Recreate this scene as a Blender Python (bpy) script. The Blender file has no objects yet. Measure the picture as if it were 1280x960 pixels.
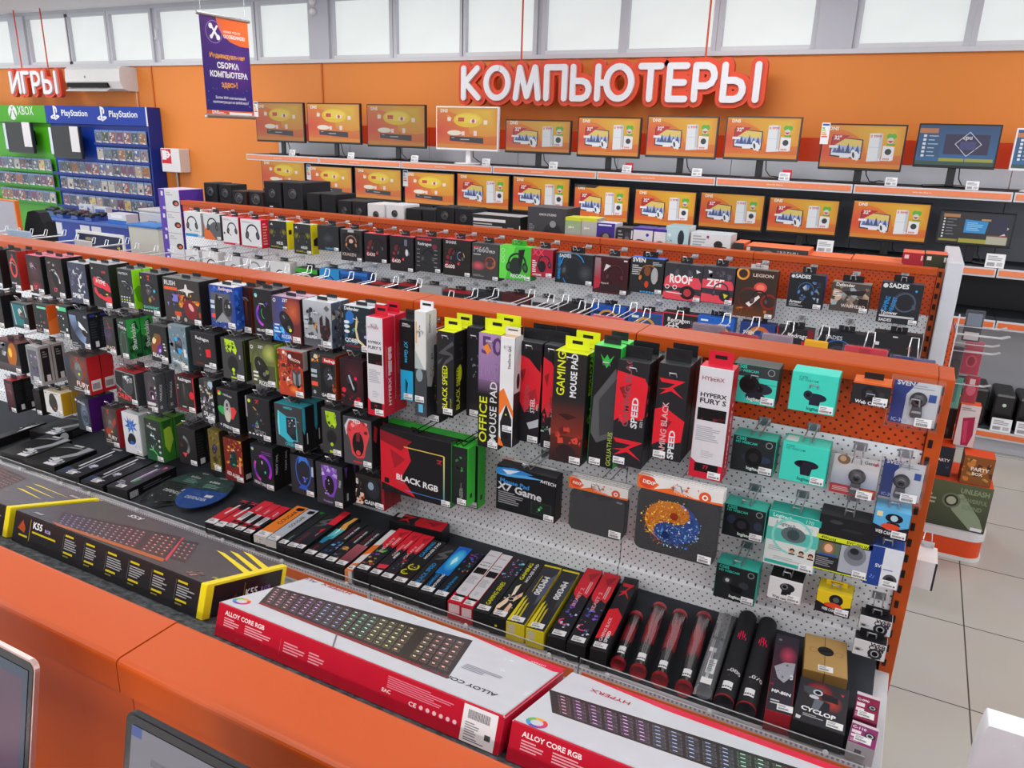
import bpy, math, random
from mathutils import Vector, Matrix
C = bpy.context.scene.collection
SC = bpy.context.scene
EYE = 2.0          # camera height in metres, floor at z = 0
# ------------------------------------------------------------------ camera
FPX = 961.0
PITCH, YAW, ROLL = [math.radians(a) for a in (17.83, 27.04, 1.797)]
FW = Vector((-math.sin(YAW)*math.cos(PITCH), math.cos(YAW)*math.cos(PITCH), -math.sin(PITCH)))
R0 = Vector((math.cos(YAW), math.sin(YAW), 0)); U0 = R0.cross(FW)
RT = R0*math.cos(ROLL)+U0*math.sin(ROLL); UP = U0*math.cos(ROLL)-R0*math.sin(ROLL)
cd = bpy.data.cameras.new('camera'); cam = bpy.data.objects.new('camera', cd); C.objects.link(cam)
cd.sensor_width = 36; cd.lens = FPX/1280*36; cd.clip_start = .02; cd.clip_end = 60
cam.matrix_world = Matrix(((RT.x, UP.x, -FW.x, 0), (RT.y, UP.y, -FW.y, 0), (RT.z, UP.z, -FW.z, EYE), (0, 0, 0, 1)))
SC.camera = cam
# ------------------------------------------------------------------ light
W = bpy.data.worlds.new('world'); SC.world = W; W.use_nodes = True
W.node_tree.nodes['Background'].inputs[0].default_value = (.92, .96, 1, 1)
W.node_tree.nodes['Background'].inputs[1].default_value = 1.25
SC.view_settings.view_transform = 'Standard'; SC.view_settings.look = 'None'
SC.view_settings.exposure = 0.0; SC.view_settings.gamma = 1.0; SC.view_settings.use_curve_mapping = False
def area(x, y, z, sx, sy, e, col=(1, .985, .96)):
    l = bpy.data.lights.new('ceiling_and_fill_lamp', 'AREA'); l.shape = 'RECTANGLE'; l.size = sx; l.size_y = sy; l.energy = e; l.color = col
    o = bpy.data.objects.new('ceiling_and_fill_lamp', l); o.location = (x, y, z); C.objects.link(o)
for ax in (-10.2, -7.4, -4.5, -1.5, 1.5):  # far-left column is unseen fill, added to brighten the wall there
    for ay, en in ((-2.8, 58), (-.8, 22), (1.2, 14), (3.2, 17), (5.2, 26)):  # row furthest behind the camera is added fill, boosted for upright faces
        area(ax, ay, 3.26, 1.3, .35, en)
# ------------------------------------------------------------------ measuring: a point of the photograph onto a real plane of the place
def ray(px, py): return RT*((px-640)/FPX) - UP*((py-480)/FPX) + FW
def pY(px, py, y):
    d = ray(px, py); k = y/d.y; return d.x*k, d.z*k+EYE
def pZ(px, py, z):
    d = ray(px, py); k = (z-EYE)/d.z; return d.x*k, d.y*k
# ------------------------------------------------------------------ colour
def lin(h):
    if not isinstance(h, str): return h
    h = h.lstrip('#')
    if len(h) == 3: h = ''.join(c*2 for c in h)
    v = [int(h[i:i+2], 16)/255 for i in (0, 2, 4)]
    return tuple(x/12.92 if x < .04045 else ((x+.055)/1.055)**2.4 for x in v)+(1.0,)
K, WH, RD = '18181b', 'e4e4e8', 'd02030'
# ------------------------------------------------------------------ materials
MAT = {}
def nmat(name):
    m = bpy.data.materials.new(name); m.use_nodes = True; MAT[name] = m
    return m, m.node_tree.nodes, m.node_tree.links, m.node_tree.nodes['Principled BSDF']
def colmat(name, rough, spec=.5, metal=0, grain=.06, coat=0):
    m, n, l, b = nmat(name)
    a = n.new('ShaderNodeVertexColor'); a.layer_name = 'Col'
    t = n.new('ShaderNodeTexNoise'); t.inputs['Scale'].default_value = 35; t.inputs['Detail'].default_value = 4
    tc = n.new('ShaderNodeTexCoord'); l.new(tc.outputs['Object'], t.inputs['Vector'])
    r = n.new('ShaderNodeMapRange'); r.inputs['To Min'].default_value = 1-grain; r.inputs['To Max'].default_value = 1+grain
    l.new(t.outputs['Fac'], r.inputs['Value'])
    x = n.new('ShaderNodeVectorMath'); x.operation = 'SCALE'
    l.new(a.outputs['Color'], x.inputs[0]); l.new(r.outputs[0], x.inputs['Scale'])
    l.new(x.outputs[0], b.inputs['Base Color'])
    r2 = n.new('ShaderNodeMapRange'); r2.inputs['To Min'].default_value = rough-.06; r2.inputs['To Max'].default_value = rough+.06
    l.new(t.outputs['Fac'], r2.inputs['Value']); l.new(r2.outputs[0], b.inputs['Roughness'])
    b.inputs['Specular IOR Level'].default_value = spec; b.inputs['Metallic'].default_value = metal
    b.inputs['Coat Weight'].default_value = coat
    return m
colmat('card', .42, .28); colmat('gloss', .25, .5); colmat('matte', .75, .25); colmat('plastic', .35, .5)
colmat('metal', .3, .5, .85); colmat('paint', .38, .35, 0, .03); colmat('steel', .22, .5, 1)
m, n, l, b = nmat('screen')            # lit displays: they give off their picture
a = n.new('ShaderNodeVertexColor'); a.layer_name = 'Col'
l.new(a.outputs['Color'], b.inputs['Emission Color']); b.inputs['Emission Strength'].default_value = .85
b.inputs['Base Color'].default_value = (.02, .02, .02, 1); b.inputs['Roughness'].default_value = .3
m, n, l, b = nmat('blind')             # daylight through a closed white roller blind
b.inputs['Base Color'].default_value = (.3, .31, .31, 1); b.inputs['Emission Color'].default_value = (.93, .98, .97, 1)
t = n.new('ShaderNodeTexNoise'); t.inputs['Scale'].default_value = 1.5
r = n.new('ShaderNodeMapRange'); r.inputs['To Min'].default_value = .55; r.inputs['To Max'].default_value = .66
l.new(t.outputs['Fac'], r.inputs['Value']); l.new(r.outputs[0], b.inputs['Emission Strength'])
def clearmat(name, amount, tint=(1, 1, 1, 1), rough=.08, white=.25):
    m, n, l, b = nmat(name)
    tr = n.new('ShaderNodeBsdfTransparent'); tr.inputs[0].default_value = tint
    gl = n.new('ShaderNodeBsdfGlossy'); gl.inputs['Roughness'].default_value = rough
    df = n.new('ShaderNodeBsdfDiffuse'); df.inputs[0].default_value = (.75, .78, .8, 1)
    m1 = n.new('ShaderNodeMixShader'); m1.inputs[0].default_value = white
    l.new(gl.outputs[0], m1.inputs[1]); l.new(df.outputs[0], m1.inputs[2])
    fr = n.new('ShaderNodeFresnel'); ad = n.new('ShaderNodeMath'); ad.operation = 'ADD'; ad.inputs[1].default_value = amount; ad.use_clamp = True
    ml = n.new('ShaderNodeMath'); ml.operation = 'MULTIPLY'; ml.inputs[1].default_value = .35; l.new(fr.outputs[0], ml.inputs[0]); l.new(ml.outputs[0], ad.inputs[0])
    mx = n.new('ShaderNodeMixShader'); l.new(ad.outputs[0], mx.inputs[0]); l.new(tr.outputs[0], mx.inputs[1]); l.new(m1.outputs[0], mx.inputs[2])
    l.new(mx.outputs[0], n['Material Output'].inputs['Surface'])
clearmat('clear', .02); clearmat('haze', .12); clearmat('glassy', .0, (1, 1, 1, 1), .04, .04)
def pegmat(name, col, pitch, rad, hole):
    m, n, l, b = nmat(name)            # sheet steel with rows of punched holes
    tc = n.new('ShaderNodeTexCoord'); sp = n.new('ShaderNodeSeparateXYZ'); l.new(tc.outputs['Object'], sp.inputs[0])
    def mth(op, x, y=None, z=None):
        q = n.new('ShaderNodeMath'); q.operation = op
        for i, v in enumerate((x, y, z)):
            if v is None: continue
            if isinstance(v, (int, float)): q.inputs[i].default_value = v
            else: l.new(v, q.inputs[i])
        return q.outputs[0]
    zz = mth('DIVIDE', sp.outputs['Z'], pitch*.5); row = mth('FLOOR', zz); fz = mth('SUBTRACT', mth('FRACT', zz), .5)
    off = mth('MULTIPLY', mth('MODULO', row, 2), .5)
    fx = mth('SUBTRACT', mth('FRACT', mth('ADD', mth('DIVIDE', sp.outputs['X'], pitch), off)), .5)
    d = mth('SQRT', mth('ADD', mth('POWER', mth('MULTIPLY', fx, 2.0), 2), mth('POWER', fz, 2)))
    h = mth('LESS_THAN', d, rad)
    mx = n.new('ShaderNodeMix'); mx.data_type = 'RGBA'; l.new(h, mx.inputs[0])
    mx.inputs[6].default_value = lin(col); mx.inputs[7].default_value = lin(hole)
    l.new(mx.outputs[2], b.inputs['Base Color']); b.inputs['Roughness'].default_value = .4
pegmat('peg_orange', 'd04c14', .027, .24, '4a1808'); pegmat('peg_white', 'eef1f6', .027, .20, '4c4e56')
m, n, l, b = nmat('wall_orange')
t = n.new('ShaderNodeTexNoise'); t.inputs['Scale'].default_value = .8; t.inputs['Detail'].default_value = 5
tc = n.new('ShaderNodeTexCoord'); l.new(tc.outputs['Object'], t.inputs['Vector'])
mx = n.new('ShaderNodeMix'); mx.data_type = 'RGBA'; l.new(t.outputs['Fac'], mx.inputs[0])
mx.inputs[6].default_value = lin('dd7f30'); mx.inputs[7].default_value = lin('e48838'); l.new(mx.outputs[2], b.inputs['Base Color']); b.inputs['Roughness'].default_value = .6
m, n, l, b = nmat('floor_tile')
tc = n.new('ShaderNodeTexCoord'); mp = n.new('ShaderNodeMapping'); l.new(tc.outputs['Object'], mp.inputs[0])
br = n.new('ShaderNodeTexBrick'); l.new(mp.outputs[0], br.inputs['Vector']); br.offset = 0; br.squash = 1
mp.inputs['Location'].default_value = (-.478+.6, -2.934+.6+2.4, 0)
for k, v in (('Color1', 'bdb9b2'), ('Color2', 'b8b4ad'), ('Mortar', '4a4846')): br.inputs[k].default_value = lin(v)
for k, v in (('Scale', 1), ('Mortar Size', .003), ('Brick Width', .6), ('Row Height', .6), ('Mortar Smooth', .1)): br.inputs[k].default_value = v
t = n.new('ShaderNodeTexNoise'); t.inputs['Scale'].default_value = 3; t.inputs['Detail'].default_value = 6; l.new(tc.outputs['Object'], t.inputs['Vector'])
mx = n.new('ShaderNodeMix'); mx.data_type = 'RGBA'; mx.blend_type = 'MULTIPLY'; mx.inputs[0].default_value = .12
l.new(br.outputs['Color'], mx.inputs[6]); l.new(t.outputs['Color'], mx.inputs[7]); l.new(mx.outputs[2], b.inputs['Base Color']); b.inputs['Roughness'].default_value = .22
m, n, l, b = nmat('carpet')
t = n.new('ShaderNodeTexNoise'); t.inputs['Scale'].default_value = 90; t.inputs['Detail'].default_value = 3
tc = n.new('ShaderNodeTexCoord'); l.new(tc.outputs['Object'], t.inputs['Vector'])
cr = n.new('ShaderNodeValToRGB'); cr.color_ramp.elements[0].position = .35; cr.color_ramp.elements[1].position = .7
cr.color_ramp.elements[0].color = lin('26292c'); cr.color_ramp.elements[1].color = lin('5a6064'); l.new(t.outputs['Fac'], cr.inputs[0]); l.new(cr.outputs[0], b.inputs['Base Color'])
bp = n.new('ShaderNodeBump'); bp.inputs['Strength'].default_value = .8; bp.inputs['Distance'].default_value = .004; l.new(t.outputs['Fac'], bp.inputs['Height']); l.new(bp.outputs[0], b.inputs['Normal'])
b.inputs['Roughness'].default_value = .9
# ------------------------------------------------------------------ mesh building
class M:
    def __init__(s): s.v = []; s.f = []; s.c = []
    def face(s, pts, col):
        b = len(s.v); s.v += [tuple(p) for p in pts]; s.f.append(tuple(range(b, b+len(pts))))
        if isinstance(col, list): s.c += [lin(x) for x in col]
        else: s.c += [lin(col)]*len(pts)
    def box(s, x0, x1, y0, y1, z0, z1, col, bev=.0012, front=None, right=None, top=None, left=None, back=None):
        bev = min(bev, (x1-x0)*.3, (y1-y0)*.3, (z1-z0)*.3)
        X, Y, Z = (x0, x1), (y0, y1), (z0, z1); b = len(s.v); ID = {}
        for i in (0, 1):
            for j in (0, 1):
                for k in (0, 1):
                    for ax in (0, 1, 2):
                        p = [X[i], Y[j], Z[k]]; sg = (1-2*i, 1-2*j, 1-2*k)
                        for q in range(3):
                            if q != ax: p[q] += sg[q]*bev
                        ID[i, j, k, ax] = len(s.v); s.v.append(tuple(p))
        fc = {(0, 0): left or col, (0, 1): right or col, (1, 0): front or col, (1, 1): back or col, (2, 0): col, (2, 1): top or col}
        def add(ids, c):
            s.f.append(tuple(ids)); s.c += [lin(c)]*len(ids)
        def key(ax, sd, o1, o2):
            t = [0, 0, 0]; t[ax] = sd; a, bb = [q for q in range(3) if q != ax]; t[a] = o1; t[bb] = o2; return tuple(t)
        for ax in range(3):
            for sd in (0, 1):
                add([ID[key(ax, sd, *o)+(ax,)] for o in ((0, 0), (1, 0), (1, 1), (0, 1))], fc[ax, sd])
        for a in range(3):
            for bb in range(a+1, 3):
                cx = 3-a-bb
                for sa in (0, 1):
                    for sb in (0, 1):
                        ks = []
                        for sc in (0, 1):
                            t = [0, 0, 0]; t[a] = sa; t[bb] = sb; t[cx] = sc; ks.append(tuple(t))
                        add([ID[ks[0]+(a,)], ID[ks[1]+(a,)], ID[ks[1]+(bb,)], ID[ks[0]+(bb,)]], fc[a, sa])
        for i in (0, 1):
            for j in (0, 1):
                for k in (0, 1): add([ID[i, j, k, 0], ID[i, j, k, 1], ID[i, j, k, 2]], fc[2, k])
        return s
    def tube(s, pts, r, col, n=6, caps=True):
        pts = [Vector(p) for p in pts]; rs = r if isinstance(r, (list, tuple)) else [r]*len(pts); rings = []; prev = None
        for i, p in enumerate(pts):
            d = ((pts[i+1]-p) if i == 0 else (p-pts[i-1]) if i == len(pts)-1 else (pts[i+1]-pts[i-1])).normalized()
            if prev is None:
                a = d.orthogonal().normalized()
            else:
                a = (prev-d*prev.dot(d)).normalized()
            prev = a; b2 = d.cross(a); base = len(s.v)
            for k in range(n):
                t = 2*math.pi*k/n; s.v.append(tuple(p+(a*math.cos(t)+b2*math.sin(t))*rs[i]))
            rings.append(base)
        for q in range(len(rings)-1):
            for k in range(n):
                s.f.append((rings[q]+k, rings[q]+(k+1) % n, rings[q+1]+(k+1) % n, rings[q+1]+k)); s.c += [lin(col)]*4
        if caps:
            for q in (rings[0], rings[-1]):
                s.f.append(tuple(q+k for k in range(n))); s.c += [lin(col)]*n
        return s
    def lathe(s, o, prof, col, n=20, axis='z'):
        o = Vector(o); rings = []
        for r, h in prof:
            base = len(s.v)
            for k in range(n):
                t = 2*math.pi*k/n; a, b2 = r*math.cos(t), r*math.sin(t)
                s.v.append(tuple(o+Vector((a, b2, h) if axis == 'z' else (a, h, b2) if axis == 'y' else (h, a, b2))))
            rings.append(base)
        for q in range(len(rings)-1):
            cc = col[q] if isinstance(col, list) else col
            for k in range(n):
                s.f.append((rings[q]+k, rings[q]+(k+1) % n, rings[q+1]+(k+1) % n, rings[q+1]+k)); s.c += [lin(cc)]*4
        for q, cc in ((rings[0], col[0] if isinstance(col, list) else col), (rings[-1], col[-1] if isinstance(col, list) else col)):
            s.f.append(tuple(q+k for k in range(n))); s.c += [lin(cc)]*n
        return s
    def prism(s, poly, z0, z1, col, frame=None):
        """an outline in (a, b) pushed from depth z0 to z1; frame maps (a, b, depth) to a point"""
        fr = frame or (lambda a, b, d: (a, d, b)); n = len(poly)
        s.face([fr(a, b, z0) for a, b in poly], col); s.face([fr(a, b, z1) for a, b in reversed(poly)], col)
        for i in range(n):
            a, b = poly[i]; c2, d2 = poly[(i+1) % n]
            s.face([fr(a, b, z0), fr(c2, d2, z0), fr(c2, d2, z1), fr(a, b, z1)], col)
        return s
    def build(s, name, mat, parent=None, smooth=False, kind=None):
        me = bpy.data.meshes.new(name); me.from_pydata(s.v, [], s.f)
        at = me.color_attributes.new('Col', 'FLOAT_COLOR', 'CORNER'); flat = []
        for c in s.c: flat += c
        at.data.foreach_set('color', flat)
        if smooth: me.polygons.foreach_set('use_smooth', [True]*len(me.polygons))
        me.materials.append(MAT[mat]); me.update()
        o = bpy.data.objects.new(name, me); C.objects.link(o)
        if parent is not None: o.parent = parent
        if kind: o['kind'] = kind
        return o
def tag(o, label, cat, group=None):
    o['label'] = label; o['category'] = cat
    if group: o['group'] = group
    return o
def empty(name, loc, label, cat, group=None, rot=(0, 0, 0)):
    o = bpy.data.objects.new(name, None); o.location = loc; o.rotation_euler = rot; o.empty_display_size = .05; C.objects.link(o)
    return tag(o, label, cat, group)
def copy_tree(o):
    c = o.copy(); C.objects.link(c)
    for ch in list(o.children):
        d = copy_tree(ch); d.parent = c; d.matrix_parent_inverse = ch.matrix_parent_inverse.copy()
    return c
# ------------------------------------------------------------------ lettering
TX = {}
_tc = bpy.data.curves.new('lettering', 'FONT'); _to = bpy.data.objects.new('lettering', _tc); C.objects.link(_to); _tc.resolution_u = 2
def glyphs(t, bold):
    if (t, bold) not in TX:
        _tc.body = t; _tc.offset = bold*.02; me = _to.to_mesh()
        TX[t, bold] = ([(v.co.x, v.co.y) for v in me.vertices], [tuple(p.vertices) for p in me.polygons]); _to.to_mesh_clear()
    return TX[t, bold]
def tsize(t, bold=1):
    v, _ = glyphs(t, bold); return max([p[0] for p in v] or [1])
# ------------------------------------------------------------------ printing on a flat face
class Art:
    """draws into M on a face with corner O, width vector U, height vector V (downwards); u, v run 0..1"""
    def __init__(s, mesh, O, U, V, lift=.0004, step=.00003):
        s.m = mesh; s.O, s.U, s.V = Vector(O), Vector(U), Vector(V); s.w, s.h = s.U.length, s.V.length
        s.N = s.V.cross(s.U).normalized()*1.0; s.k = 0; s.lift = lift; s.step = step
    def P(s, u, v, clamp=True):
        if clamp: u = min(1, max(0, u)); v = min(1, max(0, v))
        return s.O+s.U*u+s.V*v+s.N*(s.lift+s.k*s.step)
    def poly(s, pts, col, clamp=True):
        s.k += 1; s.m.face([s.P(u, v, clamp) for u, v in pts], col)
    def rect(s, a, b, c, d, col): s.poly([(a, b), (c, b), (c, d), (a, d)], col)
    def ell(s, cx, cy, r, col, ry=None, rot=0, n=18):
        """r, ry in widths"""
        ry = ry or r; q = s.w/s.h; cr, sr = math.cos(math.radians(rot)), math.sin(math.radians(rot)); pts = []
        for i in range(n):
            t = 2*math.pi*i/n; x, y = r*math.cos(t), ry*math.sin(t); pts.append((cx+x*cr+y*sr, cy+(-x*sr+y*cr)*q))
        s.poly(pts, col)
    def glow(s, cx, cy, rx, ry, c0, c1, n=20):
        s.k += 1; ring = [s.P(cx+rx*math.cos(2*math.pi*i/n), cy+ry*math.sin(2*math.pi*i/n)) for i in range(n)]; o = s.P(cx, cy)
        for i in range(n): s.m.face([o, ring[i], ring[(i+1) % n]], [c0, c1, c1])
    def grad(s, a, b, c, d, c0, c1, side=False):
        s.k += 1; p = [s.P(a, b), s.P(c, b), s.P(c, d), s.P(a, d)]
        s.m.face(p, [c0, c1, c1, c0] if side else [c0, c0, c1, c1])
    def ring(s, cx, cy, r, wd, c0, c1=None, a0=0, a1=360, n=22, sq=1):
        c1 = c1 or c0; q = s.w/s.h*sq; s.k += 1; pt = []
        for i in range(n+1):
            t = math.radians(a0+(a1-a0)*i/n); pt.append((math.cos(t), -math.sin(t)))
        mixc = lambda t: tuple(x*(1-t)+y*t for x, y in zip(lin(c0), lin(c1)))
        for i in range(n):
            (x0, y0), (x1, y1) = pt[i], pt[i+1]; e = r-wd
            f0, f1 = 1-abs(2*i/n-1), 1-abs(2*(i+1)/n-1)
            s.m.face([s.P(cx+x0*r, cy+y0*r*q), s.P(cx+x1*r, cy+y1*r*q), s.P(cx+x1*e, cy+y1*e*q), s.P(cx+x0*e, cy+y0*e*q)], [mixc(f0), mixc(f1), mixc(f1), mixc(f0)])
    def text(s, t, u, v, h, col, rot=0, bold=1, wid=None, slant=0):
        """h: height of a capital in widths; (u, v): start of the base line; wid: length in widths"""
        vs, ps = glyphs(t, bold); sc = h*s.w/.72; sx = sc
        if wid: sx = wid*s.w/max(tsize(t, bold), .01)
        r = math.radians(rot); e1 = (math.cos(r), -math.sin(r)); e2 = (-math.sin(r), -math.cos(r)); s.k += 1
        pp = []
        for x, y in vs:
            X = x*sx+y*sc*slant; Y = y*sc; pp.append(s.P(u+(X*e1[0]+Y*e2[0])/s.w, v+(X*e1[1]+Y*e2[1])/s.h))
        b = len(s.m.v); s.m.v += [tuple(p) for p in pp]; c = lin(col)
        for f in ps: s.m.f.append(tuple(b+i for i in f)); s.m.c += [c]*len(f)
    def lines(s, a, b, c, d, col, n, seed=1, rot=False):
        rd = random.Random(seed); s.k += 1; k0 = s.k
        for i in range(n):
            v0 = b+(d-b)*(i+.2)/n; v1 = b+(d-b)*(i+.7)/n; e = a+(c-a)*rd.uniform(.55, 1); s.k = k0-1
            if rot:
                v0 = a+(c-a)*(i+.2)/n; v1 = a+(c-a)*(i+.7)/n; e = b+(d-b)*rd.uniform(.55, 1); s.rect(v0, b, v1, e, col)
            else: s.rect(a, v0, e, v1, col)
    def splash(s, a, b, c, d, seed, n, cols, size=.22):
        rd = random.Random(seed); q = s.w/s.h
        for i in range(n):
            x, y = a+(c-a)*rd.random(), b+(d-b)*rd.random(); r = size*rd.uniform(.25, 1); t0 = rd.uniform(0, 6.3); m_ = rd.randint(3, 6); pts = []
            for j in range(m_):
                t = t0+6.283*j/m_; rr = r*rd.uniform(.3, 1); pts.append((min(c, max(a, x+rr*math.cos(t))), min(d, max(b, y+rr*math.sin(t)*q))))
            s.poly(pts, [rd.choice(cols) for _ in pts] if i % 2 else rd.choice(cols))
            if i % 3: s.k -= 1
    def mouse(s, cx, cy, r, rot=20, col='1a1a1e', glow=None, top='4a4c54'):
        if glow: s.ell(cx, cy, r*.70, glow, r*1.12, rot)
        s.ell(cx, cy, r*.60, col, r, rot)
        cr, sr = math.cos(math.radians(rot)), math.sin(math.radians(rot)); q = s.w/s.h
        at = lambda x, y: (cx+(x*cr+y*sr)*r, cy+(-x*sr+y*cr)*r*q)
        s.poly([at(-.34, -.7), at(-.05, -.9), at(-.05, -.1), at(-.46, -.1)], top); s.k -= 1
        s.poly([at(.34, -.7), at(.05, -.9), at(.05, -.1), at(.46, -.1)], top)
        s.poly([at(-.05, -.65), at(.05, -.65), at(.05, -.35), at(-.05, -.35)], glow or '8a8c94')
        p = at(0, .45); s.ell(p[0], p[1], r*.16, glow or '6a6c74')
    def zed(s, a, b, c, d, col, rot=False):
        pts = [(0, 0), (1, .02), (.55, .48), (.98, 1), (.5, .66), (.05, .95), (.3, .62), (0, .62), (.38, .5), (.62, .24), (.1, .22)]
        if rot: pts = [(y, 1-x) for x, y in pts]
        s.poly([(a+(c-a)*x, b+(d-b)*y) for x, y in pts], col)
    def headset(s, cx, cy, r, col='1c1c20', cup='2c2c32', acc=None, mic=True):
        q = s.w/s.h
        s.ring(cx, cy, r, r*.2, col, a0=-15, a1=200)
        if acc: s.ring(cx, cy, r*1.0, r*.06, acc, a0=0, a1=180)
        for sg in (-1, 1):
            s.ell(cx+sg*r*.86, cy+r*.35*q, r*.30, cup, r*.48, sg*12)
            s.ell(cx+sg*r*.86, cy+r*.35*q, r*.15, acc or '55555c', r*.26, sg*12)
        if mic: s.poly([(cx-r*.95, cy+r*.7*q), (cx-r*.85, cy+r*.6*q), (cx-r*.2, cy+r*1.05*q), (cx-r*.25, cy+r*1.18*q)], col)
    def webcam(s, cx, cy, r, col='24242c', lens='0a0a0e', ring='6a6c74', stand=True, wide=1.6):
        q = s.w/s.h
        if stand: s.poly([(cx-r*.45, cy+r*.5*q), (cx+r*.45, cy+r*.5*q), (cx+r*.6, cy+r*1.9*q), (cx-r*.6, cy+r*1.9*q)], '1a1a20')
        s.ell(cx, cy, r*wide, col, r*.75); s.ell(cx, cy, r*.55, ring); s.ell(cx, cy, r*.42, lens); s.ell(cx-r*.12, cy-r*.12*q, r*.1, 'aab4c4', n=8)
    def keys(s, quad, rows, cols, body, key, seed=1, hue=None):
        """a keyboard on a four-cornered patch (far left, far right, near right, near left)"""
        def at(x, y):
            (ax, ay), (bx, by), (cx, cy), (dx, dy) = quad
            return ((ax*(1-x)+bx*x)*(1-y)+(dx*(1-x)+cx*x)*y, (ay*(1-x)+by*x)*(1-y)+(dy*(1-x)+cy*x)*y)
        s.poly([at(0, 0), at(1, 0), at(1, 1), at(0, 1)], body); rd = random.Random(seed)
        s.k += 1; k0 = s.k
        for r in range(rows):
            for c in range(cols):
                if cols > 18 and c in (cols-5,) : continue
                x0, x1 = .02+.96*(c+.10)/cols, .02+.96*(c+.90)/cols; y0, y1 = .10+.84*(r+.1)/rows, .10+.84*(r+.86)/rows
                s.k = k0-1; gl = hue(c/cols, r/rows) if hue else None
                s.poly([at(x0, y0), at(x1, y0), at(x1, y1), at(x0, y1)], tuple(q*.16+.008 for q in gl[:3])+(1,) if gl else key)
                s.k = k0; x2, y2 = (x1-x0)*.10, (y1-y0)*.08; kc = key if rd.random() < .7 else '4c4a50'
                s.poly([at(x0+x2, y0+y2), at(x1-x2, y0+y2), at(x1-x2, y1-y2*3), at(x0+x2, y1-y2*3)], kc)
                s.k = k0+1; s.poly([at(x0+x2*2.4, y0+y2*2.4), at(x1-x2*4, y0+y2*2.4), at(x1-x2*4, y0+y2*5.6), at(x0+x2*2.4, y0+y2*5.6)], tuple(min(1, q*1.5+.03) for q in gl[:3])+(1,) if gl else 'c8c8cc')
        s.k = k0+3
    def code(s, a, b, c, d, seed=3, col='202024', n=16):
        rd = random.Random(seed); x = a; s.k += 1; k0 = s.k
        while x < c:
            w_ = (c-a)/n*rd.uniform(.3, 1); s.k = k0-1; s.rect(x, b, min(c, x+w_*.55), d, col); x += w_
def draw(art, ops):
    for o in ops:
        k, a = o[0], o[1:]
        if k == 'r': art.rect(*a)
        elif k == 'p':
            art.poly([(a[i], a[i+1]) for i in range(1, len(a), 2)], a[0])
        elif k == 'e': art.ell(*a)
        elif k == 'g': art.glow(*a)
        elif k == 'l': art.grad(*a)
        elif k == 'o': art.ring(*a)
        elif k == 't': art.text(*a)
        elif k == 'x': art.lines(*a)
        elif k == 's': art.splash(*a)
        elif k == 'm': art.mouse(*a)
        elif k == 'z': art.zed(*a)
        elif k == 'h': art.headset(*a)
        elif k == 'c': art.webcam(*a)
        elif k == 'b': art.code(*a)
# ------------------------------------------------------------------ the room
def struct(m, name, mat, parent=None):
    o = m.build(name, mat, parent)
    if parent is None: o['kind'] = 'structure'
    return o
WY = 6.6
o = struct(M().box(-13, 4.5, -3.2, 6.9, -.1, 0, 'ccc'), 'floor', 'floor_tile')
o = struct(M().box(-13, 4.5, -3.2, 6.9, 3.3, 3.4, 'dcdce0'), 'ceiling', 'matte')
o = struct(M().box(-13, 4.5, WY, WY+.2, 0, 2.655, 'e8852a'), 'wall_back', 'wall_orange')
struct(M().box(-13, 4.5, WY-.03, WY+.2, 2.655, 2.69, 'cfd0d6'), 'trim_1', 'paint')
struct(M().box(-13, 4.5, WY, WY+.2, 3.262, 3.3, 'b9bac2'), 'trim_2', 'paint')
# seam strips on the orange boarding
for k, px in enumerate((190, 402)):
    x, _ = pY(px, 100, WY); struct(M().box(x, x+.02, WY-.012, WY, 0, 2.655, 'c8641c'), 'trim_%d' % (k+3), 'paint')
# window band: each pane is a closed blind in a grey plastic frame
PN = [(-40, 18), (41, 89), (90, 136), (142, 191), (202, 318), (326, 387), (418, 487), (496, 574), (582, 665), (681, 772), (783, 887), (900, 1011), (1071, 1201), (1218, 1330), (1346, 1460), (1478, 1600)]
edges = []
for i, (a, bb) in enumerate(PN):
    yy = 80-14*(a+bb)/2560
    x0, x1 = pY(a, yy, WY)[0], pY(bb, yy, WY)[0]; edges.append((x0, x1))
for i, (x0, x1) in enumerate(edges):
    f = M(); t = .04
    f.box(x0-t, x0, WY+.0, WY+.07, 2.69, 3.262, 'c4c5cd'); f.box(x1, x1+t, WY, WY+.07, 2.69, 3.262, 'c4c5cd')
    f.box(x0, x1, WY, WY+.07, 2.69, 2.725, 'd6d7dc'); f.box(x0, x1, WY, WY+.07, 3.225, 3.262, 'c4c5cd')
    w_ = f.build('window_%d' % (i+1), 'paint'); w_['kind'] = 'structure'
    M().box(x0, x1, WY+.045, WY+.055, 2.725, 3.225, 'eef4f2').build('roller_blind', 'blind', w_)
    if i in (4,):
        h = M(); h.box(x0-.03, x0-.015, WY-.03, WY, 2.93, 3.04, 'dddde2'); h.box(x0-.03, x0-.015, WY-.045, WY-.03, 2.93, 2.95, 'dddde2'); h.build('handle', 'paint', w_)
for i in range(len(edges)-1):
    x0, x1 = edges[i][1]+.04, edges[i+1][0]-.04
    if x1 > x0+.005: struct(M().box(x0, x1, WY+(-.03 if x1-x0 > .15 else .02), WY+.12, 2.69, 3.262, 'bdbec8'), 'trim_%d' % (i+10), 'paint')
# two round white sockets on the pier
d = empty('alarm_sounder', (pY(394, 6, WY)[0], WY-.03, 3.22), 'two small round white detectors on the grey pier between the windows', 'alarm')
for dz in (0.0, -.09): M().lathe((0, 0, dz), [(.035, 0), (.038, -.012), (.028, -.035), (.005, -.04)], 'e6e6ea', 16, 'y').build('detector_body', 'plastic', d, True)
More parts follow.
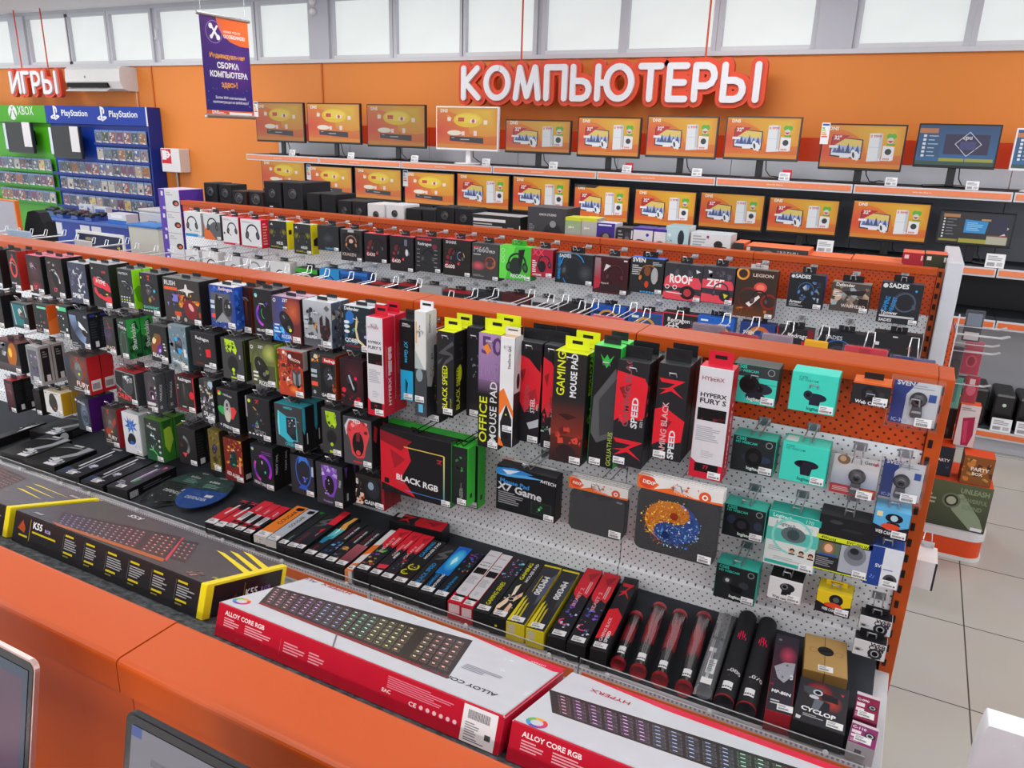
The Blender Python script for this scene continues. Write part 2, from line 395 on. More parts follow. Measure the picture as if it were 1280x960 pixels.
# ------------------------------------------------------------------ shelving
def shelf_rail(root, x0, x1, yf, z, deep, textx=None, clear=True, orange='cc622c'):
    """a shelf front: steel edge, acrylic fence, orange price strip with the shop's address"""
    M().box(x0, x1, yf+.02, yf+deep, z-.03, z, '363a41').build('shelf_board', 'matte', root)
    r = M(); r.box(x0+.002, x1-.002, yf, yf+.018, z-.062, z-.002, 'cfd0d6')
    n = int((x1-x0)/.012)
    if clear:
        for i in range(n): r.face([(x0+i*.012+.003, yf-.0006, z-.004), (x0+i*.012+.009, yf-.0006, z-.004), (x0+i*.012+.009, yf-.0006, z-.011), (x0+i*.012+.003, yf-.0006, z-.011)], '8a8c94')
    rr = r.build('price_rail', 'metal' if False else 'paint', root)
    s = M(); zo = z-.014 if clear else z-.012
    s.box(x0+.012, x1-.012, yf-.004, yf-.001, zo-.036, zo, orange, front=orange)
    a = Art(s, (x0, yf-.004, zo), (x1-x0, 0, 0), (0, 0, -.036))
    a.text('www.dns-shop.ru', .5-.11 if textx is None else textx, .68, .012, 'f2d8c8', 0, .5)
    s.build('price_strip', 'gloss', root)
    if clear:
        f = M(); f.box(x0+.004, x1-.004, yf-.001, yf+.002, z+.0, z+.026, 'e8f0f0'); f.build('acrylic_fence', 'clear', root)
        e = M(); e.box(x0+.004, x1-.004, yf-.0012, yf+.0022, z+.0255, z+.0275, 'b4b8bc')
        for q in (.12, .5, .88):
            cx = x0+(x1-x0)*q; e.lathe((cx, yf-.012, z+.008), [(.002, 0), (.007, .001), (.007, .006), (.003, .009)], 'd4d6da', 10, 'y')
        e.build('fence_edge', 'plastic', root)
OR = 'bd4d14'
Y1, Z1, X1 = 2.17, 1.455, .113      # first gondola: face, top, end of its last bay
SHZ, FY = .602, 1.70
g1 = empty('shelving_gondola', (-2.5, 2.22, 0), 'long orange topped gondola of perforated panels full of mice, mouse pads and webcams', 'shelving')
g1o = (-2.5, 2.22, 0)
def rel(mesh_o, root):
    mesh_o.parent = root; mesh_o.matrix_parent_inverse = Matrix.Translation(-root.location); return mesh_o
class G:      # parts written in world metres under an empty
    def __init__(s, root): s.root = root
    def add(s, m, name, mat, smooth=False): return rel(m.build(name, mat, None, smooth), s.root)
G1 = G(g1)
for k in range(7):
    a, bb = X1-.8*(k+1)+.0015, X1-.8*k-.0015
    c_ = M()
    prof = [(2.15, Z1-.042), (2.15, Z1-.004), (2.154, Z1), (2.286, Z1), (2.29, Z1-.004), (2.29, Z1-.042)]
    c_.prism(prof, a, bb, OR, lambda p, q, dd: (dd, p, q)); G1.add(c_, 'top_cap', 'paint')
    G1.add(M().box(a, bb, Y1, Y1+.018, 1.247, Z1-.042, OR), 'orange_panel', 'peg_orange')
    G1.add(M().box(a, bb, Y1, Y1+.018, 1.03, 1.2455, WH), 'white_panel', 'peg_white')
    G1.add(M().box(a, bb, Y1, Y1+.018, .672, 1.0285, WH), 'white_panel', 'peg_white')
    lw = M(); lw.prism([(Y1, .6705), (Y1-.012, .662), (Y1-.012, SHZ), (Y1+.018, SHZ), (Y1+.018, .6705)], a, bb, WH, lambda p, q, dd: (dd, p, q)); G1.add(lw, 'white_panel', 'peg_white')
    G1.add(M().box(a, bb, 2.272, 2.29, .1, Z1-.042, 'd8d9de'), 'rear_panel', 'peg_white')
rails = [.104, -.633, -1.353, -2.083, -2.81, -3.53, -4.26, -4.99]
for i in range(7):
    shelf_rail(g1, rails[i+1], rails[i], FY, SHZ, Y1-FY-.004)
for ch in list(g1.children):
    ch.matrix_parent_inverse = Matrix.Translation(-g1.location)
p_ = M(); p_.box(X1, .150, 2.15, 2.29, 0, Z1-.004, OR)
for i in range(27): p_.box(X1+.006, X1+.016, 2.1465, 2.152, .16+i*.048, .182+i*.048, '1a1012', .0005)
G1.add(p_, 'end_post', 'paint')
p_ = M(); p_.box(.104, .142, FY, 2.15, SHZ-.06, SHZ-.03, 'd5d6da'); G1.add(p_, 'shelf_bracket', 'paint')
G1.add(M().box(-5.48, .1, FY+.03, 2.26, 0, .12, 'b8b9c0'), 'plinth', 'paint')
G1.add(M().box(-5.48, .11, FY+.06, 2.26, .12, SHZ-.035, 'c8c9cf'), 'base_cabinet', 'paint')
# second gondola with the headsets
Y2, Z2, X2 = 4.0, 1.485, .118
g2 = empty('shelving_gondola', (-2.4, 4.2, 0), 'orange topped gondola of headset boxes behind the mouse gondola, loudspeakers along its top', 'shelving'); G2 = G(g2)
for k in range(6):
    a, bb = X2-.82*(k+1)+.0015, X2-.82*k-.0015
    c_ = M(); c_.prism([(3.985, Z2-.03), (3.985, Z2-.003), (3.988, Z2), (4.05, Z2), (4.05, Z2-.03)], a, bb, OR, lambda p, q, dd: (dd, p, q)); G2.add(c_, 'top_cap', 'paint')
    G2.add(M().box(a, bb, Y2, Y2+.018, 1.268, Z2-.03, OR), 'orange_panel', 'peg_orange')
    G2.add(M().box(a, bb, Y2, Y2+.018, .62, 1.2665, WH), 'white_panel', 'peg_white')
    G2.add(M().box(a, bb, 4.05, 4.5, 1.40, 1.425, 'd0d1d6'), 'top_shelf', 'paint')
    G2.add(M().box(a, bb, 4.482, 4.5, .1, 1.40, 'd0d1d6'), 'rear_panel', 'peg_white')
p_ = M(); p_.box(X2, .142, 3.985, 4.05, 0, Z2-.003, OR)
for i in range(27): p_.box(X2+.004, X2+.016, 3.982, 3.987, .15+i*.05, .175+i*.05, '1a1012', .0005)
G2.add(p_, 'end_post', 'paint')
G2.add(M().box(-4.8, .12, 3.55, 4.5, 0, .14, 'b8b9c0'), 'plinth', 'paint')
G2.add(M().box(-4.8, .12, 3.55, 3.99, .56, .6, '43464c'), 'shelf_board', 'matte')
G2.add(M().box(-4.8, .12, 3.62, 4.48, .14, .56, 'c8c9cf'), 'base_cabinet', 'paint')
# wall shelving behind the monitors
g3 = empty('wall_shelving', (-2.0, 6.4, 0), 'long wall shelving under the windows carrying two rows of monitors', 'shelving'); G3 = G(g3)
XS = -6.17; ZU, ZL = 1.757, 1.268
bays = [XS+.955*i for i in range(10)]
for i in range(9):
    a, bb = bays[i]+.002, bays[i+1]-.002
    G3.add(M().box(a, bb, 6.45, 6.47, 1.89, 2.06, 'cc3a14'), 'red_panel', 'paint')
    G3.add(M().box(a, bb, 6.45, 6.47, ZU, 1.888, 'c9ccd4'), 'grey_panel', 'paint')
    G3.add(M().box(a, bb, 6.45, 6.47, ZL, ZU-.03, '6f727b'), 'back_panel', 'paint')
    G3.add(M().box(a, bb, 6.45, 6.47, .1, ZL-.03, '9a9ca4'), 'back_panel', 'paint')
    for z in (ZU, ZL): shelf_rail(g3, a, bb, 5.98, z, .47, None, False, 'e8875c')
    G3.add(M().box(a, bb, 6.0, 6.45, 0, .1, 'c0c1c8'), 'plinth', 'paint')
for ch in list(g3.children): ch.matrix_parent_inverse = Matrix.Translation(-g3.location)
G3.add(M().box(XS-.02, XS, 6.3, 6.47, 0, ZU-.04, '8a8c94'), 'side_panel', 'paint')
# ------------------------------------------------------------------ the near island: orange back panel, capped, with a sloping carpeted shelf on its far side
isl = empty('display_island', (-.6, .56, 0), 'near orange capped island with a sloping grey carpeted shelf behind its panel', 'display island'); GI = G(isl)
ZT = 1.34
def capseg(a, bb, dz):
    c_ = M(); pr = []
    y0, y1, z0 = .513, .613, ZT+dz
    pr += [(y0+.004, z0-.055), (y0, z0-.05), (y0, z0-.008)]
    for i in range(1, 5):
        t = math.pi/2*i/4; pr.append((y0+.008-.008*math.cos(t), z0-.008+.008*math.sin(t)))
    for i in range(5):
        t = math.pi/2*i/4; pr.append((y1-.008+.008*math.sin(t), z0-.008+.008*math.cos(t)))
    pr += [(y1, z0-.055)]
    c_.prism(pr, a, bb, OR, lambda p, q, dd: (dd, p, q)); return c_
for a, bb, dz in ((-3.2, -.8255, .001), (-.8235, 1.6, 0)):
    GI.add(capseg(a, bb, dz), 'top_cap', 'paint')
    GI.add(M().box(a, bb, .528, .598, .74, ZT-.052, OR), 'back_panel', 'paint')
TL = math.radians(17.8)
def slope(x, s, h):    # a point of the sloping shelf: s metres down the slope, h metres above the cloth
    return (x, .640+s*math.cos(TL)+h*math.sin(TL), 1.298-s*math.sin(TL)+h*math.cos(TL))
sl = M()
P8 = [slope(x, s, h) for x in (-3.2, 1.6) for s in (-.03, .2165) for h in (-.02, 0)]
for q in ((0, 1, 3, 2), (4, 5, 7, 6), (0, 1, 5, 4), (2, 3, 7, 6), (1, 3, 7, 5), (0, 2, 6, 4)): sl.face([P8[i] for i in q], '444')
GI.add(sl, 'carpet_shelf', 'carpet')
lp = M(); P8 = [slope(x, s, h) for x in (-3.2, 1.6) for s in (.2165, .222) for h in (-.03, .010)]
for q in ((0, 1, 3, 2), (4, 5, 7, 6), (0, 1, 5, 4), (2, 3, 7, 6), (1, 3, 7, 5), (0, 2, 6, 4)): lp.face([P8[i] for i in q], OR)
GI.add(lp, 'shelf_lip', 'paint')
GI.add(M().box(-3.2, 1.6, .06, .528, .70, .74, '4a4d52'), 'laptop_counter', 'matte')
GI.add(M().box(-3.2, 1.6, .10, .9, .08, .70, 'd4d5da'), 'base_cabinet', 'paint')
GI.add(M().box(-3.2, 1.6, .14, .86, 0, .08, '6a6c74'), 'plinth', 'paint')
# ------------------------------------------------------------------ boxed goods hanging on hooks
STK = {}
def sticker(parent, x, y, z, w=.034, h=.02, face='front', off=(0, 0, 0)):
    """white price sticker, its corner nearest the lower right at (x, y, z)"""
    key = (face, round(w, 3), round(h, 3))
    if key not in STK:
        m = M()
        if face == 'front':
            m.box(-w, 0, -.0012, -.0002, 0, h, 'eeeef0', .0003); a = Art(m, (-w, -.0012, h), (w, 0, 0), (0, 0, -h), .0002)
        elif face == 'top':
            m.box(-w, 0, 0, h, .0002, .0012, 'eeeef0', .0003); a = Art(m, (-w, h, .0012), (w, 0, 0), (0, -h, 0), .0002)
        a.lines(.08, .12, .8, .5, '8a8a90', 2, 4); a.code(.08, .58, .72, .86, 5, '3a3a40', 12); a.rect(.78, .58, .92, .86, '70707a')
        o = m.build('price_sticker', 'card'); STK[key] = o.data; bpy.data.objects.remove(o)
    o = bpy.data.objects.new('price_sticker', STK[key]); C.objects.link(o); o.location = (x, y, z); o.parent = parent
    o.matrix_parent_inverse = Matrix.Translation(-parent.location); return o
def under(o, root):
    o.parent = root; o.matrix_parent_inverse = Matrix.Translation(-root.location); return o
HK = {}
def hook(x, z, y0, y1, label, group, col='e2e3e8', half=.011, tip=.02, wall_plate=True, name='display_hook'):
    """double wire hook from the panel at y0 out to y1"""
    L = abs(y1-y0); sg = 1 if y1 > y0 else -1
    key = (round(L, 2), sg, col, half, tip)
    if key not in HK:
        m = M(); p = [(-half, 0, 0), (-half, sg*(L-.012), 0), (-half*.8, sg*L, tip), (half*.8, sg*L, tip), (half, sg*(L-.012), 0), (half, 0, 0)]
        m.tube(p, .0019, col, 6); m.box(-half-.006, half+.006, min(0, sg*.004), max(0, sg*.004), -.012, .012, col, .001)
        o = m.build(name, 'metal'); HK[key] = o.data; bpy.data.objects.remove(o)
    o = bpy.data.objects.new(name, HK[key]); C.objects.link(o); o.location = (x, y0, z)
    return tag(o, label, 'hook', group)
def carton(name, label, cat, group, x0, x1, y0, dep, z0, z1, cf, cs, ct, ops, sops=(), stick='br', tab=None, mat='card', topops=()):
    yb = y0+dep
    m = M().box(x0, x1, y0, yb, z0, z1, cf, .0015, front=cf, right=cs, left=cs, top=ct, back=cs)
    o = m.build(name, mat); tag(o, label, cat, group)
    for nm, os_, O, U, V in (('front_print', ops, (x0, y0, z1), (x1-x0, 0, 0), (0, 0, z0-z1)), ('side_print', sops, (x1, y0, z1), (0, dep, 0), (0, 0, z0-z1)), ('lid_print', topops, (x0, yb, z1), (x1-x0, 0, 0), (0, -dep, 0))):
        if os_:
            m = M(); a_ = Art(m, O, U, V); a_.rect(.02, .012, .98, .988, {'f': cf, 's': cs, 'l': ct}[nm[0]]); draw(a_, os_); under(m.build(nm, mat), o)
    if tab:
        tc, th, tw = tab; cx = (x0+x1)/2; ty = y0+dep*.62; m = M()
        m.box(cx-tw/2, cx+tw/2, ty, ty+.0012, z1-.001, z1+th, tc, .0004)
        a = Art(m, (cx-tw/2, ty, z1+th), (tw, 0, 0), (0, 0, -th)); q = .55 if th > .024 else .3
        a.rect(.5-.016/tw, .30, .5+.016/tw, .30+q*.5, '17171a')
        under(m.build('hang_tab', 'card'), o)
    if stick == 'br': sticker(o, x1-.004, y0-.0006, z0+.004)
    elif stick == 'bl': sticker(o, x0+.040, y0-.0006, z0+.004)
    elif stick: sticker(o, x0+(x1-x0)*stick[0], y0-.0006, z1+(z0-z1)*stick[1])
    return o
def short(label, n):
    w = label.split()
    if len(w) <= n: return label
    w = w[:n]
    while w[-1].strip(',') in ('and', 'with', 'a', 'the', 'of', 'in', 'on', 'by', 'at', 'to', 'its', 'under', 'below', 'beside', 'between', 'over', 'from', 'near'): w.pop()
    return ' '.join(w).rstrip(',')
def hang(name, label, cat, group, px, Y, dep, cf, cs, ct, ops, sops=(), stick='br', tab=('26262a', .03, .05), behind=0, hk=True, panel=None, mat='card', hkcol='e2e3e8', topops=(), hkmax=None):
    xl, yt, xr, yb = px; x0, z1 = pY(xl, yt, Y); x1, z0 = pY(xr, yb, Y); z1 = min(z1, 1.436 if panel else 9)
    o = carton(name, label, cat, group, x0, x1, Y, dep, z0, z1, cf, cs, ct, ops, sops, stick, tab, mat, topops)
    pl = panel or Y1
    for i in range(behind):
        if Y+(i+2)*(dep+.003) > pl-.004: break
        c = copy_tree(o); c.location.y += (i+1)*(dep+.003)
        c['label'] = ('second ' if i == 0 else 'third ')+short(label, 11)+', behind its twin'
    if hk:
        hz = z1+(tab[1]*.58 if tab else .006)
        hook((x0+x1)/2, min(hz, hkmax or (1.4425 if panel else 1.398)), pl-.0005, Y-.006, 'wire hook of the '+short(label, 12), group+' hooks', hkcol)
    return o
# --- mouse boxes, four rows; every face is printed from its own list
GM = 'gaming mouse boxes'
def zt(c='e02838', a=.42, b=.05, d=.14): return ('z', a, b, a+.16, b+d, c)
def icons(v, n=4, c='c8c8cc', u0=.06, u1=.6): return [('r', u0+(u1-u0)*i/n, v, u0+(u1-u0)*i/n+.09, v+.035, c) for i in range(n)]
FIRE = ['e8641c', 'f0a030', 'c03818', '3a1c14', '201414']
GREY = ['8a8c90', '5c5e64', 'a8aab0', '34363a', 'c0c2c8']
MB = [
(1, 'black mouse box, top row, cut by the picture edge', (-14, 311, 5, 361), K, K, K, [('m', .5, .5, .3, 20)]),
(1, 'black mouse box with a red oval ring', (7.5, 313, 28, 364), '1e1a1c', 'b02a24', '70242a', [('e', .5, .42, .36, 'd8443c', .62), ('e', .5, .42, .22, '2a1216', .46), ('e', .52, .42, .12, '141216', .36), ('r', .44, .08, .58, .18, 'a83430'), ('t', 'MIRAGE', .08, .84, .10, WH)]),
(1, 'black mouse box with pink lid and dim red mouse', (31, 318, 57, 369), '2a1c20', K, 'e07088', [('g', .5, .4, .45, .4, '5a2c38', '2a1c20'), ('m', .4, .32, .26, 30, '3c3844', '6a2830', '8c8894'), ('g', .5, .78, .4, .16, '8a2430', '2a1c20'), ('t', '27', .3, .88, .16, 'f06070'), ('r', .05, .8, .2, .95, 'd8c8c0')]),
(1, 'black mouse box with pink lid and silver edged mouse', (55.3, 320, 83.5, 374), '241c1e', K, 'd86880', [('g', .5, .5, .5, .5, '4a2a2c', '241c1e'), ('e', .5, .52, .2, '101012', .5, 20), ('o', .34, .6, .42, .07, 'e8e8ec', '8a8a90', -8, 66), ('s', .1, .12, .6, .36, 3, 8, ['b0b0b4', '707074', '3c3c40'], .1), ('t', '17', .3, .86, .16, 'f06080')]),
(1, 'slate mouse box with white arrow splatter art', (83, 327, 113, 382), '3e4258', K, 'b8bcc0', [('s', .05, .1, .95, .9, 7, 26, ['5a6078', 'a8acbc', 'e8eaf0', '30344a', '484c64'], .16), ('p', 'f0f0f4', .52, .36, .58, .36, .60, .55, .74, .50, .6, .62, .42, .5, .54, .55), ('t', 'SPIRIT', .1, .86, .17, 'f0f0f4')]),
(1, 'black mouse box with a broad red swoosh around its mouse', (111, 328, 142, 387), '222226', K, 'a0a2a8', [('p', 'e03040', .1, .36, .2, .3, .85, .42, .98, .52, .98, .62, .12, .5), ('p', 'e03040', .12, .55, .22, .55, .3, .68, .98, .72, .98, .9, .3, .76, .12, .66), ('e', .58, .64, .22, '16161a', .14, -20), ('t', 'HYPE', .24, .43, .15, WH, -8), ('r', .7, .66, .82, .69, 'e0c030'), ('t', '▸', .1, .16, .14, 'e8c8b0'), ('t', 'RGB', .6, .2, .08, 'e04050')]),
(1, 'black mouse box with a lime green side', (145, 335, 170, 387), '262a2e', '90e020', '54585c', [('t', 'FANTECH', .1, .14, .10, 'c8c8cc'), ('m', .55, .45, .24, 60, '141518', None, '34363c'), ('o', .62, .52, .3, .02, 'd8d8dc', None, -30, 40), *icons(.7, 4, 'd0d0d4', .12, .8), *icons(.77, 4, 'a8c840', .12, .8), *icons(.83, 4, 'd0d0d4', .12, .8)], [('p', '60a818', 0, .5, .5, .4, 1, .5, 1, .9, .3, .8)]),
(1, 'black mouse box with a teal word along its foot', (173, 340, 202, 397), '202226', K, '5c6066', [zt(), ('m', .52, .48, .28, 40, '2c2a30', None, '5a5058'), ('g', .76, .4, .08, .05, '60d8f0', '202a30'), ('g', .48, .62, .09, .08, 'd8b020', '262420'), ('g', .7, .58, .06, .04, 'e05838', '201c1c'), ('t', 'BLACKHEART', .08, .83, .1, '58c8a8', 0, 1, .84), *icons(.87, 4), ('e', .1, .12, .04, 'd0d040')]),
(1, 'wide charcoal mouse box with flames and a dark red mouse', (202, 345.5, 253.5, 409), '34302e', '1c1a1a', '5c6064', [('s', .4, .3, .98, .8, 11, 40, FIRE, .12), ('e', .72, .66, .17, '781420', .20, 30), ('e', .74, .6, .05, 'e8a0a0', .09, 40), ('p', 'd8d8d4', .62, .1, .66, .1, .68, .2, .86, .24, .7, .28, .66, .38, .62, .28, .46, .24, .6, .2), ('t', 'RUSH', .05, .16, .09, 'd8d8d8'), ('r', .04, .2, .4, .27, 'e85828'), ('s', .04, .3, .4, .75, 12, 12, ['6a4c48', '3a3c70', '8080c8', '2a2226'], .1), ('r', .24, .36, .4, .52, '7a78c8'), ('e', .36, .88, .05, 'a8a8a8'), ('e', .56, .9, .04, 'a8a8a8'), ('r', .28, .74, .46, .84, 'd04820')]),
(1, 'blue mouse box with a cut-out window and grey triangle tray', (260, 355, 296, 413), '28408c', '2850b0', 'd8d8dc', [('s', .02, .02, .98, .18, 21, 12, ['2038a0', '3060d0', '50b0e8', '182050'], .14), ('r', .08, .17, .82, .86, '55585e'), ('p', '16161a', .28, .2, .52, .3, .5, .7, .2, .84, .2, .5), ('e', .72, .5, .16, '24262a', .26), ('s', .58, .32, .84, .5, 22, 8, ['d8dadc', 'a8aab0', '404248'], .1), ('p', '8e9096', .2, .86, .5, .62, .82, .86), ('r', .04, .36, .2, .44, 'b8c8d8'), ('r', .04, .48, .2, .56, 'c8d4e0'), ('r', .05, .68, .2, .78, 'e05050'), ('t', 'Redragon', .4, .1, .1, 'f0d8d8'), ('s', .02, .86, .98, .99, 23, 10, ['2038a0', '6070d0', 'c8d0e8'], .12)], [('s', .05, .02, .95, .98, 24, 24, ['2850b0', '3878e0', '182868', '70b8f0'], .4)]),
(1, 'brown sided mouse box set deep between its neighbours', (301, 358, 316, 418), '2c1612', '5c2216', '38201c', [('l', .3, .2, .6, .8, '6a3a1c', '3a1a14')]),
(1, 'black mouse box with violet lit mouse outline', (315, 360, 343, 421), '1c1c22', K, '54565c', [('o', .62, .55, .5, .1, 'd050d8', '4030c0', 110, 250), ('e', .62, .5, .3, '121216', .46, 25), ('o', .7, .5, .3, .02, '40c090', None, 150, 240), ('e', .16, .14, .08, '50c8f0'), ('e', .17, .16, .05, 'e0d840'), ('t', 'VELVET', .1, .93, .10, WH), ('e', .7, .3, .06, '6030a0')], ),
(1, 'mouse box shaded from dark red to blue', (339, 369, 377.5, 431), '6a2c2c', '3a2024', 'b898b0', [('l', 0, 0, .5, 1, '50405c', '2a4c9c', True), ('l', 0, .6, .6, 1, '3a4a80', '2068c8'), ('s', .02, .66, .4, .98, 31, 14, ['2080e0', '30a0f0', '183878', '58c0f8'], .14), ('g', .75, .3, .35, .3, 'c86038', '7a3230'), ('m', .5, .56, .34, 32, '1a181c', None, '2a2628'), ('e', .62, .72, .05, 'd8e030'), ('r', .06, .62, .24, .65, 'd8e0f0'), ('r', .06, .7, .2, .73, 'd8e0f0'), ('r', .06, .78, .26, .81, 'd8e0f0'), ('t', 'RIZER', .3, .92, .1, 'c8d8f0'), ('t', 'ZET', .38, .1, .08, 'f0e0e0'), ('e', .1, .09, .05, 'e8e8e8'), ('e', .1, .09, .03, '3a2a3c')]),
(1, 'silver grey mouse box with an armoured soldier', (378, 374, 416, 437), '9a9ea4', '505c70', 'c8cacf', [('l', 0, 0, 1, .5, 'b4b8be', '8c9098'), ('s', .05, .2, .5, .8, 41, 26, ['303238', '484a50', '202226', '64666c'], .12), ('e', .28, .2, .07, '2c2e34'), ('p', '2a2024', .58, .36, .68, .28, .7, .5, .78, .5, .8, .28, .92, .36, .96, .66, .84, .84, .68, .84, .58, .66), ('s', .6, .5, .92, .8, 42, 10, ['7a3038', '4a2428', '2c2024'], .1), ('s', .3, .48, .5, .62, 43, 6, ['f0c060', 'e08830'], .08), ('l', 0, .82, .6, 1, '46484e', '5c5e66'), ('t', 'SNIPER', .08, .83, .09, WH), ('e', .1, .38, .08, 'b8bcc4', .05), ('e', .1, .48, .08, 'b8bcc4', .05), ('e', .1, .58, .08, 'b8bcc4', .05), ('p', '5c6068', .84, .06, .94, .13, .84, .2, .74, .13)], [('s', .02, .05, .98, .98, 44, 26, ['8a9aa8', '303848', 'c8c8b8', '50443c', '201e22'], .4)]),
(1, 'dark blue mouse box with a hooded figure and wheels', (428, 381, 464, 443), '1e2c34', '2a3440', 'c0c8d0', [('s', .05, .1, .55, .85, 51, 30, ['205878', '184860', '58a8a8', '102028', '3078b8'], .16), ('e', .26, .25, .16, '2868b0', .2), ('p', 'd8c890', .5, .2, .56, .3, .5, .5, .58, .72, .82, .84, .8, .88, .5, .76, .44, .5), ('e', .82, .64, .16, '28283c', .14), ('e', .82, .64, .06, 'a8a8d0', .05), ('s', .66, .3, .98, .58, 52, 12, ['486048', '303c34', '202428'], .1), ('e', .14, .36, .1, 'd8dce0', .05), ('e', .14, .46, .1, 'd8dce0', .05), ('e', .14, .57, .1, 'd8dce0', .05), ('t', 'Defender', .06, .09, .1, WH), ('t', 'COBRA', .06, .8, .12, WH), ('r', .1, .86, .6, .9, '802028')]),
(2, 'black mouse box at the start of the second row', (-12, 368, 7, 411), '2a2224', K, K, [('m', .4, .5, .3), ('g', .3, .4, .4, .3, '4a2c2e', '2a2224')]),
(2, 'mouse box with a teal window framed in silver', (12, 377, 38, 413), '26383c', K, '8a8e92', [('r', .08, .06, .72, .88, '1c7078'), ('m', .58, .4, .24, 30, '4a4244', None, 'd8d0d0'), ('o', .5, .45, .04, .01, WH), ('p', 'c8ccd0', .08, .06, .11, .06, .22, .86, .18, .9), ('p', 'c8ccd0', .78, .06, .82, .06, .9, .5, .86, .52)]),
(2, 'black mouse box with an orange side stripe', (40, 379, 63, 419), '24262a', 'e86020', '68706e', [('r', .3, .06, .95, .13, '80d8b8'), ('m', .5, .5, .3, 0, '1c1c20', None, '2a2a2e'), ('e', .7, .6, .06, 'c04030'), *icons(.72, 3), *icons(.82, 2, 'e05040'), ('x', .1, .86, .6, .96, '8a8a90', 2)], [('p', 'f88038', 0, .55, 1, .4, 1, .98, 0, .98)]),
(2, 'black mouse box with white symbols and green top band', (69.5, 381, 89, 425), '24282c', K, '68706e', [('r', .1, .04, .9, .16, '58c890'), ('r', .0, .03, .3, .1, WH), *icons(.3, 2), ('e', .55, .38, .06, WH), ('e', .5, .58, .05, 'c8d8c8'), *icons(.78, 4), *icons(.86, 3), ('x', .05, .9, .7, .98, '9a9aa0', 2), ('r', .7, .66, .85, .75, WH)]),
(2, 'navy mouse box with pale blue arc and white mouse', (84, 388, 115, 438), '1e222c', '171a20', '44484e', [('o', 1.05, .1, 1.0, .34, '8098c0', '3c4660', 180, 250), ('p', 'e8eaee', .48, .24, .58, .28, .9, .52, .84, .56, .5, .4), ('e', .76, .56, .16, '101216', .1, -30), ('e', .86, .1, .08, '8a98a8', .04), ('e', .92, .86, .05, 'd0d8e8'), ('x', .05, .86, .5, .98, '9aa0a8', 2)], [('r', .2, .04, .7, .1, '3040a0'), ('e', .85, .1, .06, 'd8c840'), ('x', .15, .2, .85, .7, '3a3e46', 7), ('r', .45, .78, .8, .94, 'e0e0e4')]),
(2, 'half hidden mouse box with red letter and dark dragon', (128, 396, 147, 445), '2c2c2c', K, '3a4440', [('s', .1, .08, .9, .35, 61, 10, ['a02c30', 'c83840', '4a2426'], .2), ('g', .4, .5, .4, .2, '4a3c50', '2c2c2c'), ('o', .3, .4, .3, .03, '6040a0'), ('t', 'BLACK', .05, .84, .2, 'e0c8b0'), *icons(.92, 4, WH)]),
(2, 'black and green mouse box with glowing line mouse', (145, 398, 163, 450), '283430', '1f6a34', '3a4440', [('e', .52, .62, .34, '2c8048', 1.0), ('e', .52, .62, .28, '3c3e3c', .9), ('s', .05, .3, .9, .95, 62, 14, ['30a050', '1c4c30', '58d080', '263830'], .14), ('e', .52, .62, .2, '3a3c3c', .7), ('t', 'TORN', .1, .2, .22, WH, -14), ('t', 'trust', .3, .1, .16, 'c8d0cc')], [('p', '38b050', 0, 0, 1, 0, 1, .3, .3, .5, 0, .42), ('p', '145020', .3, .15, .7, .05, .9, .3), ('s', .05, .55, .95, .98, 63, 10, ['1c6030', '30a050', '102c18'], .4), ('t', 'Sharkskin', .62, .78, .34, 'e8f0e8', 90)]),
(2, 'black mouse box with an amber and violet mouse', (185, 405, 212, 455), '1c1c1e', K, '6a6c6e', [('p', '8a8a90', .05, .5, .12, .5, .4, .88, .3, .88), ('e', .36, .5, .22, '8a4020', .46, -30), ('e', .26, .42, .1, 'f0d8a0', .16, -30), ('e', .52, .64, .14, '5a2c88', .22, -30), ('e', .54, .68, .06, 'c8a0e0', .09, -30), ('e', .38, .3, .12, '6a6020', .12), ('t', 'BLACK', .08, .86, .16, WH, -6), ('r', .74, .46, .86, .5, 'd0d0d4'), ('r', .76, .54, .88, .58, 'd0d0d4'), ('r', .78, .62, .9, .66, 'd0d0d4')]),
(2, 'pale blue collage mouse box with cyan lit mouse', (209, 405, 237, 465), '6a8290', '38484c', 'a0b0b8', [('s', .02, .02, .98, .98, 71, 44, ['88b0d0', 'b8d8e8', '5a6a60', '6a4a34', 'a8a088', '405058', '8a9aa8'], .2), ('m', .52, .44, .34, -14, '2c3034', None, '565a60'), ('e', .42, .3, .08, '30a8e8', .1), ('e', .58, .56, .11, '28a0e8', .12), ('t', 'Defender', .12, .82, .14, 'f0f4f8', -8, 1, .7), ('r', .8, .5, .92, .68, 'e0e0e4')]),
(2, 'plain black mouse box with a red square mark', (237, 413, 272, 463), '1d1c20', '141416', '38383c', [('t', 'Redragon', .2, .2, .1, WH, -4), ('t', 'H3-10', .24, .3, .05, '6a6a70', -4), ('p', 'e01c28', .58, .46, .78, .44, .78, .66, .6, .68), ('m', .36, .56, .2, 0, '222126', None, '28272c'), ('r', .16, .86, .46, .92, '601820'), ('r', .5, .9, .78, .97, 'c8c8cc')]),
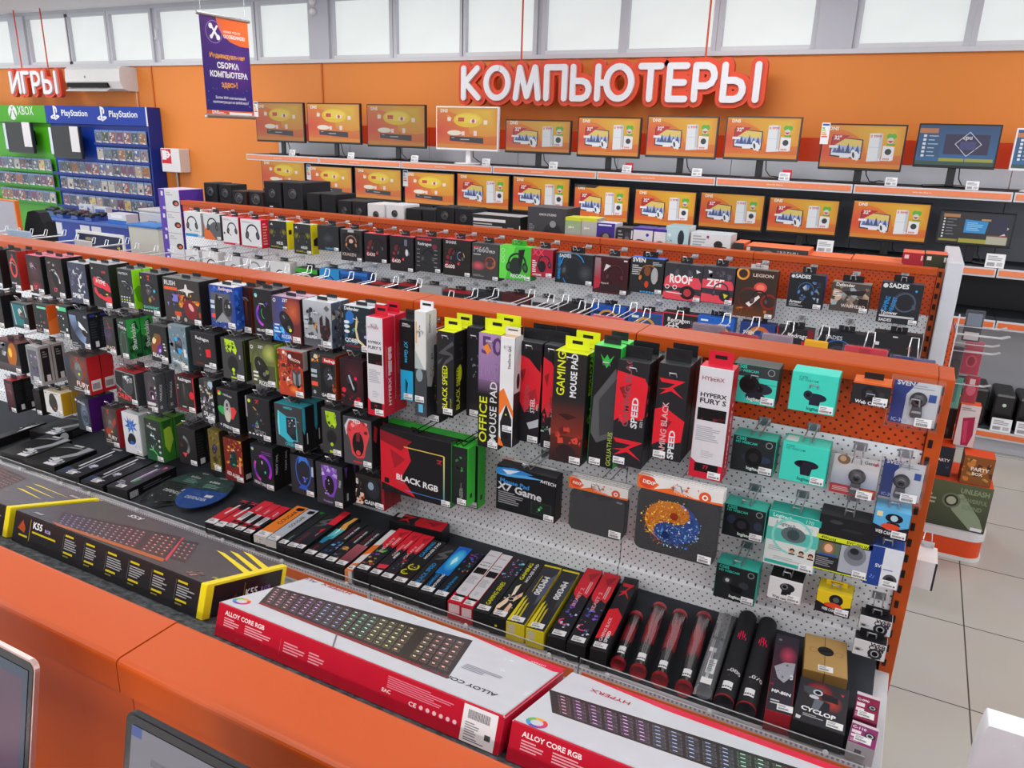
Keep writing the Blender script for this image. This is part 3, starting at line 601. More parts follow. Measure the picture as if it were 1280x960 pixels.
(2, 'grey mouse box with a lime green skull mask', (275, 421, 307, 478), '3c3d3e', '1a1c18', '4a4c4c', [('p', 'b8e020', .18, .02, .6, .04, .72, .26, .66, .36, .58, .34, .5, .24, .42, .34, .32, .22, .24, .3, .2, .22), ('p', '34361c', .3, .16, .4, .14, .42, .22, .33, .24), ('p', '34361c', .5, .15, .6, .18, .56, .24, .5, .23), ('s', .2, .04, .68, .34, 81, 10, ['c8f030', '88b018', '5a6c20'], .09), ('e', .5, .62, .24, '1c1c1e', .30), ('e', .5, .75, .07, 'b8e020'), ('r', .47, .78, .54, .88, 'a8cc20'), ('r', .38, .92, .62, .96, 'b0d020'), ('r', .8, .36, .86, .46, 'a8a8a8')], [('r', .1, .0, .16, 1, '586818')]),
(2, 'olive green mouse box with a black slanted mouse', (311, 426, 346, 486), '4a4e34', '94b030', '50543c', [('l', 0, 0, 1, .5, '4a4c38', '70783c'), ('g', .8, .22, .3, .22, 'b8c060', '6a7040'), ('g', .25, .55, .2, .4, '80883c', '4a4e34'), ('m', .46, .6, .4, 30, '1a1a1a', None, '242420'), ('e', .66, .66, .07, '7a8830'), ('t', 'RIZER', .3, .97, .13, WH, -6), ('r', .1, .68, .3, .72, WH), ('r', .1, .77, .3, .81, WH), ('r', .1, .86, .24, .9, WH), ('e', .1, .12, .06, 'd8d8d0'), ('e', .1, .12, .035, '4a4c38'), ('t', 'ZET', .36, .12, .08, WH)]),
(2, 'orange and white mouse box with a samurai and grey mouse', (346, 435, 381, 499), 'b84028', '1c1a1a', 'b0b2b4', [('s', .0, .02, .55, .9, 91, 44, ['c84828', 'e8e0d8', '3a2420', '8a2c20', 'f08040', '5a3028'], .16), ('r', .4, .02, .98, .34, '5c1c18'), ('s', .4, .28, .98, .9, 92, 26, ['c83820', 'e86030', '601c14', '3a1814'], .14), ('e', .74, .56, .2, '45464a', .34), ('p', '8a8c90', .58, .44, .7, .5, .68, .74, .6, .68), ('p', '8a8c90', .9, .44, .8, .5, .82, .74, .9, .66), ('p', 'b02018', .66, .34, .82, .34, .78, .44, .7, .44), ('e', .5, .13, .07, WH), ('t', 'DRAGON', .5, .2, .09, 'f0d0c0', -8, 1, .4), ('g', .6, .84, .2, .1, 'f08838', 'c04020')], [('r', .0, .0, .5, .4, '9a9a98')]),
(2, 'black mouse box with a window, silver wolf mouse and orange flash', (387, 440, 421, 502), '2a2e30', '803018', '383a3c', [('s', .05, .02, .4, .2, 101, 8, ['e08030', 'd8c8a8', '3a2a20'], .14), ('r', .5, .06, .98, .18, 'c02c20'), ('t', 'Redragon', .56, .15, .1, WH), ('r', .4, .2, .92, .84, '16181a'), ('e', .72, .48, .2, '2a2c30', .32), ('s', .58, .32, .86, .56, 102, 10, ['b8bcc8', 'e0e4ec', '6a6c78'], .1), ('r', .03, .36, .26, .44, 'a8b8c0'), ('r', .03, .48, .26, .54, 'a8b8c0'), ('r', .03, .64, .28, .74, 'e85840'), ('e', .14, .88, .06, '9a9ca0'), ('s', .85, .4, .99, .9, 103, 10, ['c86030', '4a3028'], .14), ('t', 'GAINER', .42, .94, .1, WH)]),
(2, 'black mouse box with red sparks at the end of the second row', (424, 447, 455, 512), '26181e', '1c1216', '3c2428', [('g', .6, .4, .5, .5, '5a2430', '26181e'), ('m', .5, .5, .36, 28, '18161a', None, '34303a'), ('p', 'b0b4bc', .36, .34, .42, .32, .62, .62, .58, .64), ('e', .16, .66, .09, 'e02838'), ('s', .04, .76, .95, .97, 111, 14, ['e83040', 'a01c28', '401018'], .14), ('e', .68, .38, .06, 'e02848')]),
(3, 'mouse box with chrome swirl and amber mouse', (-10, 423, 28, 468), '2c2628', '1c1c1e', '6c2c30', [('s', .0, .05, .5, .5, 121, 10, ['c8ccd0', '8a8c92', '4a4c52'], .2), ('e', .72, .42, .18, 'b06018', .32, -15), ('e', .66, .34, .07, 'f0c040', .12), ('l', 0, .74, 1, 1, '5a4c50', '3a3234')]),
(3, 'mouse box with white posts and a see-through side', (31, 431, 54, 483), '8a8c92', 'a8a8a6', 'd4d4d2', [('r', .12, .1, .86, .9, '5a5c64'), ('s', .3, .2, .85, .75, 131, 10, ['7a2c50', '50509c', 'd8c8d8', '3a3c58'], .2), ('r', .3, .78, .8, .9, 'b8bac0'), ('t', 'white', .3, .97, .1, 'f0f0f0')], [('r', .18, .06, .78, .9, '1a1a1c'), ('r', .4, .74, .7, .9, 'd8d8d8'), ('x', .3, .12, .66, .3, '8a8a8a', 3)]),
(3, 'dark red and grey mouse box with a solid red side', (79, 441, 114, 495), '3c3434', 'c81c24', '4a3c3c', [('g', .55, .25, .4, .35, '806058', '403836'), ('g', .8, .3, .3, .4, 'a03c30', '403634'), ('p', '8a3028', .4, .75, .95, .1, .95, .3, .6, .8), ('p', '7a2c28', .35, .1, .9, .85, .9, .95, .3, .3), ('m', .58, .4, .3, 0, '5a5c58', None, '7a807c'), ('e', .6, .48, .04, 'd8e040'), zt('e03030', .5, .04, .12), ('t', 'FURY', .42, .8, .16, 'e8dcd8', -6), ('x', .3, .84, .8, .94, 'c8c0bc', 2), ('l', 0, .1, .2, .7, '2c3c58', '342e34')], [('r', .15, .62, .9, .9, 'e8dcdc'), ('b', .22, .7, .8, .86, 6, '301014', 9)]),
(3, 'black mouse box with a slanted black window and chrome mouse', (142, 461, 174, 508), '2a2424', '3a3c42', 'c02830', [('p', '8a8c90', .0, .0, .94, .04, .94, .92, .72, .86, .0, .46), ('p', '0c0a0c', .03, .03, .9, .07, .9, .88, .72, .82, .03, .44), ('e', .58, .4, .24, '3a3a3e', .36), ('s', .4, .12, .82, .42, 141, 12, ['e0e0e4', 'a8a8ae', '5a5a60'], .14), ('t', 'ORBIT', .02, .84, .17, 'e04840', -6), ('p', 'd04038', .12, .58, .24, .56, .2, .68)]),
(3, 'dark window mouse box with a violet mouse and side writing', (179, 466, 199, 517), '3a363c', '55575c', '5a5c60', [('g', .5, .4, .4, .4, '5a4c58', '3a363c'), ('e', .6, .52, .26, '241c24', .5), ('e', .62, .6, .08, 'f0e0e8', .14), ('o', .6, .55, .3, .06, '8a5080'), ('r', .1, .74, .8, .82, 'd8d0d4'), ('r', .1, .86, .7, .9, 'b8b0b4'), ('s', .8, .05, .99, .95, 151, 10, ['d8d8dc', '6a6a70'], .14)], [('t', 'WARLOCK', .42, .7, .22, 'e8e8ea', 84), ('r', .2, .82, .45, .9, 'b8b8bc')]),
(3, 'black mouse box framed in red with a dark mouse', (218, 468, 246, 518), '1e181a', '141414', '7a1c22', [('r', .0, .0, .04, 1, '8a1820'), ('r', .93, .0, .98, 1, 'd01c28'), ('r', .0, .92, 1, .97, '8a1820'), ('t', 'Redragon', .16, .13, .13, WH), ('e', .5, .48, .2, '2a2628', .34), ('l', .4, .2, .48, .7, '5a5458', '2a2426'), ('e', .82, .5, .12, 'd81c28', .16), ('e', .12, .28, .04, 'a8a8a8'), ('e', .12, .36, .04, 'a8a8a8'), ('r', .28, .84, .5, .88, 'b8b8b8')]),
(3, 'mouse box covered in pale comic pattern', (248, 473, 270, 530), '2c2c30', '242428', '6a6c6c', [('s', .02, .14, .98, .76, 161, 44, ['c8c0d0', '8a8090', '3a3a44', 'd8c070', 'e8e8ec', '5a5660'], .2), ('e', .52, .42, .1, '1c1c22', .2), ('r', .4, .02, .74, .14, '5a5448'), ('e', .86, .08, .2, 'a8c4d8', .18), ('t', 'SPLASH', .16, .84, .24, WH, -6, 1, .84), ('r', .3, .88, .95, .92, WH)], stick := None),
(3, 'black mouse box with a silver mouse between green and red', (270, 484, 301, 544), '1e1e22', '141416', '2a2a2e', [('p', '28a850', .0, .45, .12, .4, .34, .42, .34, .62, .2, .6, .05, .54), ('p', 'e03c3c', .6, .4, .78, .38, .9, .46, .7, .68, .6, .66), ('e', .46, .5, .17, 'a8a8a6', .42), ('e', .46, .62, .13, 'c8c4b4', .22), ('r', .42, .32, .5, .4, '222'), ('r', .43, .43, .49, .48, '222'), ('e', .12, .1, .09, 'd83030'), ('e', .16, .11, .07, '50c060'), ('e', .12, .13, .05, 'e8d840'), ('t', '+ PRINTER', .05, .88, .12, WH, -8, 1, .8), ('t', 'rainbow', .3, .14, .09, 'c8c8d0', -8)]),
(3, 'big black mouse box with a small red mark at its head', (306, 494, 340, 554), '1d1e22', '121214', '303236', [('r', .0, .0, .06, .5, '8a8c90'), zt('e02830', .4, .05, .1), ('s', .2, .48, .5, .72, 171, 8, ['4050d8', '40b060', 'd8d040', '6a3ca8'], .1), ('e', .66, .56, .06, 'c83040'), ('p', 'c89030', .28, .22, .38, .24, .46, .3, .4, .3), ('t', 'VOID', .3, .84, .14, '8a8c92', -6), *icons(.86, 4, WH, .06, .68), ('e', .16, .1, .06, 'd0d840'), ('m', .55, .45, .24, 35, '222327', None, '2a2b30')], [('x', .2, .1, .5, .8, '2c2c30', 4)]),
(3, 'black mouse box with a bright turquoise cut-out window', (342, 503, 380, 565), '3a3b3f', '17171a', '38a8b8', [('p', '38b4c8', .13, .15, .44, .26, .78, .24, .80, .80, .66, .80, .60, .85, .44, .85, .3, .78, .12, .72, .1, .45), ('p', '70dce8', .13, .15, .17, .17, .17, .72, .12, .72, .1, .45), ('p', '1e2026', .42, .28, .75, .26, .76, .78, .62, .78, .42, .64), ('e', .6, .48, .17, '2c2e36', .24, -8), ('s', .48, .3, .76, .48, 181, 7, ['d8dce4', '6a6e7a', 'e8e8ee'], .08), ('t', 'DEEPSEA', .34, .08, .06, '40c8d8'), ('t', 'ORBIS', .34, .94, .1, '48b8c8'), ('x', .74, .32, .98, .34, 'b8b8bc', 1)], [('p', '38b0c4', .0, .0, .25, .0, .25, .5, .12, .62, .0, .5), ('r', .32, .6, .4, .86, 'd8d8dc')]),
(3, 'dark mouse box with a green mask under the turquoise one', (401, 509, 428, 572), '38393a', '2a2b2c', '3a3c3c', [('p', 'a8d020', .2, .05, .7, .05, .78, .3, .68, .4, .55, .3, .42, .4, .28, .3), ('s', .2, .04, .76, .4, 191, 10, ['c0e830', '7a9c18', '40481c'], .12), ('e', .5, .6, .26, '1e1e20', .3), ('e', .5, .76, .08, 'a8d020'), ('r', .38, .9, .66, .95, 'a8d020')]),
(3, 'grey mouse box with a red crystal mouse outline', (428, 519, 466, 587), '47474b', '17161a', '2c2a30', [('p', 'c8d0d8', .06, .2, .2, .04, .5, .02, .42, .1, .2, .22, .12, .4), ('p', 'd84448', .2, .1, .5, .03, .84, .1, .92, .3, .8, .56, .72, .8, .5, .84, .3, .76, .24, .5, .12, .3), ('s', .2, .06, .86, .3, 201, 14, ['e86060', 'a82c34', 'f09090', '702028'], .14), ('e', .52, .54, .2, '181518', .36), ('r', .46, .3, .58, .48, '702830'), ('e', .52, .72, .08, 'd84448'), ('t', 'RED', .36, .1, .1, WH), ('r', .34, .9, .64, .94, 'c03038')], [('p', 'b02830', .3, .1, .7, .2, .5, .5, .2, .4)]),
(4, 'mouse box with red lid and mesh patterned black side', (4, 474, 22, 517), '3a2428', '141416', 'd02438', [('l', .2, .1, .8, .9, '6a3c44', '401c22'), ('s', .1, .1, .9, .4, 211, 6, ['8a7078', '4a2c34'], .2)], [('x', .1, .1, .9, .7, '2a2a2e', 9), ('r', .5, .76, .85, .92, 'd8d8d8')]),
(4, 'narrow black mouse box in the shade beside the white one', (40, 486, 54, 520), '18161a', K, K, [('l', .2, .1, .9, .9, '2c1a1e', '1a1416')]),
(4, 'white mouse box with a mustard yellow side', (54, 487, 80, 521), 'd8d6d2', 'c8a018', 'd0c4a0', [('e', .5, .48, .23, '35332f', .36, 8), ('e', .36, .52, .12, '35332f', .18), ('p', '3a3834', .34, .66, .56, .84, .62, .6), ('e', .56, .72, .04, 'd05030'), ('r', .44, .06, .8, .09, '6a6a64'), ('e', .1, .1, .03, '5a5a5a'), ('x', .6, .8, .95, .9, 'a8a8a4', 2)], stick := None),
(4, 'dark glossy mouse box with a violet side', (93, 495, 116, 541), '30343a', '4a1a70', '3c4046', [('g', .6, .5, .3, .45, '8a9cb8', '3a3f48'), ('m', .62, .55, .32, 5, '3c4454', None, '5a6678'), ('t', 'genesis', .18, .14, .13, 'd0d4da', -14), ('e', .06, .1, .06, WH)], [('l', 0, 0, 1, 1, '501c78', '3a1458')]),
(4, 'grey and red mouse box below the red sided one', (126, 508, 151, 561), '3a3230', 'a01c24', '40383a', [('g', .5, .4, .4, .4, '6a5450', '3c3432'), ('p', 'a83c2c', .1, .6, .9, .2, .9, .35, .3, .75), ('m', .5, .42, .26, 0, '5a5c5a', None, '707674'), zt('e03830', .35, .04, .12), ('e', .56, .6, .05, 'd0c848'), ('t', 'FURY', .25, .78, .18, 'e0d8d4', -6), ('x', .1, .82, .7, .92, 'b8b0ac', 2)]),
(4, 'white mouse box with an electric blue ink splash', (151, 514, 179, 571), 'd4d6da', 'c0c2c8', 'd8dade', [('p', '3468b8', .5, .1, .54, .2, .7, .12, .64, .24, .86, .2, .7, .3, .84, .4, .62, .36, .58, .5, .5, .38, .3, .5, .36, .36, .12, .34, .32, .27, .1, .14, .36, .22, .3, .06, .44, .2), ('s', .3, .18, .72, .42, 221, 10, ['4880d0', '2858a8', '88b0e0'], .12), ('e', .48, .62, .22, '23252c', .24), ('e', .34, .68, .14, '23252c', .16), ('e', .46, .72, .12, '2c60c0', .08), ('s', .6, .7, .9, .95, 222, 8, ['a8b8e0', 'c8d0e8'], .1)], stick := None),
(4, 'black mouse box with bright green side and lightning', (179, 522, 206, 579), '26302c', '387c2c', '58902c', [('l', 0, .55, 1, 1, '26342c', '1e5c34'), ('t', 'STELLAR', .16, .2, .1, 'e0e8e4', -8), ('e', .34, .11, .03, WH), ('s', .3, .3, .7, .75, 231, 16, ['a8c0c8', '5a7a80', '30504c', 'e0f0f0'], .12), ('e', .82, .48, .06, 'c8d0cc'), ('e', .82, .62, .06, 'c8d0cc'), ('e', .82, .76, .06, 'c8d0cc'), ('o', .3, .95, .4, .06, '58c060', None, 20, 110)], [('p', 'a8d038', .2, .1, .8, .2, .9, .5, .5, .8, .2, .6), ('p', '285c20', .1, .0, .9, .02, .7, .16, .2, .2)]),
(4, 'black mouse box with a grey streak and a black ribbed side', (220, 532, 248, 584), '1e1a1c', '101012', '2a2628', [('o', .2, .5, .45, .12, '8a8c8c', '3a3a3c', -40, 70), ('p', 'd04850', .22, .7, .5, .68, .36, .82), ('e', .2, .5, .08, '5a1c20')], [('x', .1, .1, .9, .8, '2a2a2e', 9), ('r', .3, .8, .8, .95, 'd8d8d8')]),
(4, 'mustard mouse box with an indigo mouse', (259, 536, 278, 591), '6a5c24', '3a3420', '7a6c30', [('s', .02, .02, .98, .98, 241, 22, ['8a7830', '5a4c20', 'a89830', '3a3418'], .3), ('m', .5, .45, .36, -16, '24243c', None, '3a3858'), ('t', 'GOLD', .3, .88, .2, 'f0ecc8', -6), ('e', .6, .6, .08, '7a3050')]),
(4, 'fiery red mouse box with a dark green mouse', (278, 546, 306, 605), '7a2018', '1c1414', '4a2820', [('s', .0, .0, .98, .62, 251, 40, ['e88828', 'f0b840', 'a02c18', '5a1812', 'c85020'], .16), ('e', .5, .48, .21, '15322c', .36, -10), ('s', .34, .24, .6, .46, 252, 9, ['c8c0d8', '8a84a8', 'e8e8f0'], .08), ('e', .52, .6, .08, '30a890', .04), ('l', 0, .78, 1, 1, '801a18', '6a1816'), ('t', 'RED ALERT', .1, .87, .16, 'f0e0d8', -8, 1, .66), ('r', .78, .52, .88, .78, 'e89080')], [('r', .2, .8, .8, .92, 'c8c0bc')]),
(4, 'black mouse box with a magenta and violet ring', (312, 554, 344, 615), '232328', '121215', '303238', [('o', .52, .53, .4, .1, 'c030c0', '5a30c8', -40, 110, 20, 1.25), ('o', .52, .53, .4, .08, 'e040b0', '4030b0', 150, 250, 20, 1.25), ('e', .52, .52, .26, '1b1b20', .40, 12), ('e', .5, .38, .04, 'a8b0a8', .07), ('e', .62, .6, .04, '40b8b0', .05), ('r', .5, .12, .92, .135, '8a48a8'), ('r', .5, .17, .92, .185, '8a48a8'), ('e', .1, .1, .06, '50b0e8'), ('e', .12, .11, .04, 'e0d848'), ('t', 'NIGHT OWL', .1, .9, .11, WH, -8, 1, .56)], [('t', 'NIGHT OWL', .4, .62, .22, 'd0d0d4', 84)]),
(4, 'charcoal mouse box with a blue glowing mouse outline', (362, 567, 394, 623), '2c2d34', '1c1c20', '1c1c20', [('e', .55, .36, .33, '3060d0', .60), ('e', .55, .36, .29, '262833', .54), ('p', '4080e8', .4, .0, .7, .0, .8, .2, .66, .1, .5, .1, .36, .2), ('s', .4, .5, .75, .66, 261, 8, ['4868d8', '6a80e0'], .1), ('p', '2858c0', .48, .72, .6, .72, .8, .86, .3, .84), ('r', .9, .2, .98, .45, 'b8c0c8')]),
(4, 'charcoal mouse box with a violet crystal mouse', (394, 576, 430, 637), '36363b', '141417', '1c1b20', [('p', '7a48b8', .22, .04, .6, .04, .8, .12, .78, .5, .64, .78, .42, .78, .26, .56, .22, .2), ('s', .22, .04, .8, .3, 271, 14, ['a888d8', '6a40a8', 'd0c0f0', '4a2c80'], .16), ('e', .5, .5, .17, '1a171e', .3), ('s', .32, .32, .5, .74, 272, 7, ['e0d8f0', 'a890d0'], .06), ('t', 'Predator', .26, .93, .07, 'b088d0'), ('t', 'mini', .9, .5, .1, 'b8b8c8', 80)], [('p', '6a40a0', .2, .02, .6, .04, .4, .3), ('r', .4, .66, .6, .84, 'c8c8d0')]),
(4, 'black window mouse box with orange base by the mouse pad boxes', (444, 591, 481, 639), '1b1a1c', '7a1a20', '24201f', [('r', .0, .0, 1, .12, '2c2422'), ('s', .02, .1, .2, .5, 281, 6, ['c8c8c4', '8a8a88', '5a3028'], .14), ('e', .6, .4, .24, '2a2d33', .3), ('e', .54, .3, .1, '8aa0b0', .12), ('s', .0, .5, .3, .98, 282, 12, ['e8a030', 'e06020', 'd8c8b8'], .16), ('t', 'GAINER', .3, .92, .12, WH), ('r', .9, .0, 1, 1, '8a1c24')], [('l', 0, 0, 1, 1, '3a1418', '8a1c24')]),
]
YR = {1: 1.95, 2: 1.93, 3: 1.94, 4: 1.96}
for it in MB:
    row, lab, px, cf, cs, ct, ops = it[:7]; sops = it[7] if len(it) > 7 and it[7] else ()
    Y = YR[row]
    if 'set deep' in lab: Y = 1.99
    if 'narrow black' in lab: Y = 1.99
    dep = .06 if any(q in lab for q in ('red side', 'turquoise', 'violet side', 'bright green side', 'see-through', 'black and green')) else .046
    hang('mouse_box', lab, 'mouse box', GM, px, Y, dep, cf, cs, ct, ops, sops, 'br' if px[2]-px[0] > 12 else None, ('2a2a2e', .012 if row == 1 else .022, .045), 1, True, None, 'card', 'e2e3e8', ())
# ------------------------------------------------------------------ mouse pad boxes hanging in the middle
MP = 'boxed mouse pads on hooks'
def fury():
    return [('r', 0, .86, 1, 1, 'c81e34'), ('p', 'c81e34', 0, .82, .2, .86, 0, .9), ('t', 'HYPERX', .1, .115, .13, '9a3040', 0, .5), ('t', 'HYPERX', .1, .26, .13, '26262a', 0, 1.5, .78), ('t', 'FURY S', .1, .315, .15, '26262a', 0, 1.5, .78), ('r', .08, .36, .92, .47, '141214'), ('s', .1, .42, .9, .47, 5, 4, ['701c24', '2c1014'], .2), ('x', .1, .52, .86, .66, 'a8a8b0', 8), ('x', .3, .74, .7, .81, 'b8b8c0', 4), ('r', .16, .86, .86, .94, '141214'), ('t', '77', .4, .91, .12, 'c02838')]
FS = [('t', 'HYPERX FURY S', .62, .9, .24, 'f0d8dc', 90, 1, 3.0), ('r', .4, .3, .7, .35, 'e8c8cc'), ('r', .4, .37, .7, .42, 'e8c8cc'), ('r', .4, .44, .7, .56, 'e8c8cc'), ('r', .2, .28, .24, .6, 'd88890')]
YEL = ('d8e020', .034, .062)
def zetbox(big, s2, sub):
    return [('p', 'd82432', 0, .12, .98, .20, 1, .34, .96, .62, .8, .66, .6, .62, .4, .70, .2, .6, 0, .66), ('p', K, .3, .10, .98, .06, .96, .28, .8, .24), ('p', '8c1c26', .1, .3, .4, .26, .3, .4), ('p', 'a82430', .5, .5, .8, .44, .9, .56, .6, .58), ('t', big, .56, .69, .17, '9c5058', 90, 1, .42*2.36), ('t', s2, .78, .69, .17, 'd8d8dc', 90, 1, .23*2.36), ('t', sub, .92, .66, .07, 'c8c8cc', 90), ('t', 'ZET', .42, .63, .1, 'e04050', 90), ('p', 'b8bcc4', .5, .8, .96, .74, .96, .82, .6, .86)]
q = hang('mouse_pad_box', 'white and red mouse pad box with a crimson side, at the mouse boxes', 'mouse pad box', MP, (457, 395, 481, 522), 1.93, .062, 'd4d2d8', 'c81e34', 'd83048', fury(), FS, 'br', ('c81e34', .034, .05), 1, True)
hang('mouse_pad_box', 'slim black mouse pad box with a cyan block and cyan lettering', 'mouse pad box', MP, (499, 399, 517, 502), 1.99, .05, '16171a', '121316', '35363a', [('r', .05, .62, .98, 1, '20a8d8'), ('p', '0c3c54', .4, .72, .6, .78, .5, .9, .7, .95, .4, .92), ('t', 'A4TECH', .2, .08, .16, WH, 0, 1, .6), ('t', 'X7 Game', .34, .26, .26, '28a8d8', -88, 1, 1.35)], (), 'br', ('2a2b2e', .03, .045), 0)
hang('mouse_pad_box', 'tall white and grey mouse pad box with a diagonal split', 'mouse pad box', MP, (518, 388, 533, 522), 1.94, .06, 'd4d4d2', 'd0d0d0', 'e8e8e8', [('p', 'a8b4b4', 0, .36, .4, .44, 1, .58, 1, .62, 0, .58), ('r', 0, .54, 1, 1, '3e4248'), ('e', .4, .6, .3, '8a98a0', .5), ('t', 'SteelSeries', .5, .24, .16, '34343a', 90, 1, .9), ('r', .1, .1, .2, .3, 'd0a060'), ('r', .3, .88, .7, .96, '58b0d8')], [('r', 0, .46, 1, 1, '303238'), ('p', 'd0d0d0', 0, .46, 1, .46, .5, .72, .1, .7), ('s', .3, .3, .7, .7, 6, 10, ['202228', '505258', 'c8a050'], .16), ('t', 'SteelSeries', .4, .2, .16, '34343a', 90)], (.8, .86), ('dcdce0', .026, .05), 0)
hang('mouse_pad_box', 'dark mouse pad box with gold and red figure, behind the white one', 'mouse pad box', MP, (537, 430, 550, 529), 1.985, .05, '1c1c1e', '161618', '303034', [('s', .1, .2, .9, .9, 7, 14, ['b88a30', '6a2c20', '2c2c30', '8a6a28'], .3)], (), 'br', None, 0, False)
bs = [('p', '4c4d50', .1, .26, .9, .1, .98, .14, .5, .22, .9, .25, .96, .3, .3, .42, .5, .34, .85, .27, .3, .27), ('p', '4c4d50', .06, .36, .4, .3, .1, .40), ('t', 'BLACK SPEED', .62, .93, .30, 'd8e020', 90, .6, 2.30), ('t', 'mouse pad', .86, .93, .10, '9a9a50', 90)]
bss = [('s', .1, .1, .9, .35, 8, 5, ['44464a', '3a3b3e'], .3), ('t', 'BLACK SPEED', .5, .94, .30, 'd0d820', 90, .6, 2.0), ('e', .5, .5, .16, 'd0d820', .4)]
hang('mouse_pad_box', 'black mouse pad box with a yellow tab and grey swirl', 'mouse pad box', MP, (546, 413, 567, 521), 1.93, .07, '242426', '1e1e20', 'd8e020', bs, bss, 'br', YEL, 1)
hang('mouse_pad_box', 'black mouse pad box with small pale figure beside the violet one', 'mouse pad box', MP, (584, 408, 600, 523), 1.98, .06, '1e1f24', '18181a', '38393c', [('s', .3, .28, .95, .6, 9, 12, ['4a5464', 'a8a898', '2c3038', '6a7a90'], .24), ('r', .2, .84, .9, .97, '26262a')], (), 'br', ('18181a', .03, .06), 0)
hang('mouse_pad_box', 'violet banknote patterned mouse pad box with a big 5', 'mouse pad box', MP, (599, 415, 623, 563), 1.95, .07, '1e1e20', '1a1a1c', 'd8e020', [('l', 0, 0, 1, .42, 'a888b0', '8a6a98'), ('l', 0, .40, 1, .52, '7a6080', '201f22'), ('t', '50', .1, .17, .72, '5a3c70', 0, 1), ('p', 'e88838', .2, .12, .4, .08, .56, .14, .4, .18), ('x', .1, .2, .9, .38, '9a7ca8', 9, 2, True), ('s', .6, .2, .98, .42, 10, 6, ['c09040', '8a6a90'], .14), ('t', 'OFFICE', .42, .96, .36, 'd8e020', 90, .6, 2.0), ('t', 'MOUSE PAD', .86, .94, .32, 'e0e0e0', 90, .6, 2.6)], (), 'br', ('d8e020', .036, .085), 1)
hang('mouse_pad_box', 'slim white mouse pad box with orange slash and black point', 'mouse pad box', MP, (626, 420, 640, 560), 1.93, .05, 'e0e0e2', '2c2a2c', 'c8b090', [('p', 'e87830', .0, .50, .3, .46, 1, .66, 1, .72, .5, .6, 0, .72), ('p', '202024', .1, .78, .5, .60, .9, .74, .95, 1, .2, 1), ('p', 'e87830', 0, .9, .4, 1, 0, 1), ('t', 'SteelSeries QcK', .72, .28, .18, '34343a', 90, 1, 1.5), ('e', .5, .9, .2, '101012'), ('e', .5, .7, .06, 'd0d030')], [('r', 0, 0, 1, .5, 'd8d8da'), ('e', .5, .4, .2, '202024', .5)], (.98, .86), ('e0d8d0', .024, .05), 0)
hang('mouse_pad_box', 'black and red mouse pad box beside the orange slashed white one', 'mouse pad box', MP, (646, 425, 673, 556), 1.97, .06, '202024', '1a1a1e', '4c4e54', zetbox('DESTRUCTION', 'STEEL', 'SIZE L'), (), 'br', ('1c1c20', .034, .075), 1)
hang('mouse_pad_box', 'black and red mouse pad box half hidden by the brown shaded one', 'mouse pad box', MP, (680.5, 430, 694, 563), 1.97, .06, '202024', '1a1a1e', '4c4e54', zetbox('STORM', 'GUN', 'SIZE M')+[zt('d82432', .1, .66, .1), ('s', .0, .76, .6, .84, 12, 8, ['c8d8b0', '60a0a0', '30404c'], .14)], (), 'br', ('1c1c20', .034, .07), 1)
hang('mouse_pad_box', 'yellow tabbed mouse pad box shading from black to brown red', 'mouse pad box', MP, (693, 438, 726, 583), 1.92, .075, '262426', '1c1c1e', 'd8e020', [('l', 0, .42, 1, .75, '262426', '803024'), ('l', 0, .75, 1, 1, '5c2820', '2a2022'), ('t', 'GAMING', .36, .39, .25, 'd8e020', 90, .6, 1.28), ('t', 'MOUSE PAD', .72, .39, .19, 'e4e4e6', 90, 1.2, 1.28), ('p', '3a1a18', .2, .56, .5, .54, .8, .56, .5, .6), ('s', .1, .66, .95, .86, 13, 14, ['d04838', 'a83028', '602420'], .2), ('e', .5, .9, .3, '2c2022', .24)], [('t', 'BIOHAZARD', .6, .38, .3, 'c8d020', 90, 1, 2.0), ('s', .3, .5, .8, .64, 14, 6, ['c8d020', '8a9018'], .3), ('s', .2, .7, .9, .95, 15, 8, ['a83028', '4a2020'], .4)], 'br', ('d8e020', .036, .075), 1)
hang('mouse_pad_box', 'black mouse pad box with a vivid green side and grey blade shape', 'mouse pad box', MP, (743, 431, 766, 587), 1.93, .055, '1c1d1f', '30b040', '58e068', [('p', '55565a', .1, .42, .85, .16, .95, .3, .95, .72, .3, .8, .06, .72), ('p', '3c3d40', .3, .44, .9, .24, .92, .68, .4, .74), ('t', 'GOLIATHUS', .88, .98, .17, '9ab050', 90, 1), ('p', '38b048', .25, .06, .4, .1, .5, .06, .6, .1, .75, .06, .62, .13, .5, .17, .38, .13)], (), 'bl', ('26272a', .024, .05), 1)
gbs = [('r', 0, .0, 1, .10, '26262a'), ('p', 'd82432', 0, .10, .9, .14, 1, .2, .96, .50, .8, .54, .6, .52, .3, .6, .16, .54, 0, .58), ('p', '8c1c26', .1, .26, .5, .2, .3, .36), ('t', 'GAMING BLACK', .46, .62, .20, '8c4a52', 90, 1, 2.5), ('t', 'SPEED', .74, .62, .20, 'd4d4d8', 90, 1.5, 1.0), ('t', 'SPEED', .4, .62, .2, 'd4d4d8', 90, 1.2, .0001), ('t', 'SIZE L', .92, .6, .08, 'b8b8bc', 90), ('z', .02, .74, .98, .92, 'd82432'), ('t', 'ZET', .26, .58, .1, 'e04050', 90)]
hang('mouse_pad_box', 'black and red mouse pad box with a jagged mark along its foot', 'mouse pad box', MP, (773, 449, 801, 587), 1.92, .06, '242428', '1c1c20', '3c3e42', gbs, [('s', .0, .2, .4, .5, 16, 6, ['b02430', '601c22'], .4)], 'bl', ('1c1c20', .034, .075), 1)
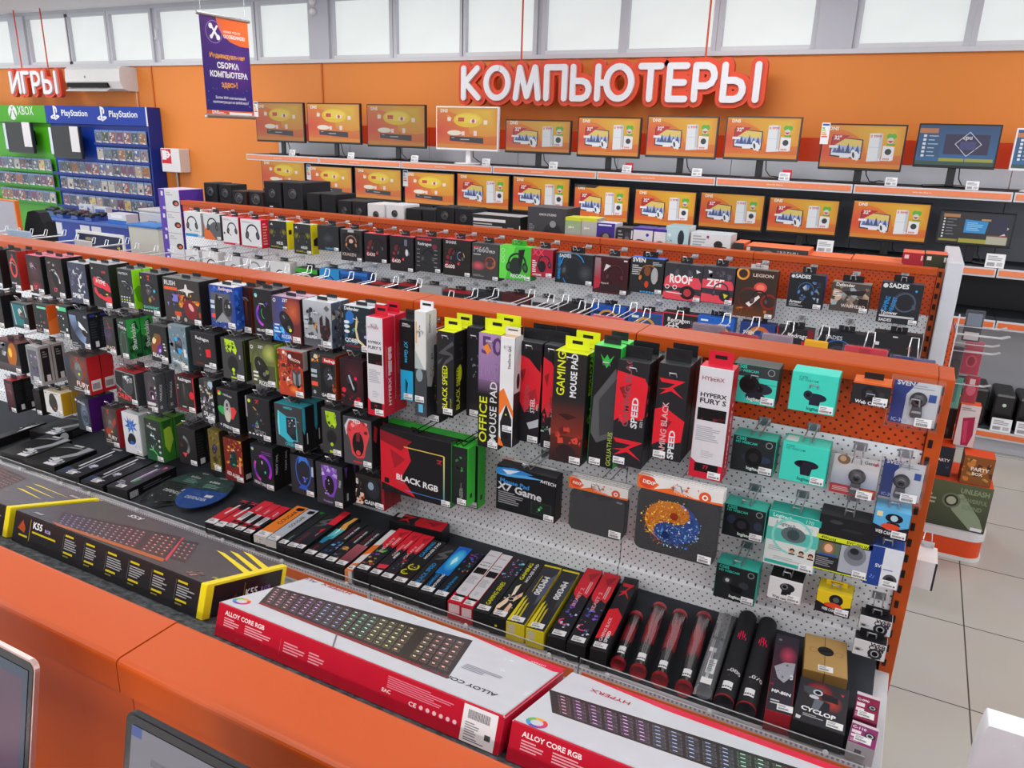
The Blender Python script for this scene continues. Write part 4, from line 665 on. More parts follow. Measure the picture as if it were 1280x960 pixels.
gb2 = [('z', .06, .15, .9, .33, 'd82432'), ('p', 'd82432', 0, .48, .3, .44, 1, .56, .95, .78, .6, .82, .3, .8, 0, .86), ('p', '8c1c26', .2, .56, .6, .58, .4, .7), ('t', 'GAMING BLACK', .44, 1.0, .2, 'd8a0a4', 90, 1, 2.0), ('t', 'SPEED', .74, .98, .2, 'd8d8dc', 90, 1.5, 1.0)]
hang('mouse_pad_box', 'black and red mouse pad box with a jagged mark near its head', 'mouse pad box', MP, (824, 453, 850, 579), 1.93, .06, '242428', '1c1c20', '3c3e42', gb2, (), 'bl', ('1c1c20', .034, .07), 1)
hang('mouse_pad_box', 'white and red mouse pad box hanging by the teal webcams', 'mouse pad box', MP, (875, 457, 901, 603), 1.95, .062, 'd4d2d8', 'a81c2c', 'd83048', fury(), FS[:1], 'br', ('c81e34', .036, .065), 0)
# flat packs in the lower middle
rgb = [('p', 'd02030', 0, .1, .38, .16, .44, .42, .3, .72, .5, .98, 0, .86), ('p', '8a1824', 0, .04, .46, .12, .3, .3, 0, .2), ('p', 'a01c28', .14, .3, .36, .42, .2, .6), ('t', 'BLACK RGB', .22, .76, .075, 'e0e0e2', -3, 1.6, .60), ('x', .24, .79, .4, .83, 'a05058', 1), ('r', .34, .22, .9, .235, 'd8b858'), ('l', .89, .23, .91, .9, 'd8d060', '409898'), ('r', .36, .9, .9, .912, '4878b8'), ('z', .8, .3, .88, .38, 'c02838'), ('r', .05, .78, .12, .86, '141214')]
hang('mouse_pad_box', 'wide flat black and red pack with a rainbow outline', 'mouse pad box', MP, (475, 533, 564, 636), 1.955, .04, '19191c', '2a7a30', '202024', rgb, (), 'br', None, 0, True, None, 'card', '1a1a1c')
rz = [('s', .2, .12, .9, .5, 17, 12, ['2c4a30', '40a850', '26302a'], .2), ('t', 'RAZER', .7, .95, .2, '8a9a8c', 90, 1, .9), ('x', .55, .6, .65, .92, '6a6c6a', 1, 2, True)]
hang('mouse_pad_box', 'black pack with bright green side, nearest the red pack', 'mouse pad box', MP, (565, 557, 584, 634), 1.96, .05, '222426', '38c838', '40d040', rz, [('r', .3, .8, .6, .88, '123a14')], 'br', None, 0, True, None, 'card', '1a1a1c')
hang('mouse_pad_box', 'second green sided pack behind the black and green one', 'mouse pad box', MP, (575, 553, 597, 637), 2.02, .05, '222426', '30b030', '38c838', rz, [('r', .3, .8, .6, .88, '123a14')], 'br', None, 0, False)
o = hang('mouse_pad_box', 'large green edged pack behind the rainbow outlined pack', 'mouse pad box', MP, (480, 527, 585, 560), 2.03, .05, '1c1e1e', '2ca030', '30b838', [], (), None, None, 0, False)
x7 = [('p', '3080c8', 0, .06, .3, .0, .62, .06, .2, .22, 0, .2), ('p', 'd0e0f0', .1, .08, .4, .04, .2, .18), ('p', '58a8e0', .0, .2, .5, .1, .8, .12, .3, .2), ('t', 'Mouse Pad', .06, .36, .07, '3088d0', -4, 1.4, .5), ('t', 'X7 Game', .03, .52, .12, 'c8c8cc', -4, 1.5, .74), ('x', .04, .56, .5, .84, '8a8c90', 6), ('t', 'A4TECH', .74, .17, .05, 'e0e0e4', -4), ('r', .6, .62, .94, .9, '34383a'), ('r', .615, .635, .925, .885, '1c2422'), ('s', .7, .66, .84, .84, 18, 5, ['30a050', 'a0e0b0'], .05)]
hang('mouse_pad_box', 'black flat pack with blue streaks at its top', 'mouse pad box', MP, (621, 580, 693, 655), 1.98, .05, '16171a', '131416', '3c3e42', x7, (), 'br', None, 0, True)
def bagged(label, px, Y, n, art, padcol, hdr=.2):
    """soft mouse pads in clear bags with an orange and white paper header, several on one hook"""
    xl, yt, xr, yb = px; x0, z1 = pY(xl, yt, Y); x1, z0 = pY(xr, yb, Y); w, h = x1-x0, z1-z0; hz = z1-h*hdr
    for i in range(n):
        y = Y+i*.011
        r_ = empty('mouse_pad_pack', ((x0+x1)/2, y, z0), label if i == 0 else ('second ', 'third ', 'fourth ')[i-1]+short(label, 11)+', behind its twin', 'mouse pad pack', 'bagged mouse pads on hooks')
        GG = G(r_); m = M(); rr = .02; pts = []
        for cx, cz, a0 in ((x1-.006-rr, z0+.004+rr, -90), (x1-.006-rr, hz-rr-.001, 0), (x0+.004+rr, hz-rr-.001, 90), (x0+.004+rr, z0+.004+rr, 180)):
            for k in range(5):
                t = math.radians(a0+k*22.5); pts.append((cx+rr*math.cos(t), cz+rr*math.sin(t)))
        m.prism(pts, y+.002, y+.005, padcol)
        if art and i == 0:
            a = Art(m, (x0+.004, y+.002, hz), (w-.01, 0, 0), (0, 0, z0+.004-hz)); draw(a, art)
        GG.add(m, 'soft_pad', 'matte')
        m = M(); m.box(x0, x1, y, y+.0065, hz+.0005, z1, 'e4e2e0', .0006)
        if i < 2:
            a = Art(m, (x0, y, z1), (w, 0, 0), (0, 0, hz-z1)); rd = random.Random(n+i)
            a.poly([(0, .0), (.1, .0), (.26, .5), (.2, .9), (.4, .55), (.7, .92), (1, .82), (1, 1), (0, 1)], 'e86a2c')
            a.ell(.12, .45, .10, 'd84828', .08); a.text('DEXP', .06, .56, .045, 'f4e8e0', -4, 1.5)
            a.text('MOUSE PAD', .44, .84, .035, 'f4d8c8', -3, .8); a.ell(.80, .68, .07, 'e05828'); a.ell(.80, .68, .035, 'f0e8e4'); a.ell(.80, .68, .018, 'd84828')
            a.splash(.3, .1, .9, .6, 3, 8, ['e86a2c', 'd84828'], .03)
        GG.add(m, 'paper_header', 'card')
        m = M(); m.box(x0-.002, x1+.002, y-.0012, y-.0004, z0-.004, hz, 'e8ecee', .0003); GG.add(m, 'clear_bag', 'clear')
        if i == 0:
            m = M(); m.box(x1-.05, x1-.012, y-.003, y-.0018, z0+.012, z0+.034, 'eeeef0', .0003); a = Art(m, (x1-.05, y-.003, z0+.034), (.038, 0, 0), (0, 0, -.022), .0002); a.lines(.08, .1, .8, .5, '8a8a90', 2); a.code(.1, .55, .8, .88, 4, '3a3a40', 10)
            GG.add(m, 'price_sticker', 'card')
    hook((x0+x1)/2, z1-h*hdr*.42, Y1-.0005, Y-.03, 'wire hook of the '+short(label, 12), 'hooks of the bagged mouse pads', 'c0c2c8', .013)
bagged('pack of plain black mouse pads under an orange and white header', (712, 595, 780, 680), 1.97, 4, [('t', 'DEXP', .84, .12, .03, 'c8c8cc', -3), ('p', '2c2d30', .2, .02, .5, .0, .8, .06, .56, .16, .44, .08, .3, .2)], '3a3b3e')
fire = ['f0a020', 'f8d038', 'e06818', 'c84018', 'f8e070']; ice = ['2858b0', '4888d8', '183878', '88b8e8', 'd0e0f8']
yy = [('g', .5, .5, .5, .5, '2e2e32', '38393c')]
def yinyang():
    out = []; rd = random.Random(77); cx, cy, R = .45, .46, .34; A = math.radians(14); ca, sa = math.cos(A), math.sin(A)
    def at(p, q): return (cx+R*(p*ca-q*sa), cy+R*(p*sa+q*ca))      # p to the right, q down, in the turned circle
    ring = [at(math.sin(math.pi*i/16), -math.cos(math.pi*i/16)) for i in range(33)]
    out.append(('p', 'e08a20')+tuple(c for p in ring for c in p))
    blue = [at(math.sin(math.pi*i/16), -math.cos(math.pi*i/16)) for i in range(17)]+[at(-.5*math.sin(math.pi*i/10), .5+.5*math.cos(math.pi*i/10)) for i in range(1, 11)]+[at(.5*math.sin(math.pi*i/10), -.5+.5*math.cos(math.pi*i/10)) for i in range(1, 10)]
    out.append(('p', '2450a0')+tuple(c for p in blue for c in p))
    for i in range(640):
        t = rd.uniform(0, 2*math.pi); r = math.sqrt(rd.uniform(0, 1.22)); p, q = r*math.cos(t), r*math.sin(t); side = p > 0
        if (q+.5)**2+p*p < .25: side = False
        if (q-.5)**2+p*p < .25: side = True
        x, y = at(p, q); k = rd.uniform(.008, .024); c_ = rd.choice(ice if side else fire)
        out.append(('s', max(0, x-k), max(0, y-k), min(1, x+k), min(1, y+k), rd.randint(0, 9999), 1, [c_], k*1.4))
    x, y = at(0, -.5); out.append(('e', x, y, .05, '8a2c10')); x, y = at(0, .5); out.append(('e', x, y, .05, '12285c'))
    return out
bagged('pack of mouse pads printed with a fire and ice circle', (798, 592, 893, 712), 1.93, 4, yinyang(), '37383b', .17)
bagged('pack of mouse pads with orange header behind the blue streaked pack', (630, 573, 692, 640), 2.04, 2, [], '26272a')
# ------------------------------------------------------------------ webcams at the end of the gondola
WC = 'boxed webcams on hooks'; TE = '38d0b8'
def wc(label, px, cf, cs, ct, ops, sops=(), Y=2.03, dep=.07, **k):
    return hang('webcam_box', label, 'webcam box', WC, px, Y, dep, cf, cs, ct, ops, sops, k.get('stick', 'br'), k.get('tab', None), k.get('n', 0), True, None, 'card', 'b8bac0', k.get('top', ()))
def logi(dark, cam): return [('t', 'C505', .07, .1, .08, TE, 0, 1.4), ('t', 'HD WEBCAM', .07, .19, .06, TE, 0, .8), ('e', .84, .13, .08, '8a9090'), ('e', .84, .13, .06, dark)]+cam+[('t', 'logitech', .38, .9, .08, 'd8e8e4' if dark != TE else '20605c', -2, 1.4)]
wc('teal and charcoal webcam box with a round camera, end of top row', (917, 453, 968, 510), '40c8b4', '2a3434', '4a5050', [('r', 0, 0, 1, .30, '343a3c')]+logi('343a3c', [('r', .0, .44, 1, .45, '1c3c3c'), ('c', .62, .58, .18, '2a2c38', '0c0c10', '1c1c24', False, 1.6), ('e', .4, .50, .22, '1a1a20', .22), ('e', .4, .5, .14, '0c0c10'), ('e', .56, .8, .22, '20222c', .1)]))
wc('plain bright teal webcam box with a dark camera, top row', (991, 463, 1042, 521), '40d0bc', '30a898', '50dcc8', [('t', 'C270', .16, .16, .06, '20706c', 0, 1), ('t', 'HD WEBCAM', .16, .22, .05, '208078', 0, .5), ('e', .56, .6, .24, '222436', .1), ('p', '222436', .44, .62, .68, .62, .66, .8, .44, .8), ('e', .4, .55, .1, '2c2e40'), ('e', .4, .55, .05, '0c0c14'), ('t', 'logitech', .4, .93, .08, '20605c', -2, 1.4)], (), stick='br')
wc('small black webcam box with an orange lid and window', (1067, 476, 1110, 511), '26272b', '202124', 'e06a30', [('r', .0, .0, 1, .06, 'e06a30'), ('e', .45, .45, .2, '1a1a1e', .22), ('e', .45, .45, .1, '3a3c42'), ('e', .78, .45, .08, '34363c'), ('t', 'Web Camera', .12, .93, .1, 'e0e0e4', -3, 1.2, .8)], (), tab=('1c1c1e', .016, .045))
wc('black webcam box with teal lid in the second row', (917, 543, 965, 597), '242c2e', '2ca898', '48d0bc', logi('242c2e', [('e', .36, .56, .12, '2a3444', .1), ('e', .78, .56, .14, '2c3a54', .08), ('e', .52, .54, .2, '121316', .24), ('e', .52, .54, .11, '26282c')]))
wc('bright teal webcam box with a white sticker on its lid, second row', (979, 551, 1030, 610), '40d0bc', '2ca898', '50dcc8', [('t', 'C270', .08, .12, .06, '20706c', 0, 1), ('t', 'HD WEBCAM', .08, .18, .05, '208078', 0, .5), ('e', .56, .5, .26, '1e202e', .1), ('p', '1e202e', .42, .52, .7, .52, .66, .78, .46, .78), ('e', .42, .48, .06, '0c0c14'), ('t', 'logitech', .4, .92, .08, '20605c', -2, 1.4)], (), top=[('r', .05, .2, .3, .8, 'd8e8e4')])
wc('black webcam box with teal lid in the third row', (906, 629, 953, 680), '202426', '2ca898', '48d0bc', logi('202426', [('e', .2, .44, .1, '30384c', .12), ('e', .84, .5, .1, '30384c', .12), ('e', .46, .58, .2, '0e0e12', .2), ('e', .46, .56, .11, '2c2e36')]))
wc('black webcam box with teal lid just over the shelf', (896, 703, 942, 759), '202426', '2ca898', '48d0bc', logi('202426', [('e', .3, .42, .12, '34363e', .1), ('e', .7, .48, .12, '34363e', .1), ('e', .3, .42, .05, 'c8c8cc'), ('p', '0c0c10', .34, .52, .7, .56, .66, .74, .44, .72)]))
wc('tall teal and white webcam box with three small portraits', (962, 637, 1016, 719), 'd4dad8', '6ab8b0', '28a898', [('r', 0, 0, 1, .12, '28a898'), ('t', 'Logitech', .08, .09, .08, 'd0ece8', -3, 1), ('t', '170', .7, .1, .08, 'a8dcd4', -3, .5), ('t', 'Logitech', .16, .22, .08, '6a7a7a', -3, 1), ('t', '170', .7, .23, .08, 'b0bcbc', -3, .5), ('r', .0, .29, 1, .53, '58b8ac'), ('o', .5, .4, .4, .05, '80d0c4'), ('e', .52, .36, .24, '5a6a6e', .17), ('e', .52, .36, .12, '3a4a50'), ('x', .08, .62, .36, .72, 'a8b4b4', 3), *[x for i in range(3) for x in (('r', .46+.18*i, .6+.01*i, .62+.18*i, .72+.01*i, 'd8d0c8'), ('e', .54+.18*i, .645+.01*i, .05, '26242a'), ('e', .54+.18*i, .665+.01*i, .035, 'c89878'), ('r', .48+.18*i, .695+.01*i, .6+.18*i, .72+.01*i, '302c30'))], ('r', .04, .9, .7, .96, '28a898'), ('x', .2, .8, .8, .87, 'b0b8b8', 2)], stick='br')
wc('black and lime webcam box with a smiling woman portrait', (1026, 641, 1083, 727), '1e1f22', '18181a', '303236', [('r', 0, .36, 1, .44, 'd0dc28'), ('t', '4World', .08, .425, .06, '2a2c10', -3, 1), ('t', 'EVC-001W', .54, .425, .06, '2a2c10', -3, .8), ('r', .02, .47, .45, .96, '26272a'), ('r', .02, .47, .45, .72, '5a6a58'), ('e', .24, .58, .11, '9a6a3c', .13), ('e', .24, .58, .075, 'e0b090', .09), ('r', .1, .68, .4, .72, '3858a0'), ('x', .05, .75, .4, .92, '8a8c90', 5), ('r', .46, .46, .98, .94, 'a8acb8'), ('e', .72, .6, .2, '7a7e88', .22), ('e', .72, .58, .14, '5a5e68', .12), ('e', .7, .53, .08, '22242a', .07), ('r', .02, .965, 1, .985, 'd0dc28'), ('e', .3, .1, .12, '3a3c40', .04), ('e', .6, .2, .2, '2c2e32', .03)], stick='br')
wc('sky blue and black webcam box with a red badge', (1094, 634, 1133, 678), '58a8d8', '2c4c60', '70b8e0', [('p', '1c1c20', 0, .55, .5, .72, 1, .5, 1, 1, 0, 1), ('e', .56, .26, .24, '16161c', .15), ('e', .56, .26, .1, 'b0c8d8'), ('p', '1c1c20', .4, .42, .7, .42, .78, .52, .36, .52), ('e', .5, .58, .26, 'd84828', .1), ('r', .08, .08, .24, .26, 'e0d0a0'), ('t', 'WEB CAMERA', .12, .86, .11, WH, -3, 1, .6)], stick='br', n=1)
wc('white and navy webcam box with a round camera on its front', (1087, 680, 1121, 739), 'dcdee4', '8a94b0', '2c4890', [('r', .0, .0, .46, 1, '24408c'), ('r', .46, .0, 1, .46, 'd8dce4'), ('t', 'SVEN', .26, .52, .12, WH, 0, 1), ('e', .74, .78, .2, '4a4c54', .2), ('e', .74, .78, .12, '1c1e24'), ('p', '4a4c54', .6, .9, .9, .9, .96, .95, .54, .95), ('x', .5, .52, .95, .56, '3050a0', 1), ('t', '21', .14, .8, .12, '6a88d0', -20)], stick='br')
wc('small white webcam box with a black lid and black camera', (962, 719, 1000, 757), 'dcdcde', 'b8b8bc', '1c1c1e', [('e', .56, .36, .22, '26272c', .15), ('e', .48, .34, .1, '6a6c72'), ('e', .48, .34, .06, '0c0c10'), ('p', '1c1c20', .42, .48, .7, .48, .66, .7, .4, .74), ('t', 'Web camera', .16, .92, .09, '3a3a40', -4, 1.2, .56)], stick='br')
wc('yellow and black webcam box with a red badge', (1022, 736, 1061, 774), 'e0c020', '8a7818', 'e8cc30', [('p', '1e1e22', 0, .5, .52, .72, 1, .48, 1, 1, 0, 1), ('e', .56, .3, .2, '1a1a1e', .18), ('e', .56, .3, .09, '5a5c60'), ('p', '1a1a1e', .4, .42, .72, .42, .7, .54, .42, .54), ('e', .5, .58, .26, 'd84828', .09), ('t', 'WEB CAMERA', .2, .86, .1, WH, -3, 1, .5)], stick='br', tab=('e0c020', .014, .055), n=1)
def wcam(label, px, Y):
    return wc(label, px, 'd4d5d8', 'a8aab0', '1c1c20', [('t', 'WEB', .5, .22, .16, '3a2c34', -6, 1.8, .46), ('t', 'CAM', .46, .42, .16, '3a2c34', -6, 1.8, .46), ('e', .68, .66, .22, '2c2e34', .2), ('e', .68, .66, .13, 'a8aab0'), ('e', .68, .66, .09, '0c0c10'), ('p', '2c2e34', .52, .84, .84, .84, .9, .92, .46, .92), ('x', .06, .5, .36, .72, '8a8c92', 4), ('e', .16, .62, .07, '4a4c54', .04)], (), Y, .045, stick=None, tab=('1c1c20', .02, .06))
wcam('white webcam box with a black tab near the end post', (1075, 768, 1112, 797), 2.06)
wcam('white webcam box hanging lowest by the end post', (1068, 797, 1105, 828), 2.02)
def blister(label, px, Y, card, artops, camops, group='blister packed webcams', cardbot=None):
    """a printed card under a moulded clear shell with the webcam itself inside"""
    xl, yt, xr, yb = px; x0, z1 = pY(xl, yt, Y); x1, z0 = pY(xr, yb, Y); w, h = x1-x0, z1-z0
    r_ = empty('webcam_pack', ((x0+x1)/2, Y, z0), label, 'webcam pack', group); GG = G(r_)
    m = M(); m.box(x0+.007, x1-.007, Y+.02, Y+.0215, z0+.007, z1-.012, card, .0004); draw(Art(m, (x0+.007, Y+.02, z1-.012), (w-.014, 0, 0), (0, 0, z0+.019-z1)), artops); GG.add(m, 'printed_card', 'card')
    m = M(); cx, cz = x0+w*camops[0], z1-h*camops[1]; k = w*camops[2]
    m.lathe((cx, Y+.018, cz), [(k*1.25, 0), (k*1.3, -.004), (k*1.1, -.010), (k*.9, -.012)], ['8a8c92', '34353a', '34353a', '50525a'], 18, 'y'); GG.add(m, 'camera_head', 'gloss', True)
    m = M(); m.lathe((cx, Y+.006, cz), [(k*.55, 0), (k*.55, -.003), (k*.36, -.005), (.0005, -.006)], ['c0c2c8', '101014', '181820', '181820'], 16, 'y'); GG.add(m, 'lens', 'gloss', True)
    m = M(); m.prism([(cx-k*.7, cz-k*1.1), (cx+k*.7, cz-k*1.1), (cx+k*.9, cz-k*2.6), (cx+k*.7, cz-k*3), (cx-k*.7, cz-k*3), (cx-k*.9, cz-k*2.6)], Y+.008, Y+.018, '55575e'); m.prism([(cx-k*.6, cz-k*1.8), (cx+k*.6, cz-k*1.8), (cx+k*.7, cz-k*2.1), (cx-k*.7, cz-k*2.1)], Y+.005, Y+.0085, 'b8bac2'); GG.add(m, 'camera_clip', 'gloss')
    m = M(); m.box(x0, x1, Y+.0005, Y+.0012, z0, z1, 'e8ecee', .0003)
    fr = [(x0, x1, z0, z0+.006), (x0, x1, z1-.006, z1), (x0, x0+.006, z0+.006, z1-.006), (x1-.006, x1, z0+.006, z1-.006)]
    for a, bb, c_, d in fr: m.box(a, bb, Y+.0012, Y+.024, c_, d, 'e8ecee', .001)
    GG.add(m, 'clear_shell', 'clear')
    m = M(); m.box(x1-.052, x1-.014, Y-.0016, Y-.0004, z0+.012, z0+.034, 'eeeef0', .0003); a = Art(m, (x1-.052, Y-.0016, z0+.034), (.038, 0, 0), (0, 0, -.022), .0002); a.lines(.08, .1, .8, .5, '8a8a90', 2); a.code(.1, .55, .8, .88, 4, '3a3a40', 10); GG.add(m, 'price_sticker', 'card')
    hook((x0+x1)/2, min(1.398, z1-.02), Y1-.0005, Y-.02, 'wire hook of the '+short(label, 12), group+' hooks', 'c0c2c8')
sv = [('r', 0, 0, .3, 1, '24408c'), ('p', '24408c', .3, 0, .5, 0, .3, .3), ('t', 'SVEN', .06, .1, .12, WH, 0, 1.6), ('r', .78, .24, .94, .42, '3458a8'), ('x', .4, .06, .9, .16, 'a8acb8', 2), ('t', 'IC-300', .06, .96, .09, 'b8c4e0')]
blister('large clear blister with a black webcam on a blue and white card', (1116, 470, 1170, 543), 2.06, 'd8dce4', sv, (.56, .42, .13))
blister('smaller clear blister with a silver webcam on a blue and white card', (1103, 570, 1151, 637), 2.06, 'd8dce4', sv, (.5, .52, .14))
blister('clear blister with a webcam over a red footed white card', (1040, 563, 1095, 633), 2.04, 'e0dee0', [('r', 0, .76, 1, 1, 'c83038'), ('l', 0, .3, 1, .76, 'e4e6ea', 'a8b8d0'), ('e', .22, .12, .14, '8a6a4a', .12), ('e', .2, .1, .07, 'd8b090'), ('t', 'Genius', .66, .14, .08, '5a5a60'), ('p', 'd02838', .86, .14, .96, .04, .92, .16), ('x', .06, .82, .6, .94, 'f0c8c8', 3), ('r', .68, .8, .96, .9, 'e0b040')], (.55, .5, .13))
m = M(); bx0, bz1 = pY(1142, 688, 2.25); 
q = carton('webcam_box', 'white carton sticking out past the end post of the mouse gondola', 'carton', None, .152, .205, 2.2, .10, bz1-.085, bz1, 'd8d8da', 'c8c8cc', 'e4e4e6', [('r', .9, .0, 1, 1, '2a2a2e')], (), None, None)
hook(.178, bz1+.006, 2.2898, 2.34, 'short wire hook behind the white carton past the end post', 'rear hooks', 'c8cad0')
# ------------------------------------------------------------------ goods lying on the long shelf
LP = 'boxed mouse pads lying on the shelf'
def lie(name, label, cat, group, FL, FR, RL, h, cf, cs, ct, top=(), front=(), right=(), stick=True, z0=SHZ, mat='card', shy=.94, wmax=9):
    """a box lying down: corners of its upper face given as points of the photograph"""
    zt_ = z0+h; a = Vector(pZ(*FL, zt_)); b = Vector(pZ(*FR, zt_)); c = Vector(pZ(*RL, zt_))
    if a.y < FY+.006: a.y = b.y = FY+.006
    ax = c-a; L = ax.length; yaw = math.atan2(-ax.x, ax.y); yaw = max(-.1, min(.1, yaw)); w = min((b-a).length*shy, wmax)
    m = M().box(0, w, 0, L, 0, h, cf, .0014, front=cs, right=cs, left=cs, top=cf, back=cs)
    o = m.build(name, mat); o.location = (a.x, a.y, z0+.0008); o.rotation_euler = (0, 0, yaw); tag(o, label, cat, group)
    for nm, ops, O, U, V in (('top_print', top, (0, L, h), (w, 0, 0), (0, -L, 0)), ('end_print', front, (0, 0, h), (w, 0, 0), (0, 0, -h)), ('side_print', right, (w, 0, h), (0, L, 0), (0, 0, -h))):
        if ops:
            m = M(); a_ = Art(m, O, U, V); a_.rect(.02, .01, .98, .99, cf if nm[0] == 't' else cs); draw(a_, ops); p = m.build(nm, mat); p.parent = o
    if stick:
        m = M(); sw = min(.038, w*.8); sx = w*.5 if stick is True else w*stick; m.box(sx-sw/2, sx+sw/2, .010, .034, h+.0006, h+.0014, 'eeeef0', .0003)
        a = Art(m, (sx-sw/2, .034, h+.0014), (sw, 0, 0), (0, -.024, 0), .0002); a.lines(.08, .12, .8, .5, '8a8a90', 2, 4); a.code(.08, .58, .72, .86, 5, '3a3a40', 12)
        p = m.build('price_sticker', 'card'); p.parent = o
    return o, w, L
zt1 = [('r', 0, 0, 1, .12, '2a2a2e'), ('z', .06, .01, .94, .11, 'd03040'), ('p', 'd02c3c', 0, .36, 1, .30, 1, .84, 0, .9), ('p', 'd8d8dc', .5, .2, .7, .2, .6, .6, .4, .6), ('r', .0, .88, 1, 1, 'd8d8da')]
zt2 = [('r', 0, 0, 1, .44, 'd42c3c'), ('l', .3, .3, .7, .42, 'b02030', 'd42c3c'), ('t', 'BEAST', .66, .36, .2, 'f0d0d4', 90, .6, .9), ('r', .12, .42, .62, .72, 'd8d8dc'), ('x', .16, .44, .56, .70, '5a5a60', 3, 3, True), ('z', .0, .72, .98, .86, 'c02c3c')]
def gmp(col, art, h1='GAMING', h2='MOUSE PAD', at=.5):
    return [('t', h1, .40, at, .24, col, 90, .8, 2.0), ('t', h2, .74, at+.02, .18, 'd8d8dc', 90, 1.2, 2.2)]+art
def zbox(art, txt, dz=.0):
    return [('r', 0, 0, 1, .36, 'd42434'), ('p', 'd42434', 0, .36, 1, .36, .9, .44, .6, .40, .4, .48, .1, .42), ('p', 'a81c2a', .3, .1, .9, .04, .6, .2), ('t', txt, .5, .58, .2, 'd8a0a4', 90, 1.2, 2.0), ('x', .62, .2, .82, .5, 'e0b8bc', 2, 4, True)]+art
SS = [('p', '5a5b5e', .1, .24, .8, .08, .98, .12, .5, .2, .95, .24, .9, .3, .4, .36, .2, .36, .7, .27, .3, .27)]
